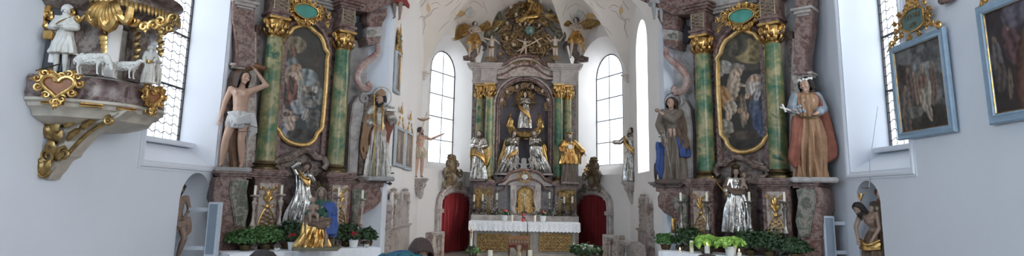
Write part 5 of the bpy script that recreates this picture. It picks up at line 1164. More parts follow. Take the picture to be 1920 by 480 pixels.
figure('god_the_father_statue', 'figure in flaring gold mantle above the blue globe', p, h, 0, lean=.35, skin='skin_pale', hair='hair_grey', beard='long', J=dict(elL=(-.2, -.05, .75), wrL=(-.3, -.1, .85), elR=(.2, -.05, .7), wrR=(.28, -.12, .6)),
       garb=[dict(mat='old_gold', rings=[(.83, 0, 0, .06, .05), (.78, 0, 0, .12, .08), (.5, 0, 0, .12, .1), (.3, -.03, -.03, .14, .11), (.15, -.05, -.04, .12, .1)], n=9, amp=.3, seed=61, sleeves=[('L', .06, .06, .8), ('R', .06, .06, .8)]),
             dict(name='mantle', mat='gold', kind='drape', path=[(.1, -.05, .7), (.2, -.12, .5), (.12, -.16, .35), (-.12, -.16, .2), (-.2, -.12, .05)], w=.16, wdir=(1, 0, .4), strands=6, r=.03)])
# ---- statues on wall consoles beside the apse windows
def console(px, y0, y1, Y, label, mirror_=1):
    p = at(px, y0, Y); h = p.z - at(px, y1, Y).z; r = thing('wall_console', label, 'console', p); b = bmn()
    box(b, V(0, .05, -.04), V(.5, .42, .05), bev=.012); box(b, V(0, .05, -.09), V(.42, .36, .05), bev=.012); link('shelf', b, 'marble_stone', r)
    b = bmn(); robe_bm(b, 1, [(-.11, 0, .06, .18, .15), (-.2, 0, .07, .19, .14), (-.3, .01, .1, .13, .11), (-.45, .03, .13, .09, .08), (-h, .05, .16, .03, .03)], 6, .12, 5, seg=40)
    for s in (-1, 1): scroll(b, V(s * .08, -.09, -.22), .07, 1.5, PI / 2, -s, .022)
    link('bracket', b, 'marble_stone', r); return p
p = console(785, 333, 373, 17.05, 'marble wall console under the baptist statue, left of the apse'); h = height(p, 785, 238)
def ex(r, g, H, T, hm):
    part(r, 'cross_staff', 'wood_pale', lambda b: (tube(b, [V(-.05, -.06, .75) * H, V(.1, -.05, 1.3) * H], .008 * H, 5), tube(b, [V(-.02, -.05, 1.17) * H, V(.16, -.05, 1.18) * H], .008 * H, 5)))
    part(r, 'banner', 'cloth_tan', lambda b: tube(b, smoothpts([V(-.1, -.05, 1.16) * H, V(0, -.07, 1.13) * H, V(.1, -.05, 1.15) * H, V(.2, -.06, 1.2) * H], 5), [.01 * H, .03 * H, .02 * H, .005 * H], 6, flat=.4))
figure('statue_of_baptist', 'half-bare statue with cross staff pointing toward the left apse window', p, h, .5, skin='skin', hair='hair_dark', beard='short', yaw=.8, J=dict(elR=(.2, -.05, .76), wrR=(.4, -.12, .86), elL=(-.13, -.02, .66), wrL=(-.06, -.1, .72)), extra=ex,
       garb=[dict(name='loincloth', mat='cloth_cream', rings=[(.6, 0, 0, .095, .085), (.53, 0, 0, .12, .1), (.44, 0, -.01, .125, .1), (.38, -.01, 0, .1, .09)], n=8, amp=.2, seed=71), dict(name='cloak', mat='old_gold', kind='drape', path=[(-.12, .04, .82), (-.16, .0, .6), (-.14, .0, .35), (-.12, .03, .12)], w=.08, wdir=(1, .3, 0), strands=4, r=.026)])
p = console(1184, 340, 383, 17.05, 'marble wall console under the gilded saint, right of the apse'); h = height(p, 1184, 239)
figure('statue_of_reading_saint', 'saint in silver and gold robe with outstretched hand, right of the right apse window', p, h, -.4, skin='skin_pale', hair='hair_brown', beard='short', yaw=-.7, nod=-.2, J=dict(elL=(-.19, -.06, .72), wrL=(-.33, -.12, .72), elR=(.15, -.02, .67), wrR=(.14, -.12, .62)),
       garb=[dict(mat='silver', rings=rb(1.0), n=10, amp=.24, seed=81, sleeves=[('L', .05, .04, .7), ('R', .055, .044, .7)]), dict(name='cloak', mat='gold', kind='drape', path=[(.08, .02, .82), (.16, -.02, .65), (.15, -.05, .45), (.18, -.02, .2)], w=.1, wdir=(1, .3, 0), strands=5, r=.024), dict(name='sash', mat='gold', kind='drape', path=[(-.12, -.04, .8), (-.06, -.12, .66), (.08, -.13, .55), (.15, -.08, .45)], w=.06, strands=4, r=.018)])
# ================================================================ CURTAINED DOORWAYS
for i, (x0, x1, ytop, fx0, fx1, fy, cx, cy0, cy1, side) in ((1, (822, 878, 360, 812, 889, 351, 848, 293, 352, 'left')), (3, (1086, 1143, 364, 1080, 1153, 356, 1111, 298, 358, 'right'))):
    A, B = V(*CE[i], 0), V(*CE[i + 1], 0); fr = Frame(CE[i], (B - A)[:2]); q = lambda x, y, n=0: fr.px(x, y, n)
    a, c = sorted((q(x0, 420)[0], q(x1, 420)[0])); zt = q((x0 + x1) / 2, ytop, .05)[1]; L_ = (B - A).length; a = max(a, .1); c = min(c, L_ - .12)
    fa, fc = max(a - .28, .02), min(c + .28, L_ - .02)
    r = thing('door_surround', '%s curtained doorway surround of pink marble with an arched head' % side, 'door frame', fr((a + c) / 2, 0, 0)); b = bmn()
    n_ = 14; pth = [(a - .1, 0), (a - .1, zt - .42)] + [((a + c) / 2 - ((c - a) / 2 + .1) * math.cos(PI * k / n_), zt - .42 + .5 * math.sin(PI * k / n_) ** .7) for k in range(1, n_)] + [(c + .1, zt - .42), (c + .1, 0)]
    sweep(b, [fr(u, 0, z) for u, z in pth], [(-.1, 0), (-.1, .1), (-.06, .14), (.0, .12), (.05, .15), (.1, .1), (.1, 0)], False, fr.n)
    for u in (a - .1, c + .1): fbox(b, fr, u - .12, u + .12, 0, .18, zt - .62, zt - .5); fbox(b, fr, u - .11, u + .11, 0, .16, 0, .2)
    wl(r, 'arch_frame', b, 'marble_stone')
    b = bmn(); cr = [(u, z + .12) for u, z in pth[2:-2]]; tube(b, [fr(u, .12, z) for u, z in cr], .05, 7, flat=1.3, up=fr.n); wl(r, 'arched_hood', b, 'marble_stone')
    cu = q(cx, 320, .15)[0]; z0, z1 = q(cx, cy1, .15)[1], q(cx, cy0, .15)[1]; hh = z1 - z0; W_ = .62; b = bmn()
    ol = [(-.5, 0), (.5, 0), (.62, .1), (.4, .2), (.45, .4), (.66, .5), (.5, .62), (.3, .66), (.36, .76), (.3, .86), (.16, .9), (.2, 1), (-.2, 1), (-.16, .9), (-.3, .86), (-.36, .76), (-.3, .66), (-.5, .62), (-.66, .5), (-.45, .4), (-.4, .2), (-.62, .1)]
    fprism(b, fr, [(cu + x * W_ * .8, z0 + z * hh) for x, z in ol], .0, .16, .02)
    for s in (-1, 1):
        scroll(b, fr(cu + s * .36, .2, z0 + .45 * hh), .12, 1.5, PI / 2, -s, .03, ex=fr.t); scroll(b, fr(cu + s * .22, .2, z0 + .76 * hh), .08, 1.4, PI / 2, s, .024, ex=fr.t); scroll(b, fr(cu + s * .38, .2, z0 + .1 * hh), .12, 1.4, -PI / 2, s, .03, ex=fr.t)
    ball(b, fr(cu, .18, z0 + .32 * hh), .12, (1, .5, 1.2)); wl(r, 'cartouche_crest', b, 'bronze_stone')
    b = bmn(); edge = [(cu + x * W_ * .72, z0 + z * hh) for x, z in ol[3:12]]; rocaille(b, fr, edge, .14, .13, .02, 3 + i, sgn=.5); rocaille(b, fr, [(2 * cu - u, z) for u, z in edge], .14, .13, .02, 4 + i, sgn=.5)
    rocaille(b, fr, [(cu + .16 * math.cos(t), z0 + .33 * hh + .2 * math.sin(t)) for t in (2 * PI * k / 9 for k in range(10))], .17, .1, .014, 6); wl(r, 'crest_scrollwork', b, 'gilt_brown')
    b = bmn(); lathe(b, [(.1, z0 + hh * .93), (.14, z0 + hh * .96), (.08, z0 + hh * 1.0), (.12, z0 + hh * 1.04), (.03, z0 + hh * 1.08)], fr(cu, .08, 0), 14); wl(r, 'crest_finial', b, 'bronze_stone')
    b = bmn(); N = 220; rows = []
    for z in (zt + .02, zt - .4, zt - 1.0, .02):
        row = []
        for k in range(N + 1):
            u = a + (c - a) * k / N; zz = z
            if z > zt: zz = zt - .42 + .45 * max(.0, math.sin(PI * k / N)) ** .7
            row.append(b.verts.new(fr(u, .05 + .045 * math.sin(k / N * 62 + .4 * math.sin(k * .2)) + .012 * math.sin(k * 1.3), zz)))
        rows.append(row)
    for r0, r1 in zip(rows, rows[1:]):
        for k in range(N): b.faces.new((r0[k], r0[k + 1], r1[k + 1], r1[k]))
    rt = thing('red_curtain', 'dark red curtain filling the doorway %s of the main altar' % side, 'curtain', fr((a + c) / 2, 0, 0)); wl(rt, 'pleated_cloth', b, 'curtain_red')
    

# ================================================================ PULPIT
def half(b, prof, c, sx, sy, seg=40, fl=None, a0=-PI / 2, a1=PI / 2):
    lathe(b, prof, c, seg, sx, sy, fl, a0, a1)
PC = (-5.44, 7.32)
def pulpit():
    root = thing('pulpit', 'gilded marble pulpit on a carved bracket, fixed to the left wall', 'pulpit', (PC[0], PC[1], 0)); R = V(*PC, 0)
    Z = lambda y, px=150, Y=6.7: at(px, y, Y).z
    RX, RY = .9, .84; add = lambda n, b, m, lab=None: (wl(root, n, b, m, lab))
    zb0, zb1, zl1, zt = Z(216), Z(188), Z(146), Z(10)
    P = lambda a, k, z, kk=None: V(PC[0] + math.cos(a) * RX * k, PC[1] + math.sin(a) * RY * (kk or k), z)
    b = bmn(); half(b, [(.6, zb0 - .1), (.75, zb0 - .06), (.86, zb0 - .02), (.9, zb0 + .05), (.97, zb0 + .08), (.985, zb1 - .05), (1.03, zb1 - .03), (1.03, zb1)], R, RX, RY, fl=lambda a, z: 1 + .02 * math.sin(a * 9)); add('base_moulding', b, 'marble_cream')
    b = bmn()
    for a in (-1.25, -.85, -.45, -.05): 
        pts = [P(a + d, 1.015, z) for d, z in ((-.12, zb0 + .1), (.12, zb0 + .1), (.12, zb1 - .04), (-.12, zb1 - .04))]; tube(b, pts, .012, 6, closed=True); add('gilded_fillet', b, 'gold'); b = bmn()
    b = bmn(); half(b, [(1.0, zb1), (1.02, zb1 + .05), (1.0, (zb1 + zl1) / 2), (1.02, zl1 - .04), (.99, zl1), (.6, zl1)], R, RX, RY); add('ledge', b, 'marble_purple')
    b = bmn(); half(b, [(.8, zl1 - .01), (.8, zl1 + .04), (.76, zl1 + .06), (.74, zt + .3)], R, RX, RY); add('basket', b, 'marble_basket')
    b = bmn(); half(b, [(.76, zt - .2), (.86, zt - .15), (.8, zt - .1), (.95, zt), (1.1, zt + .06), (1.1, zt + .12), (1.0, zt + .2), (1.12, zt + .28), (.7, zt + .4)], R, RX, RY); add('upper_cornice', b, 'marble_brown')
    # pilasters and panels
    for nm, a, w, mt in (('wall_pilaster', -1.38, .1, 'lead'), ('pilaster', -.62, .07, 'marble_white'), ('side_panel', -.98, .13, 'marble_brown'), ('corner_panel', -.2, .12, 'marble_brown')):
        b = bmn(); p = P(a, .8, 0); rot = math.atan2(math.sin(a) * RX, math.cos(a) * RY)
        box(b, V(p.x, p.y, (zl1 + zt) / 2), V(.07, w * 2, zt - zl1 - .1), rot=rot, bev=.01); o = add(nm, b, mt)
        if nm == 'wall_pilaster':
            b = bmn(); p = P(a, .845, 0); box(b, V(p.x, p.y, (zl1 + zt) / 2), V(.05, w * .9, zt - zl1 - .3), rot=rot, bev=.006); q = link('inlay', b, 'marble_white', o); bmesh_shift(q, root)
    # bracket
    b = bmn(); ol = [(62, 206), (236, 206), (222, 216), (205, 226), (180, 238), (155, 258), (132, 284), (128, 292), (112, 300), (100, 318), (92, 326), (86, 336), (74, 334), (72, 322), (75, 300), (73, 262), (70, 232)]
    pts = [(lambda p: (max(p.x, -5.44), p.z))(at(x, y, 6.88)) for x, y in ol]
    prism(b, pts, 6.88, 7.12, .03); add('bracket', b, 'marble_cream')
    b = bmn(); rr = random.Random(12); fw = Frame((0, 6.87), (1, 0))
    for (x, y, x2, y2, w) in ((100, 262, 112, 222, .14), (102, 262, 90, 232, .12), (105, 292, 96, 262, .13), (104, 268, 122, 245, .12), (88, 330, 80, 300, .12), (84, 326, 100, 300, .12), (116, 236, 150, 228, .09), (150, 240, 185, 226, .09), (125, 262, 160, 240, .09), (104, 300, 128, 284, .1), (80, 232, 84, 258, .05), (90, 312, 76, 296, .1)):
        leaf(b, at(x, y, 6.86), at(x2, y2, 6.86), w, bend=V(0, -.08, 0), lobes=3, th=.012)
    for (x, y, R_) in ((90, 294, .08), (120, 288, .07), (84, 322, .07), (205, 226, .05)):
        p = at(x, y, 6.84); scroll(b, p, R_, 1.5, PI / 2, 1, .022)
    tube(b, smoothpts([at(x, y, 6.86) for x, y in ((104, 270), (98, 250), (108, 235), (100, 222), (112, 215))], 5), [.02, .015, .02], 6)
    tube(b, smoothpts([at(x, y, 6.86) for x, y in ((130, 286), (154, 260), (180, 240), (206, 227))], 5), .022, 6)
    add('gilded_foliage', b, 'old_gold')
    # gilded cartouches on the ledge
    for a, lab, sc in ((-1.2, None, .8), (-.12, None, .66)):
        c = P(a, 1.04, (zb1 + zl1) / 2); tdir = V(-math.sin(a) * RX, math.cos(a) * RY, 0).normalized(); fr = Frame(c[:2], tdir[:2]); fr.n = V(math.cos(a) / RX, math.sin(a) / RY, 0).normalized()
        ov = [(.165 * sc * math.sin(t) ** 3 * (1.0) + .02 * math.sin(t), c.z + .155 * sc * (13 * math.cos(t) - 5 * math.cos(2 * t) - 2 * math.cos(3 * t) - math.cos(4 * t)) / 15) for t in (2 * PI * (i + .5) / 28 for i in range(28))]; b = bmn(); fprism(b, fr, ov, -.02, .03, .01); add('cartouche_plaque', b, 'plaque_red')
        b = bmn(); tube(b, [fr(u, .035, z) for u, z in ov], .024, 8, closed=True); big = [(u * 1.28, c.z + (z - c.z) * 1.28) for u, z in ov[::2]]; rocaille(b, fr, big + [big[0]], .02, .075, .014, 9); add('gilded_cartouche', b, 'gold')
    # gilded drapery, scrolls and pendants around the basket
    b = bmn(); P2 = lambda x, y, Y=6.55: at(x, y, Y)
    for k in range(9): leaf(b, P2(205 + (k - 4) * 3, 2, 6.6), P2(205 + (k - 4) * 9, 66 - abs(k - 4) * 6, 6.62), .1, bend=V(0, -.16, 0), lobes=3, th=.015)
    for k in range(4): leaf(b, P2(200, 62 + k * 8, 6.62), P2(200 + 2 * k - 4, 84 + k * 9, 6.64), .09 - .012 * k, bend=V(0, -.08, 0), lobes=2)
    tube(b, smoothpts([P2(168, 20), P2(176, 42), P2(190, 30), P2(205, 52), P2(222, 30), P2(238, 40), P2(246, 14)], 5), [.04, .06, .04], 8); add('gilded_shell', b, 'gold')
    b = bmn(); fq = Frame((0, 6.62), (1, 0)); rocaille(b, fq, fq.pts([(52, 5), (60, 20), (66, 36), (76, 44), (86, 34), (92, 16), (80, 4), (66, 2)]), 0, .12, .026, 3); add('gilded_rocaille', b, 'gold'); b = bmn()
    rocaille(b, fq, fq.pts([(134, 22), (146, 30), (158, 36), (170, 30), (182, 22)]), 0, .1, .02, 5); add('gilded_rocaille', b, 'gold'); b = bmn(); rocaille(b, fq, fq.pts([(236, 28), (250, 38), (264, 44), (280, 50), (294, 44), (306, 36)]), .0, .11, .024, 7); add('gilded_rocaille', b, 'gold')
    b = bmn(); fq = Frame((0, 6.9), (1, 0)); rocaille(b, fq, fq.pts([(288, 36), (302, 48), (314, 60), (322, 44), (326, 30)]), 0, .1, .022, 7); add('gilded_rocaille', b, 'old_gold'); b = bmn()
    for (x, y0, y1) in ((258, 56, 118), (302, 60, 100)):
        for k in range(6): p = fq.px(x + (k % 2) * 3, y0 + (y1 - y0) * k / 5); leaf(b, fq(p[0], .0, p[1] + .05), fq(p[0], 0, p[1] - .06), .07, bend=V(0, -.06, 0), lobes=2)
        add('gilded_pendant', b, 'old_gold'); b = bmn()
    # fringe of the upper rim
    b = bmn()
    for k in range(26):
        a = -1.0 + 1.3 * k / 25; leaf(b, P(a, 1.1, zt + .1), P(a, 1.1, zt - .03), .05, bend=V(0, 0, .01) + V(math.cos(a), math.sin(a), 0) * .03)
    add('gilded_fringe', b, 'old_gold')
    b = bmn(); R2 = V(PC[0], PC[1] + .05, 0); half(b, [(.6, 4.75), (1.25, 4.7), (1.34, 4.74), (1.34, 4.84), (1.2, 4.9), (1.28, 4.98), (.9, 5.15), (.4, 5.5), (.1, 5.7)], R2, .98, .8); add('sounding_board', b, 'marble_brown')  # unseen canopy, added to shade the pulpit and the wall beside it
    b = bmn(); box(b, V(PC[0] + .04, PC[1] + .1, (zt + 4.8) / 2 + .2), V(.08, .9, 4.9 - zt), bev=.02); add('back_board', b, 'marble_basket')  # board added along with the unseen canopy, rising up to it
    return root, zl1, P
PR, ZL, PP_ = pulpit()
def wall_rot(p): return math.atan2(p.x, -p.y)
# shepherd
c = PP_(-1.12, .9, ZL); p = at(112, 132, c.y - .02); p.z = ZL; h = at(112, 12, p.y).z - ZL
p = V(at(112, 132, 6.62).x, 6.62, ZL); h = at(112, 12, 6.62).z - ZL
figure('shepherd_figure', 'white carved shepherd with shoulder cape standing on the pulpit ledge', p, h / .99, .1, skin='white_carving', hair='white_carving', beard='short', yaw=.5, nod=.35, hk=1.05,
       J=dict(elL=(-.17, -.02, .68), wrL=(-.06, -.14, .66), elR=(.16, -.04, .68), wrR=(.07, -.14, .66), hed=(.01, -.03, .93)),
       garb=[dict(mat='white_carving', name='coat', rings=[(.8, 0, 0, .11, .07), (.7, 0, 0, .11, .08), (.6, 0, 0, .1, .085), (.45, 0, 0, .14, .11), (.33, 0, 0, .165, .13), (.31, 0, 0, .15, .12)], n=7, amp=.14, seed=3, sleeves=[('L', .055, .045, .85), ('R', .055, .045, .85)]),
             dict(mat='white_carving', name='shoulder_cape', rings=[(.87, 0, 0, .05, .05), (.82, 0, 0, .12, .075), (.74, 0, 0, .165, .115), (.69, 0, -.01, .17, .12), (.68, 0, 0, .15, .1)], n=6, amp=.1, seed=5)],
       extra=lambda r, g, H, T, hm: (part(r, 'satchel', 'gold', lambda b: (box(b, V(-.15, -.09, .55) * H, V(.12, .07, .12) * H, bev=.01), tube(b, smoothpts([V(-.15, -.09, .6) * H, V(-.03, -.13, .72) * H, V(.08, -.05, .83) * H], 4), .008 * H, 5))), part(r, 'crook', 'bronze', lambda b: tube(b, [V(-.2, -.16, .04) * H, V(.12, -.18, .14) * H], .01 * H, 5))))
def sheep(px, Y, L, label, grazing, sx=1, group=None):
    r = thing('sheep', label, 'sheep carving', V(at(px, 140, Y).x, Y, ZL)); b = bmn(); k = L; rr = random.Random(5)
    capsule(b, V(-.3 * sx, 0, .43) * k, V(.22 * sx, 0, .45) * k, .155 * k, .15 * k, 16); ball(b, V(-.33 * sx, 0, .44) * k, .15 * k); ball(b, V(.22 * sx, 0, .46) * k, .15 * k)
    for i in range(150):
        a = rr.uniform(0, 2 * PI); x = rr.uniform(-.44, .32); ball(b, V(x * sx, .155 * math.cos(a), .44 + .15 * math.sin(a)) * k, rr.uniform(.02, .032) * k, seg=6)
    hd = V(.52, -.05, .28) if grazing else V(.48, -.03, .62); nk = V(.33, 0, .5)
    capsule(b, V(nk.x * sx, nk.y, nk.z) * k, V(hd.x * sx, hd.y, hd.z) * k, .11 * k, .07 * k, 12); mz = hd + (V(.07, -.02, -.13) if grazing else V(.15, -.03, -.03))
    capsule(b, V(hd.x * sx, hd.y, hd.z) * k, V(mz.x * sx, mz.y, mz.z) * k, .065 * k, .038 * k, 10)
    for s in (-1, 1): capsule(b, V(hd.x * sx, hd.y + s * .05, hd.z + .03) * k, V((hd.x - .04) * sx, hd.y + s * .13, hd.z - .0) * k, .022 * k, .012 * k, 6)
    for x, ys, kn in ((-.33, -.08, .04), (-.36, .08, .04), (.2, -.08, -.02), (.24, .08, -.02)):
        capsule(b, V(x * sx, ys, .36) * k, V((x + kn * (1 if x > 0 else -1)) * sx, ys, .2) * k, .055 * k, .03 * k, 8); capsule(b, V((x + kn * (1 if x > 0 else -1)) * sx, ys, .2) * k, V(x * sx, ys, .03) * k, .028 * k, .022 * k, 8); capsule(b, V(x * sx, ys, .025) * k, V((x + .04) * sx, ys, .02) * k, .026 * k, .02 * k, 6)
    tube(b, smoothpts([V(-.45 * sx, 0, .52) * k, V(-.52 * sx, -.02, .42) * k, V(-.5 * sx, -.02, .28) * k], 4), [.03 * k, .035 * k, .02 * k], 7)
    link('body', remesh(b, .011 * k + .001, 0), 'white_carving', r); return r
sheep(172, 6.52, .40, 'white grazing sheep, the larger one on the pulpit ledge', True)
sheep(235, 6.72, .33, 'smaller white sheep raising its head on the pulpit ledge', False)
p = V(at(276, 158, 6.98).x, 6.98, ZL); h = at(276, 86, 6.98).z - ZL
figure('herdsman_figure', 'small white carved man with gold belt at the right end of the pulpit ledge', p, h, .5, skin='white_carving', hair='white_carving', beard='long', yaw=.3, hk=1.15,
       J=dict(elR=(.17, -.02, .68), wrR=(.12, -.12, .6)), garb=[dict(mat='white_carving', rings=rb(1.0), n=8, amp=.16, sleeves=[('L', .055, .05, .8), ('R', .055, .05, .8)]), dict(name='belt', mat='gold', kind='drape', path=[(-.12, -.04, .58), (0, -.13, .55), (.12, -.05, .6)], w=.05, strands=3, r=.018)])
r = thing('dog', 'white carved dog sitting beside the small man on the pulpit', 'dog carving', V(at(291, 160, 7.1).x, 7.1, ZL)); b = bmn(); k = .3
capsule(b, V(-.12, 0, .3) * k, V(.02, 0, .62) * k, .2 * k, .15 * k); capsule(b, V(.02, 0, .62) * k, V(.02, 0, .9) * k, .12 * k, .09 * k); capsule(b, V(.02, -.02, .95) * k, V(.18, -.06, .88) * k, .1 * k, .05 * k)
for s in (-1, 1): capsule(b, V(.1, s * .08, .5) * k, V(.14, s * .08, .04) * k, .06 * k, .04 * k); capsule(b, V(-.12, s * .12, .22) * k, V(.04, s * .14, .05) * k, .12 * k, .06 * k); capsule(b, V(.0, s * .07, 1.0) * k, V(-.05, s * .1, .88) * k, .035 * k, .02 * k)
link('body', remesh(b, .006, 1), 'white_carving', r)

# ================================================================ PICTURES ON THE WALLS
FWL = Frame((-NW, 0), (0, 1)); FWL.n = V(1, 0, 0); FWR = Frame((NW, 0), (0, 1)); FWR.n = V(-1, 0, 0)
FCL = Frame((-3, 0), (0, 1)); FCL.n = V(1, 0, 0); FCR = Frame((3, 0), (0, 1)); FCR.n = V(-1, 0, 0)
def picture(name, label, cat, fr, u0, u1, z0, z1, fw, frame_mat, bgc, blob, tilt=0, crest=None, n0=.03, plaque=True, scale=6, seed=0):
    """framed picture hanging on a wall plane, top leaning out by tilt"""
    root = thing(name, label, cat, fr((u0 + u1) / 2, .06, z0))
    class T_:
        t = fr.t; n = fr.n
        def __call__(s, u, n, z): return fr(u, n + n0 + tilt * (z - z0) / (z1 - z0), z)
    g = T_(); b = bmn(); rect = [(u0, z0), (u1, z0), (u1, z1), (u0, z1)]; n_ = fr.n
    # mitred moulding: profile (inset, height)
    prof = [(0, 0), (0, .035), (fw * .15, .05), (fw * .5, .04), (fw * .8, .055), (fw, .03), (fw, 0)]
    rings = []
    for (u, z), (du, dz) in zip(rect, [(1, 1), (-1, 1), (-1, -1), (1, -1)]): rings.append([b.verts.new(g(u + du * q[0], q[1], z + dz * q[0])) for q in prof])
    for i in range(4):
        A, B = rings[i], rings[(i + 1) % 4]
        for j in range(len(prof)): b.faces.new((A[j], A[(j + 1) % len(prof)], B[(j + 1) % len(prof)], B[j]))
    wl(root, 'frame', b, frame_mat)
    b = bmn(); k = fw; tube(b, [g(u0 + k, .035, z0 + k), g(u1 - k, .035, z0 + k), g(u1 - k, .035, z1 - k), g(u0 + k, .035, z1 - k)], .009, 4, closed=True); wl(root, 'gilt_slip', b, 'gold')
    inner = [(u0 + k, z0 + k), (u1 - k, z0 + k), (u1 - k, z1 - k), (u0 + k, z1 - k)]
    W_, H_ = u1 - u0, z1 - z0; L = [(u0 + x * W_, z0 + y * H_, ru * W_, rz * H_, an, c) for (x, y, ru, rz, an, c) in blob]
    wl(root, 'canvas', painting_mesh('c', inner, g, .02, blobs(lambda u, z: bgc((u - u0) / W_, (z - z0) / H_), L, scale, seed), step=.014), 'painted', smooth=False)
    if crest:
        h, w = crest; cu = (u0 + u1) / 2; b = bmn()
        if plaque:
            ov = [(cu + .3 * w * math.cos(a) * (1 + .12 * math.cos(3 * a)), z1 + h * .42 + .26 * h * math.sin(a)) for a in (2 * PI * i / 24 for i in range(24))]
            bb = bmn(); fprism(bb, g, ov, 0, .03, .008); wl(root, 'crest_plaque', bb, 'plaque_green'); tube(b, [g(u, .035, z) for u, z in ov], .016, 6, closed=True)
            for k_ in range(3):
                bb2 = bmn()
            rocaille(b, g, [(cu + (u - cu) * 1.35, z1 + h * .42 + (z - z1 - h * .42) * 1.3) for u, z in ov[::2] + ov[:1]], .02, .14 * h, .014, 3)
        rocaille(b, g, [(cu - w * .6, z1 + .04), (cu - w * .45, z1 + h * .12), (cu - w * .38, z1 + h * .3), (cu - w * .22, z1 + h * .55), (cu - .12 * w, z1 + h * .75), (cu, z1 + h * .85)], .02, .17 * h, .015, 5)
        rocaille(b, g, [(cu + w * .6, z1 + .04), (cu + w * .45, z1 + h * .12), (cu + w * .38, z1 + h * .3), (cu + w * .22, z1 + h * .55), (cu + .12 * w, z1 + h * .75), (cu, z1 + h * .85)], .02, .17 * h, .015, 6)
        leaf(b, g(cu, .03, z1 + h * .72), g(cu, .03, z1 + h * 1.1), w * .16, bend=fr.n * .03, lobes=2)
        wl(root, 'gilded_crest', b, 'gold')
    return root, g
# right nave wall
u0, u1, zb, zt = 7.74, 8.93, 2.565, 3.93
bgA = lambda x, y: (.085, .085, .08) if y > .45 + .1 * x else (.05, .045, .038)
pic1, gp = picture('station_picture', 'blue-framed passion painting with gilded crest and green plaque, nearer the right window', 'framed painting', FWR, u0, u1, zb, zt, .105, 'frame_blue', bgA,
    [(.3, .72, .3, .34, 0, (.19, .2, .2)), (.22, .42, .2, .18, 0, (.13, .13, .125)), (.86, .7, .2, .42, 0, (.055, .042, .035)), (.5, .86, .6, .12, .1, (.12, .12, .12)), (.5, .14, .6, .16, 0, (.04, .035, .03)), (.43, .42, .1, .18, .1, (.3, .26, .21)), (.4, .24, .05, .1, -.3, (.26, .22, .18)), (.46, .56, .07, .09, 0, (.16, .1, .08)), (.45, .66, .035, .04, 0, (.3, .21, .16)),
     (.27, .44, .05, .16, .2, (.15, .1, .08)), (.28, .6, .05, .08, 0, (.13, .09, .07)), (.26, .68, .03, .035, 0, (.26, .18, .13)), (.58, .48, .05, .15, 0, (.2, .13, .1)), (.6, .64, .035, .035, 0, (.26, .18, .14)), (.7, .5, .06, .2, 0, (.11, .08, .07)), (.7, .7, .035, .035, 0, (.2, .14, .11)), (.82, .36, .1, .16, .2, (.12, .1, .09)), (.78, .52, .035, .035, 0, (.22, .16, .12)), (.66, .26, .16, .06, 0, (.14, .13, .12)), (.82, .14, .1, .09, 0, (.1, .08, .07))], tilt=.02, crest=(.62, .92), seed=4)
def glyphs(root, g, cu, cz, w, words, h, mat):
    """painted lettering on a plaque"""
    b = bmn()
    for li, wd in enumerate(words):
        cd = bpy.data.curves.new('t', 'FONT'); cd.body = wd; cd.size = h; cd.align_x = 'CENTER'; cd.extrude = .001; o = bpy.data.objects.new('t', cd); COL.objects.link(o)
        me = bpy.data.meshes.new_from_object(o.evaluated_get(bpy.context.evaluated_depsgraph_get())); bpy.data.objects.remove(o)
        b2 = bmesh.new(); b2.from_mesh(me); s = -1 if g.n.x < 0 else 1
        for v in b2.verts: v.co = g(cu + v.co.x * s, .036 + v.co.z, cz - li * h * 1.25 + v.co.y)
        merge(b, b2)
    return wl(root, 'lettering', b, mat, smooth=False)
glyphs(pic1, gp, (u0 + u1) / 2, zt + .28, .3, ['STATIO', 'XIII'], .1, 'old_gold')
u0, u1, zb, zt = 5.98, 7.17, 2.58, 3.99
picture('station_picture', 'dark blue-framed painting cut off by the right edge of the photo', 'framed painting', FWR, u0, u1, zb, zt, .12, 'frame_blue', lambda x, y: (.03, .024, .024) if y < .6 else (.04, .032, .035),
    [(.82, .5, .07, .16, 0, (.1, .09, .09)), (.83, .68, .03, .035, 0, (.15, .11, .09)), (.8, .36, .07, .12, .1, (.07, .055, .05)), (.7, .3, .03, .12, .1, (.12, .09, .07)), (.62, .6, .1, .17, -.2, (.09, .05, .055)), (.64, .76, .035, .04, 0, (.16, .11, .09)), (.55, .85, .15, .12, 0, (.1, .09, .11)), (.5, .4, .12, .3, .2, (.08, .04, .03)), (.3, .5, .1, .3, 0, (.07, .06, .08))], tilt=.02, crest=(.5, .8), plaque=False, seed=8)
# piece of a carved console high on the right wall
r = thing('carved_foot', 'dark red carved foot of an object high between the two blue-framed paintings', 'carving', atx(1786, -4, NW)); b = bmn(); c = V(0, 0, 0)
for s in (-1, 1): capsule(b, V(-.04, s * .1, .02), V(-.12, s * .02, -.04), .07, .05)
capsule(b, V(.02, 0, .1), V(-.1, 0, 0), .1, .07); link('carved_block', remesh(b, .012), 'marble_red', r)
# choir left wall
def cpx(fr, xa, xb, y0, y1, n=.03):
    a = fr.px(xa, (y0 + y1) / 2, n)[0]; b_ = fr.px(xb, (y0 + y1) / 2, n)[0]; m = (xa + xb) / 2; return min(a, b_), max(a, b_), fr.px(m, y1, n)[1], fr.px(m, y0, n)[1]
bgC = lambda x, y: (.2, .17, .15) if y > .4 else (.12, .1, .09)
figs = [(.5, .45, .16, .3, 0, (.3, .24, .2)), (.5, .75, .06, .06, 0, (.35, .26, .2)), (.3, .35, .1, .25, 0, (.1, .08, .07)), (.72, .35, .1, .25, 0, (.12, .09, .08))]
u0, u1, z0, z1 = cpx(FCL, 733, 749, 92, 174)
picture('choir_picture', 'narrow grey-framed painting with gilded top, highest on the left choir wall', 'framed painting', FCL, max(u0, 13.5), u1, z0, z1, .07, 'frame_grey', bgC, figs, crest=(.62, .5), seed=1)
u0, u1, z0, z1 = cpx(FCL, 738, 756, 238, 313)
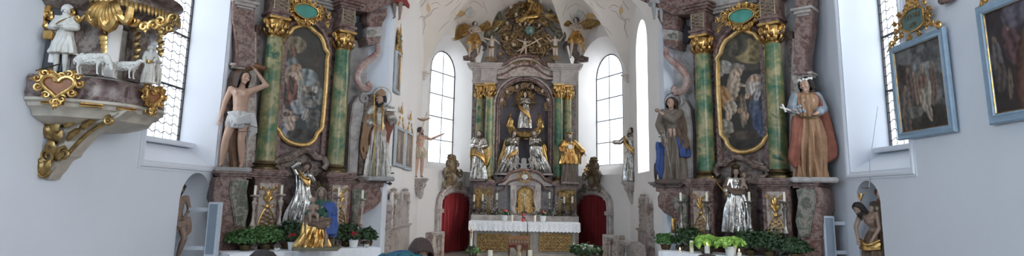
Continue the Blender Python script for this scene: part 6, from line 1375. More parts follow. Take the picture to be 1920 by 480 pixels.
picture('choir_picture', 'left one of two small grey-framed paintings hung close together in the choir', 'framed painting', FCL, u0, u1 - .02, z0, z1, .08, 'frame_grey', bgC, figs, crest=(.55, .55), plaque=False, seed=2)
u0, u1, z0, z1 = cpx(FCL, 757, 771, 246, 319)
picture('choir_picture', 'right one of two small grey-framed paintings, next to the baptist statue', 'framed painting', FCL, u0 + .02, u1, z0, z1, .08, 'frame_grey', bgC, figs, crest=(.5, .55), plaque=False, seed=3)
# ================================================================ STUCCO ON THE VAULT
from mathutils.bvhtree import BVHTree
dg = bpy.context.evaluated_depsgraph_get(); vb = bmn()
for o in C.objects:
    if o.name.startswith('ceiling_vault') or o.name.startswith('wall_apse') or o.name.startswith('wall_choir'): vb.from_mesh(o.data)
TREE = BVHTree.FromBMesh(vb); vb.free()
def onv(px, py, off=.012):
    d = ray(px, py).normalized(); h = TREE.ray_cast(V(0, 0, EYE) + d * 13.5, d)
    if h[0] is None: return None
    n = h[1] if h[1].dot(d) < 0 else -h[1]; return h[0] + n * off
def stucco_line(b, L, r=.014, closed=False):
    P = [onv(x, y) for x, y in [tuple(p) for p in smoothpts(L, 5, closed)]]; P = [p for p in P if p is not None]
    seg = [P[0]] if P else []
    for p in P[1:]:
        if (p - seg[-1]).length > 1.2: break
        seg.append(p)
    if len(seg) > 2: tube(b, seg, [r * .6, r, r, r * .6], 5)
def S_(L, mir=False): return [((2 * 984 - x), y + 5) for x, y in L] if mir else L
for mir, nm in ((False, 'left'), (True, 'right')):
    b = bmn()
    for L in ([(800, 2), (806, 14), (803, 26), (795, 34), (797, 46), (793, 58), (791, 66)], [(808, 8), (818, 4), (826, 10)], [(796, 34), (806, 28), (812, 18), (822, 14)], [(786, 34), (792, 30), (798, 36)],
              [(845, 26), (856, 14), (866, 2)], [(852, 36), (866, 30), (874, 20), (884, 12)], [(868, 12), (862, 22), (866, 34), (876, 40), (888, 38), (898, 28), (900, 18)], [(876, 14), (872, 24), (878, 32), (888, 30), (892, 20)], [(880, 6), (888, 2), (898, 6), (906, 14)], [(905, 2), (910, 14), (914, 26)],
              [(858, 42), (868, 50), (880, 48)], [(834, 12), (846, 4), (852, -4)], [(788, 14), (794, 6), (800, -4)], [(856, 6), (862, -2)], [(822, 60), (832, 48), (846, 38)]):
        stucco_line(b, S_(L, mir), .0095)
    vr = thing('vault_stucco', 'fine painted stucco scrollwork on the %s side of the choir vault' % nm, 'stucco ornament'); vo = link('scrollwork', b, 'stucco_line', vr)
    for (x, y, rx, ry, mt) in ((862, 25, 9, 6, 'stucco_ochre'), (882, 22, 6, 8, 'stucco_green'), (803, 14, 3, 7, 'stucco_ochre')):
        x = 2 * 984 - x if mir else x; y += 5 if mir else 0; b = bmn(); vs = [onv(x + rx * math.cos(a) * (1 + .2 * math.cos(3 * a)), y + ry * math.sin(a), .008) for a in (2 * PI * i / 16 for i in range(16))]
        vs = [v for v in vs if v is not None]
        if len(vs) > 10:
            f_ = face(b, vs); r_ = bmesh.ops.extrude_face_region(b, geom=[f_]); bmesh.ops.translate(b, vec=(0, -.008, -.008), verts=[v for v in r_['geom'] if isinstance(v, bmesh.types.BMVert)])
            tag(link('vault_cartouche', b, mt), '%s painted stucco field on the %s side of the choir vault' % ({'stucco_ochre': 'ochre', 'stucco_green': 'grey-green'}[mt] + (' small' if rx == 3 else ''), nm), 'stucco ornament')
# ================================================================ STONE STALLS, BALUSTRADES, SCONCE
def wall_tabernacle(name, label, cat, fr, u0, u1, z1, mats=('marble_stone', 'marble_grey')):
    """carved stone epitaph: plinth, two pilasters, panel, broken pediment with urn"""
    r = thing(name, label, cat, fr((u0 + u1) / 2, .1, 0)); w = u1 - u0; c = (u0 + u1) / 2; h = z1
    b = bmn(); fbox(b, fr, u0, u1, 0, .15, 0, .5 * h, .015); moulded(b, fr, u0, u1, 0, .17, .5 * h, [(.03, .01), (.03, .03)]); wl(r, 'plinth', b, mats[0])
    b = bmn(); fbox(b, fr, u0 + .1 * w, u1 - .1 * w, 0, .1, .5 * h, .86 * h, .01); wl(r, 'panel', b, mats[1])
    for s in (-1, 1):
        u = c + s * w * .36; b = bmn(); fbox(b, fr, u - .07 * w, u + .07 * w, 0, .13, .52 * h, .8 * h, .012)
        for k in range(3): scroll(b, fr(u, .13, (.56 + .09 * k) * h), .05, 1.3, k, s, .018, ex=fr.t)
        wl(r, 'pilaster', b, mats[0]); b = bmn(); fbox(b, fr, u - .1 * w, u + .1 * w, 0, .15, .8 * h, .83 * h, .008); scroll(b, fr(c + s * w * .3, .12, .87 * h), .1, 1.5, PI / 2, -s, .035, ex=fr.t); wl(r, 'pediment_scroll', b, mats[1])
    b = bmn(); lathe(b, [(.03, .84 * h), (.1, .88 * h), (.13, .92 * h), (.09, .95 * h), (.06, .96 * h), (.09, .98 * h), (.02, h)], fr(c, .12, 0), 16); wl(r, 'crowning_urn', b, mats[0]); return r
for xs, y1, lab in (((741, 761), 352, 'carved pink and grey stone epitaph against the left choir wall'), ):
    u0, u1, z0, z1 = cpx(FCL, xs[0], xs[1], y1, 440); wall_tabernacle('stone_epitaph', lab, 'epitaph', FCL, u0, u1, z1)
u0, u1, z0, z1 = cpx(FCR, 1224, 1204, 362, 440); wall_tabernacle('stone_epitaph', 'carved brownish stone epitaph against the right choir wall', 'epitaph', FCR, max(u0, 13.7), u1, z1, ('marble_pink', 'marble_pink'))
u0, u1, z0, z1 = cpx(FCL, 727, 737, 352, 440); wall_tabernacle('stone_epitaph', 'narrow pale stone epitaph half hidden behind the left arch edge', 'epitaph', FCL, 13.45, 13.95, z1, ('marble_pink', 'marble_white'))
def baluster(b, c, h, r=.07, square=True):
    box(b, c + V(0, 0, h * .04), (r * 2, r * 2, h * .08), bev=.006); box(b, c + V(0, 0, h * .96), (r * 2, r * 2, h * .08), bev=.006)
    lathe(b, [(r * .6, h * .08), (r * .75, h * .12), (r * .5, h * .16), (r * .95, h * .34), (r * .8, h * .45), (r * .42, h * .7), (r * .4, h * .8), (r * .7, h * .84), (r * .6, h * .92)], c, 12)
def balustrade(label, pA, pB, h, nb):
    r = thing('balustrade', label, 'balustrade', (pA + pB) / 2); d = (pB - pA); rot = math.atan2(d.y, d.x); o = r.location
    b = bmn(); box(b, V(0, 0, h - .04), (d.length + .1, .24, .08), rot=rot, bev=.015); link('handrail', b, 'marble_grey', r); b = bmn(); box(b, V(0, 0, .06), (d.length + .1, .22, .12), rot=rot, bev=.01); link('base_rail', b, 'marble_pink', r)
    for k in range(nb):
        b = bmn(); baluster(b, pA.lerp(pB, (k + .5) / nb) - o + V(0, 0, .12), h - .2); link('baluster', b, 'marble_pink', r)
    for e in (pA, pB): b = bmn(); box(b, e - o + V(0, 0, h / 2), (.2, .2, h), rot=rot, bev=.012); link('post', b, 'marble_pink', r)
def gnd(px, Y): p = at(px, 400, Y); p.z = 0; return p
hb = at(815, 437, 15.2).z; balustrade('short marble balustrade left of the main altar steps', gnd(809, 15.4), gnd(826, 16.0), hb, 3)
hb = at(1150, 443, 15.2).z; balustrade('marble balustrade right of the main altar, nearer the red curtain', gnd(1139, 16.0), gnd(1161, 15.6), hb, 3)
balustrade('marble balustrade at the right, behind the grey-haired visitor', gnd(1166, 15.4), gnd(1198, 14.0), at(1175, 452, 15).z, 6)
r = thing('wall_sconce', 'dark iron sconce with cross bar fixed to the left choir wall', 'sconce', at(731, 343, 13.2)); b = bmn()
tube(b, [V(0, 0, -.02), V(0, 0, .36)], .012, 6); tube(b, [V(-.1, 0, .2), V(.08, 0, .21)], .014, 6); lathe(b, [(.02, -.05), (.05, -.02), (.05, 0), (.02, .02)], (0, 0, 0), 12); link('iron_stem', b, 'dark_metal', r)
b = bmn(); tube(b, [V(0, 0, 0), V(-.12, .1, -.02)], .01, 6); link('wall_arm', b, 'dark_metal', r)
# column loudspeakers
for fr, xs, ys, yc, lab in ((FWL, (386, 411), (379, 479), 398, 'slim grey column loudspeaker on the left wall beside the niche'), (FWR, (1545, 1563), (405, 486), 1554, 'slim grey column loudspeaker on the right wall beside the niche')):
    pxc = sum(xs) / 2; n_ = .42 if fr is FWL else .27; u, _ = fr.px(pxc, 430, n_); zb, zt = fr.px(pxc, ys[1], n_)[1], fr.px(pxc, ys[0], n_)[1]; q_ = -.16 if fr is FWR else 0; r = thing('loudspeaker', lab, 'loudspeaker', fr(u, .4, zb))
    b = bmn(); fbox(b, fr, u - .06, u + .06, n_ - .08, n_ + .11, zb, zt, .012); wl(r, 'housing', b, 'speaker_grey'); b = bmn(); box(b, fr(u, n_ + .015, (zb + zt) / 2) + V(0, -.062, 0), V(.13, .012, zt - zb - .06), bev=.003); wl(r, 'grille', b, 'speaker_dark'); b = bmn()
    for z in (zb + .12, zt - .12): fbox(b, fr, u - .02, u + .02, 0, n_ - .06, z - .03, z + .03, .004); wl(r, 'wall_bracket', b, 'speaker_grey'); b = bmn()
# hanging cord in the right window and small wall light
b = bmn(); tube(b, [atx(1646, 200, NW + .3), atx(1634, 285, NW + .05), atx(1631, 300, NW - .02), atx(1630, 352, NW - .02)], .006, 5); tag(link('pull_cord', b, 'frame_grey'), 'thin cord hanging out of the right nave window opening', 'cord')
r = thing('wall_hook', 'small metal hook on the right wall above the niche', 'hook', atx(1630, 352, NW)); b = bmn(); tube(b, [V(0, 0, 0), V(-.06, .0, -.01), V(-.08, .03, 0), V(-.08, .06, .01)], .01, 6); link('hook_arm', b, 'old_silver', r)

# ================================================================ NICHE FIGURES
p = V(-5.6, 9.98, .55); h = at(340, 342, 9.98).z - .55
figure('scourged_christ_statue', 'carved bare figure of the scourged christ with dark hair in the left wall niche', p, h, .9, skin='skin_dark', hair='hair_dark', hairstyle='long', beard='short', yaw=.3, nod=.35, tilt=.1,
       J=dict(elL=(-.15, .02, .66), wrL=(-.06, -.1, .58), elR=(.15, .0, .66), wrR=(.06, -.12, .58), knR=(.08, -.1, .3), anR=(.06, .0, .05)), extra=lambda r, g, H, T, hm: (part(r, 'loincloth', 'skin_dark', lambda b: merge(b, remesh(_loin(H), H * .006, 1))), part(r, 'base', 'stone_grey', lambda b: box(b, V(0, 0, .015) * H, V(.34, .26, .03) * H)),
       part(r, 'crown_of_thorns', 'hair_dark', lambda b: [tube(b, [T(.062 * math.cos(a + k), .006 + .062 * math.sin(a + k), .035 + .012 * math.sin(5 * a + k)) for a in [2 * PI * i / 20 for i in range(20)]], .007 * H, 5, closed=True) for k in (0, 1, 2)])))
# pieta-like group on the right: the bent christ, held by mary
p = V(5.52, 9.92, .55); hh = at(1595, 386, 10).z - .55
figure('bent_christ_statue', 'carved bare christ slumping forward in the right wall niche', p, hh / .86, -.9, skin='skin_dark', hair='hair_dark', hairstyle='long', beard='long', yaw=-.3, nod=.7,
       J=dict(che=(-.03, -.07, .7), nek=(-.07, -.15, .79), hed=(-.1, -.22, .83), shL=(-.12, -.12, .76), shR=(.07, -.1, .77), elL=(-.17, -.16, .6), wrL=(-.14, -.2, .46), elR=(.1, -.14, .6), wrR=(.06, -.24, .48)),
       garb=[dict(mat='cloth_brown', rings=[(.55, 0, 0, .09, .08), (.5, 0, 0, .12, .1), (.35, 0, -.02, .15, .13), (.1, 0, 0, .15, .13), (0, 0, 0, .15, .12)], n=8, amp=.2), dict(name='gilt_hem', mat='gold', kind='drape', path=[(-.16, -.1, .4), (-.05, -.17, .36), (.1, -.14, .4)], w=.08, strands=4, r=.022)],
       extra=lambda r, g, H, T, hm: part(r, 'rays', 'gold', lambda b: [leaf(b, T(.03 + .0 * k, .06, .06), T(.03 + .05 * (k - 1), .16, .13), .022 * H, bend=V(0, 0, .002)) for k in range(3)]))
p = V(5.74, 10.06, .55); hh = at(1609, 352, 10.06).z - .55
figure('mourning_mary_statue', 'pale-faced mourning figure in dark hood behind the slumping christ, right niche', p, hh, -.8, skin='skin_pale', nod=.4, yaw=-.5, garb=[dict(mat='cloth_brown', rings=rb(1.0), n=8), dict(name='hood', kind='hood', mat='cloth_rust')], J=dict(elL=(-.13, -.05, .66), wrL=(-.08, -.16, .62)))
# putti hanging their legs over the ends of the side altars
for fr, px, py, s, lab in ((FL, 752, 6, 1, 'reddish winged putto dangling its legs from the inner top of the left altar'), (FRT, 1226, 8, -1, 'grey putto dangling its legs from the inner top of the right altar')):
    u, z = fr.px(px, py, .1); p = fr(u, .08, z - .52)
    figure('seated_putto', lab, p, .95, -s * .2, fat=1.3, hk=1.3, skin='skin_dark' if s > 0 else 'stone_grey', hair='hair_brown', yaw=-s * .3,
           J=dict(pel=(0, 0, .58), wai=(0, 0, .68), che=(0, -.01, .8), nek=(0, 0, .9), hed=(0, -.01, 1.0), shL=(-.1, 0, .87), shR=(.1, 0, .87), elL=(-.2, -.04, .8), elR=(.2, -.04, .8), wrL=(-.3, -.1, .86), wrR=(.3, -.1, .76), hiL=(-.07, 0, .56), hiR=(.07, 0, .56), knL=(-.09, -.17, .5), knR=(.08, -.19, .48), anL=(-.07, -.14, .2), anR=(.08, -.2, .14), ftL=(-.01, -.04, -.06), ftR=(0, -.05, -.06)),
           garb=[dict(name='drape', mat='cloth_red' if s > 0 else 'stone_grey', kind='drape', path=[(-.16, -.1, .62), (0, -.2, .56), (.14, -.1, .55), (.22, 0, .45)], w=.09, strands=4, r=.03)],
           extra=lambda r, g, H, T, hm: part(r, 'flying_ribbon', 'gold' if s < 0 else 'cloth_rust', lambda b: tube(b, smoothpts([V(-s * .1, 0, .6) * H, V(s * .25 * -1, -.02, .5) * H, V(-s * .4, 0, .62) * H, V(-s * .55, 0, .5) * H], 5), [.03, .05, .04, .02], 7, flat=.5)))
# ================================================================ SIDE ALTAR TABLES, CLOTHS, PLANTS, CANDLES
def mensa(fr, x0, x1, y, side):
    n0, n1 = .40, 1.1; u0, z = fr.px(x0, y, n1); u1, z2 = fr.px(x1, y, n1); z = (z + z2) / 2; u0, u1 = min(u0, u1), max(u0, u1)
    r = thing('side_altar_table', 'stone altar table under a white cloth before the %s side altar' % side, 'altar table', fr((u0 + u1) / 2, .7, 0)); b = bmn(); fbox(b, fr, u0 + .05, u1 - .05, n0, n1 - .04, 0, z - .01, .01); wl(r, 'table_body', b, 'marble_brown')
    b = bmn(); fbox(b, fr, u0 + .01, u1 - .01, n0, n1, z - .08, z - .004, .01); wl(r, 'table_slab', b, 'marble_grey')
    tag(link('altar_cloth', cloth_mesh(fr, u0, u1, n0 + .02, n1 + .01, z + .004, .34, scal=.02), 'linen'), 'white linen cloth with folds over the %s side altar table' % side, 'altar cloth'); return z + .008
ZL_ = mensa(FL, 430, 712, 470, 'left'); ZR_ = mensa(FRT, 1545, 1236, 482, 'right')
def onz(px, py_hint, fr, n, z): u, _ = fr.px(px, py_hint, n); p = fr(u, n, z); return p
def candlestick(label, p, ytop, px, mat='old_silver', group=None, candle=.16, rk=1, cr=.022):
    H = at(px, ytop, p.y).z - p.z; r = thing('candlestick', label, 'candlestick', p, group=group); c = candle; h = H - c; b = bmn(); k = rk
    for i in range(3):
        a = 2 * PI * i / 3 + .4; d = V(math.cos(a), math.sin(a), 0); scroll(b, d * .07 * k + V(0, 0, .045), .035 * k, 1.3, -PI / 2, 1, .014 * k, ex=d)
    q = h; lathe(b, [(.085 * k, .02), (.09 * k, .04), (.05 * k, .07), (.035 * k, .1), (.06 * k, .13 * q + .05), (.035 * k, .2 * q + .04), (.02 * k, .3 * q), (.035 * k, .36 * q), (.055 * k, .43 * q), (.03 * k, .5 * q), (.018 * k, .58 * q), (.03 * k, .63 * q), (.018 * k, .7 * q), (.03 * k, .8 * q), (.045 * k, .86 * q), (.02 * k, .9 * q), (.03 * k, .95 * q)], (0, 0, 0), 16); link('stem', b, mat, r)
    b = bmn(); lathe(b, [(.02 * k, h * .95), (.075 * k, h * .975), (.08 * k, h), (.03 * k, h + .004)], (0, 0, 0), 18); link('drip_pan', b, mat, r)
    b = bmn(); lathe(b, [(cr, h), (cr, H - .006), (cr * .6, H)], (0, 0, 0), 12); tube(b, [V(0, 0, H - .004), V(.002, 0, H + .015)], .003, 4); link('candle', b, 'wax', r); return r
for fr, px, y, n, z, lab in ((FL, 475, 348, .48, ZL_, 'tall turned candlestick at the outer end of the left altar'), (FL, 525, 347, .48, ZL_, 'tall turned candlestick right of the gold lattice, left altar'), (FL, 633, 352, .48, ZL_, 'tall turned candlestick before the inner pedestal of the left altar'), (FL, 678, 357, .48, ZL_, 'tall turned candlestick at the inner end of the left altar')):
    candlestick(lab, onz(px, 400, fr, n, z), y, px, 'marble_pink')
for px, y, lab in ((1277, 361, 'tall silver candlestick beside the small dark madonna, right altar'), (1326, 361, 'tall silver candlestick left of the silver madonna'), (1406, 360, 'tall silver candlestick right of the silver madonna'), (1472, 360, 'tall silver candlestick at the outer pedestal of the right altar')):
    candlestick(lab, onz(px, 400, FRT, .5, ZR_), y, px, 'old_silver', rk=1.15)
zs = FM.px(984, 404, .6)[1]
for px, y, lab in ((888, 365, 'silver candlestick, outermost left on the main altar'), (904, 364, 'silver candlestick, second from left on the main altar'), (931, 362, 'silver candlestick left of the pink flowers on the main altar'), (1030, 360, 'silver candlestick right of the tabernacle, nearest it'), (1058, 368, 'silver candlestick, second from right on the main altar'), (1073, 368, 'silver candlestick, outermost right on the main altar')):
    p = at(px, 404, 18.7); p.z = zs; candlestick(lab, p, y, px, 'old_silver', rk=1.2, cr=.03, candle=.2)
# reliquaries on the main altar pedestals
for px, s in ((915, 'left'), (1049, 'right')):
    p = at(px, 404, 18.82); p.z = zs; H = at(px, 362, 18.82).z - zs; r = thing('reliquary_bust', 'dark silver reliquary before the gilded %s pedestal of the main altar' % s, 'reliquary', p); b = bmn(); lathe(b, [(.15, 0), (.16, .05), (.1, .09), (.13, H * .3), (.16, H * .5), (.12, H * .7), (.05, H * .9), (.01, H)], (0, 0, 0), 20, sy=.5)
    link('pyramid_body', b, 'bronze', r); b = bmn()
    for k in range(5):
        for q in (-1, 1): scroll(b, V(q * (.15 - .02 * k), -.06, H * (.15 + .16 * k)), .06, 1.4, k, q, .016)
    link('silver_scrollwork', b, 'old_silver', r)
def candle(label, p, px, ytop, r_, mat='wax', flame=False, group=None):
    H = at(px, ytop, p.y).z - p.z; r = thing('candle', label, 'candle', p, group=group); b = bmn(); lathe(b, [(r_, 0), (r_, H - .01), (r_ * .8, H), (r_ * .3, H - .006)], (0, 0, 0), 18); link('wax_body', b, mat, r); b = bmn(); tube(b, [V(0, 0, H - .01), V(.002, 0, H + .02)], .003, 4); link('wick', b, 'dark_metal', r)
    if flame: b = bmn(); lathe(b, [(.002, H + .012), (.011, H + .024), (.007, H + .045), (.001, H + .06)], (0, 0, 0), 10); link('flame', b, 'flame', r)
    return r
zt_ = ZM + .008
for px, y, m, lab in ((960, 403, 'wax', 'short cream candle left of the tabernacle on the main altar'), (981, 401, 'wax_red', 'short red candle in front of the tabernacle'), (1003, 404, 'wax', 'short cream candle right of the tabernacle on the main altar')):
    p = at(px, 414, 17.75); p.z = zt_; candle(lab, p, px, y, .034, m)
# crucifix in the tabernacle
p = at(983, 399, 18.93); zc_ = p.z; H = at(983, 357, 18.93).z - zc_; r = thing('altar_crucifix', 'small gold crucifix standing in the gilded tabernacle niche', 'crucifix', p); b = bmn(); box(b, V(0, 0, H * .55), V(.03, .02, H * .85)); box(b, V(0, 0, H * .8), V(.24, .02, .03)); lathe(b, [(.1, 0), (.08, .03), (.03, .06), (.02, .1)], (0, 0, 0), 12); link('cross', b, 'wood_dark', r)
b = bmn(); k = H * .55; capsule(b, V(0, -.03, H * .55), V(0, -.03, H * .78), .026, .034); ball(b, V(0, -.035, H * .86), .028); capsule(b, V(0, -.03, H * .55), V(.01, -.03, H * .3), .024, .012)
for s in (-1, 1): capsule(b, V(s * .02, -.03, H * .78), V(s * .11, -.03, H * .83), .013, .009)
link('corpus', remesh(b, .006), 'ivory', r)
# ---- plants
def leafmass(b, c, R, n, size, rr, flat=.7, down=0):
    for i in range(n):
        d = V(rr.gauss(0, 1), rr.gauss(0, 1), abs(rr.gauss(0, 1)) * .9 - down * .5).normalized(); q = rr.uniform(.45, 1); p = c + V(d.x * R[0], d.y * R[1], d.z * R[2]) * q
        t = V(rr.gauss(0, 1), rr.gauss(0, 1), rr.gauss(0, .6)).normalized() * size * rr.uniform(.6, 1.2); s = t.cross(d); s = s.normalized() * size * .42 if s.length > 1e-4 else V(size * .4, 0, 0)
        m = p + t * .45 + d * size * .12; vs = [b.verts.new(x) for x in (p, m - s, p + t, m + s)]; mm = b.verts.new(m + d * size * .08)
        for a, e in ((0, 1), (1, 2), (2, 3), (3, 0)): b.faces.new((vs[a], vs[e], mm))
def bush(label, p, R, n=350, size=.07, mat='leaf_dark', pot=None, flowers=None, seed=1, name='potted_plant'):
    rr = random.Random(seed); r = thing(name, label, 'plant', p); base = 0
    ph, pr, pm = pot or (.1, .1, 'bronze'); b = bmn(); lathe(b, [(pr * .75, 0), (pr * .8, .01), (pr, ph * .9), (pr * 1.06, ph * .92), (pr * 1.06, ph), (pr * .9, ph), (pr * .85, ph * .9)], (0, 0, 0), 22); link('pot', b, pm, r)
    b = bmn(); leafmass(b, V(0, 0, ph + R[2] * .25), R, n, size, rr); o = link('foliage', b, mat, r, False)
    b = bmn()
    for k in range(9): a = rr.uniform(0, 6.28); tube(b, [V(0, 0, ph * .9), V(math.cos(a) * R[0] * .3, math.sin(a) * R[1] * .3, ph + R[2] * .5), V(math.cos(a) * R[0] * .6, math.sin(a) * R[1] * .6, ph + R[2] * .8)], .005, 4)
    link('stems', b, 'leaf', r)
    if flowers:
        fm, fn, fs = flowers; b = bmn()
        for k in range(fn):
            d = V(rr.gauss(0, 1), rr.gauss(0, 1) - .4, abs(rr.gauss(0, 1)) + .5).normalized(); c = V(d.x * R[0] * .7, d.y * R[1] * .7, ph + R[2] * (.35 + d.z * .75))
            for j in range(7): a = 2 * PI * j / 7; leaf(b, c, c + (V(math.cos(a), math.sin(a) * .6, .5) * fs), fs * .7, bend=V(0, 0, fs * .3), n=3, th=.002)
            ball(b, c + V(0, -.003, .006), fs * .5, seg=6)
        link('blossoms', b, fm, r, False)
    return r
L_ = [(462, .62, (.34, .24, .24), 'trailing ivy at the outer end of the left altar table'), (500, .6, (.34, .22, .27), 'bushy green ivy below the gold lattice, left altar'), (540, .58, (.32, .2, .34), 'dark ivy behind the red flower pot, left altar'), (622, .66, (.26, .2, .3), 'dark ivy right of the seated madonna, left altar'), (652, .6, (.28, .2, .3), 'dark ivy behind the second red flowers, left altar'), (690, .7, (.17, .15, .2), 'sparse ivy at the inner end of the left altar table')]
for i, (px, n, R, lab) in enumerate(L_): bush(lab, onz(px, 440, FL, n, ZL_), R, 620, .07, 'leaf' if i in (1, 0) else 'leaf_dark', pot=(.09, .1, 'bronze'), seed=i + 3)
L_ = [(1248, .72, (.2, .17, .17), 'green ivy at the inner end of the right altar table'), (1292, .62, (.3, .2, .3), 'dark ivy behind the paschal candle, right altar'), (1405, .62, (.3, .2, .3), 'dark ivy between silver madonna and candlestick, right altar'), (1442, .62, (.34, .22, .3), 'dense dark ivy before the outer pedestal, right altar'), (1490, .68, (.26, .2, .2), 'dark ivy at the outer end of the right altar table')]
for i, (px, n, R, lab) in enumerate(L_): bush(lab, onz(px, 450, FRT, n, ZR_), R, 620, .07, 'leaf' if i == 0 else 'leaf_dark', pot=(.09, .1, 'bronze'), seed=i + 13)
for px, lab, sd in ((549, 'red flowers in white pot left of the seated madonna', 4), (663, 'red flowers in white pot right of the seated madonna', 5)):
    bush(lab, onz(px, 455, FL, .95, ZL_), (.1, .1, .12), 130, .055, 'leaf_dark', pot=(.14, .085, 'porcelain'), flowers=('petal_red', 22, .028), seed=sd, name='flower_pot')
bush('pale green hydrangeas in a white pot before the silver madonna', onz(1370, 465, FRT, .95, ZR_), (.3, .2, .12), 160, .1, 'leaf_pale', pot=(.16, .1, 'porcelain'), flowers=('leaf_pale', 200, .045), seed=6, name='hydrangea_pot')
bush('pale green hydrangeas in a bowl beside the paschal candle', onz(1325, 462, FRT, .9, ZR_), (.27, .18, .16), 160, .1, 'leaf_pale', pot=(.12, .12, 'bronze'), flowers=('leaf_pale', 180, .045), seed=7, name='hydrangea_pot')
for px, lab, sd in ((946, 'pink flowers in white pot left of the tabernacle', 8), (1018, 'pink flowers in white pot right of the tabernacle', 9)):
    p = at(px, 404, 18.35); p = at(px, 411, 17.85); p.z = zt_; bush(lab, p, (.17, .12, .13), 160, .06, 'leaf_dark', pot=(.17, .09, 'porcelain'), flowers=('petal_pink', 26, .03), seed=sd, name='flower_pot')
# plants on stands before the high altar
def stand(name, label, cat, p, h, r_=.14, mat='wood_dark'):
    r = thing(name, label, cat, p); b = bmn(); lathe(b, [(r_ * .9, h - .03), (r_, h - .02), (r_, h)], (0, 0, 0), 20); link('top', b, mat, r); b = bmn(); lathe(b, [(.03, .04), (.025, h * .5), (.03, h - .03)], (0, 0, 0), 12); link('post', b, mat, r); b = bmn(); lathe(b, [(r_, 0), (r_ * .95, .03), (.04, .05)], (0, 0, 0), 20); link('foot', b, mat, r)
for px, Y, R, lab, m, fl in ((889, 16.6, (.2, .18, .16), 'light green leafy plant at the foot of the paschal candle stand', 'leaf', ('leaf_pale', 12, .04)), (1097, 15.5, (.42, .3, .2), 'spreading dark plant with white blossoms right of the main altar', 'leaf_dark', ('petal_white', 14, .05))):
    p = gnd(px, Y); ht = at(px, 486, Y).z; stand('plant_stand', 'low dark stand under the ' + ('light green plant' if px < 900 else 'white-blossomed plant'), 'stand', p, ht); p.z = ht; bush(lab, p, R, 260, .12 if px > 900 else .07, m, pot=(.12, .11, 'bronze'), flowers=fl, seed=px, name='potted_plant')
# paschal candle on stand, candles in front
p = gnd(885, 16.4); zc = at(885, 461, 16.4).z; stand('candle_stand', 'slim dark metal stand carrying the decorated paschal candle', 'stand', p, zc, .1, 'dark_metal'); p.z = zc
r = candle('tall white decorated paschal candle left of the main altar', p, 885, 423, .035); b = bmn(); tube(b, [V(0, -.036, .2), V(0, -.036, .42)], .009, 5); tube(b, [V(-.03, -.03, .34), V(.03, -.03, .34)], .009, 5); link('cross_decoration', b, 'petal_red', r); b = bmn(); [ball(b, V(.01 * (-1) ** k, -.034, .18 + .04 * k), .013, seg=6) for k in range(7)]; link('gilt_decoration', b, 'gold', r)
for px, lab in ((921, 'thick white candle at the lower picture edge, left of the lectern'), (995, 'thick white candle at the lower picture edge, right of the lectern')):
    p = gnd(px, 13.9); zc = at(px, 490, 13.9).z; stand('candle_stand', 'wooden candle stand under the thick white candle %s of the lectern' % ('left' if px < 960 else 'right'), 'stand', p, zc, .09, 'wood'); p.z = zc; candle(lab, p, px, 469, .053)
# lectern, microphone, chair
r = thing('lectern', 'light wooden reading lectern with fretted edge before the main altar', 'lectern', gnd(974, 14.8)); zz = at(974, 449, 14.8).z; b = bmn(); box(b, V(0, 0, zz), V(.5, .4, .035), rot=Matrix.Rotation(.3, 4, 'X'), bev=.006); box(b, V(0, -.2, zz - .04), V(.5, .03, .09), bev=.004); link('book_rest', b, 'wood', r)
b = bmn(); [tube(b, [V(-.21 + .07 * k + .02 * math.cos(a), -.22, zz - .035 + .02 * math.sin(a)) for a in [2 * PI * i / 10 for i in range(10)]], .006, 4, closed=True) for k in range(7)]; link('fretwork', b, 'wood_pale', r)
b = bmn(); lathe(b, [(.14, 0), (.13, .04), (.05, .08), (.06, zz * .4), (.04, zz * .6), (.07, zz * .85), (.05, zz - .05)], (0, 0, 0), 16); link('post', b, 'wood_pale', r); b = bmn(); [tube(b, [V(0, 0, .1), V(q * .3, -.1, .02)], .03, 6) for q in (-1, 1)]; [tube(b, [V(q * .16, -.02, zz - .12), V(0, 0, zz - .3)], .022, 6) for q in (-1, 1)]; link('brace', b, 'wood', r)
r = thing('microphone_stand', 'thin black microphone on a rod behind the lectern', 'microphone', gnd(989, 15.1)); zm = at(989, 411, 15.1).z; b = bmn(); tube(b, [V(0, 0, .02), V(0, 0, zm - .1)], .009, 6); tube(b, [V(0, 0, zm - .1), V(-.02, 0, zm - .03), V(-.07, -.02, zm + .03)], .007, 6); link('rod', b, 'dark_metal', r); b = bmn(); capsule(b, V(-.07, -.02, zm + .03), V(-.11, -.03, zm + .05), .018, .02); link('capsule', b, 'dark_metal', r); b = bmn(); lathe(b, [(.14, 0), (.13, .02), (.02, .03)], (0, 0, 0), 18); link('foot', b, 'dark_metal', r)
r = thing('celebrant_chair', 'wooden chair with red upholstery behind the lectern', 'chair', gnd(972, 16.0)); zz = at(972, 459, 16.0).z; b = bmn(); box(b, V(0, .22, (zz + .5) / 2 + .03), V(.42, .05, zz - .52), bev=.01); link('backrest', b, 'cloth_red', r); b = bmn(); box(b, V(0, 0, .46), V(.48, .46, .07), bev=.015); link('seat', b, 'cloth_red', r)
for sx in (-1, 1):
    for sy in (-1, 1): b = bmn(); box(b, V(sx * .23, sy * .22, (zz if sy > 0 else .64) / 2), V(.04, .04, zz if sy > 0 else .64), bev=.005); link('leg', b, 'wood', r)
    b = bmn(); box(b, V(sx * .23, 0, .66), V(.05, .48, .035), bev=.008); link('armrest', b, 'wood', r)
b = bmn(); box(b, V(0, .22, zz - .02), V(.5, .05, .06), bev=.01); link('top_rail', b, 'wood', r)
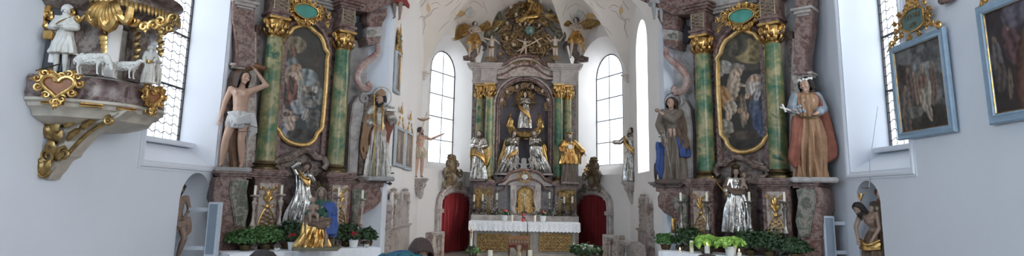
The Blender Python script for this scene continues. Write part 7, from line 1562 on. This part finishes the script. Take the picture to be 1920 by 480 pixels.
# paschal candle and lights on the right altar
p = onz(1297, 465, FRT, 1.02, ZR_); candle('white decorated candle rising from the ivy on the right altar', p, 1297, 451, .036)
for px, y, m, fl, rr_, lab in ((1275, 470, 'wax', True, .035, 'lit squat candle in glass at the lower edge, left of the decorated candle'), (1326, 461, 'petal_white', True, .045, 'lit white square-looking lantern candle right of the decorated candle'), (1386, 473, 'wax', True, .035, 'lit tea light right of the white hydrangea pot')):
    p = onz(px, 470, FRT, 1.06, ZR_); candle(lab, p, px, y, rr_, m, fl)
# small glasses tied with white ribbon on the left altar
for px, lab in ((521, 'small glass with white bow, leftmost on the left altar cloth'), (573, 'small glass with white bow beside the seated madonna base'), (616, 'small glass with white bow right of the seated madonna'), (688, 'small glass with white bow at the inner end of the left cloth')):
    p = onz(px, 470, FL, 1.04, ZL_); r = thing('ribboned_glass', label=lab, cat='glass', loc=p); b = bmn(); lathe(b, [(.022, 0), (.024, .004), (.03, .06), (.028, .06), (.02, .01)], (0, 0, 0), 16); link('tumbler', b, 'clear_glass', r)
    b = bmn(); [tube(b, smoothpts([V(0, -.03, .035), V(s * .03, -.035, .06), V(s * .045, -.035, .04), V(0, -.03, .035), V(s * .03, -.04, .0)], 4), .006, 5, flat=.5) for s in (-1, 1)]; tube(b, [V(.029 * math.cos(a), .029 * math.sin(a), .035) for a in [2 * PI * i / 16 for i in range(16)]], .005, 5, closed=True); link('ribbon', b, 'petal_white', r)
# ================================================================ VISITORS ON THEIR PEWS
def pew(label, x, y, w=1.2):
    r = thing('pew', label, 'pew', (x, y, 0)); b = bmn(); box(b, V(0, 0, .43), V(w, .4, .04), bev=.01); link('seat', b, 'wood', r); b = bmn(); box(b, V(0, -.22, .66), V(w, .035, .34), bev=.01); link('backrest', b, 'wood', r)
    for s in (-1, 1): b = bmn(); box(b, V(s * (w / 2 - .02), -.02, .4), V(.05, .44, .8), bev=.01); link('end_panel', b, 'wood', r)
SJ = dict(pel=(0, 0, .0), wai=(0, .0, .1), che=(0, .02, .22), nek=(0, .01, .345), hed=(0, -.015, .425), shL=(-.105, .02, .3), shR=(.105, .02, .3), elL=(-.15, -.05, .14), elR=(.15, -.05, .14), wrL=(-.07, -.19, .06), wrR=(.07, -.19, .06), hiL=(-.055, -.01, -.01), hiR=(.055, -.01, -.01), knL=(-.07, -.25, -.0), knR=(.07, -.25, -.0), anL=(-.07, -.25, -.235), anR=(.07, -.25, -.235))
def visitor(pewlabel, label, px, ytop, Y, hair, style, top_mat, yaw=0, nod=.2, lean=(0, 0), H=1.68, drop=0):
    q = at(px, ytop, Y); J = dict(SJ)
    for k, w in (('che', .5), ('nek', .85), ('hed', 1.1), ('shL', .75), ('shR', .75), ('elL', .5), ('elR', .5)): v = J[k]; J[k] = (v[0] + lean[0] * w, v[1] + lean[1] * w, v[2] - abs(lean[1]) * .25 * w)
    for k, w in (('nek', .5), ('hed', 1.2)): v = J[k]; J[k] = (v[0], v[1], v[2] - drop * w)
    top = J['hed'][2] + .092; z0 = q.z - top * H; x0, y0 = q.x + J['hed'][0] * H, Y - .0
    g = max(.45, z0); root_z = q.z - top * H
    pz = root_z; p = V(x0, y0, pz)
    pew(pewlabel, x0, y0 + .0)
    figure('person', label, p, H, PI, J=J, cat='person', skin='skin', hair=hair, hairstyle=style, yaw=yaw, nod=nod,
           garb=[dict(name='jacket', mat=top_mat, rings=[(.36 - abs(lean[1]) * .2, lean[0] * .8, lean[1] * .8, .04, .045), (.33 - abs(lean[1]) * .2, lean[0] * .75, .02 + lean[1] * .75, .1, .06), (.2, lean[0] * .5, .02 + lean[1] * .5, .1, .075), (.08, lean[0] * .2, lean[1] * .2, .095, .075), (-.02, 0, 0, .11, .09), (-.04, 0, 0, .1, .08)], n=6, amp=.06, yoke=0, sleeves=[('L', .045, .033, .9), ('R', .045, .033, .9)]),
                 dict(name='trousers', mat='jacket_dark', rings=[(.02, 0, 0, .1, .08), (-.03, 0, -.01, .11, .1), (-.06, 0, -.02, .1, .09)], n=5, amp=.03, yoke=0, thigh=('L', 'R'))])
visitor('wooden pew at the lower left, nearest the camera', 'person with dark brown hair at the lower left picture edge, seen from behind', 493, 463, 4.6, 'hair_dark', 'full', 'jacket_dark')
visitor('wooden pew under the visitor in blue jacket', 'person with short brown hair and blue patterned jacket, bending right', 783, 445, 6.2, 'hair_brown', 'full', 'jacket_blue', yaw=.5, nod=.7, lean=(-.3, -.1), drop=.055)
visitor('wooden pew under the grey-haired visitor', 'person with thin grey hair seated low before the right balustrade', 1193, 450, 8.2, 'hair_grey', 'full', 'jacket_dark')
visitor('wooden pew before the right altar', 'person with dark hair at the lower edge before the right altar', 1327, 471, 5.2, 'hair_dark', 'full', 'jacket_dark')
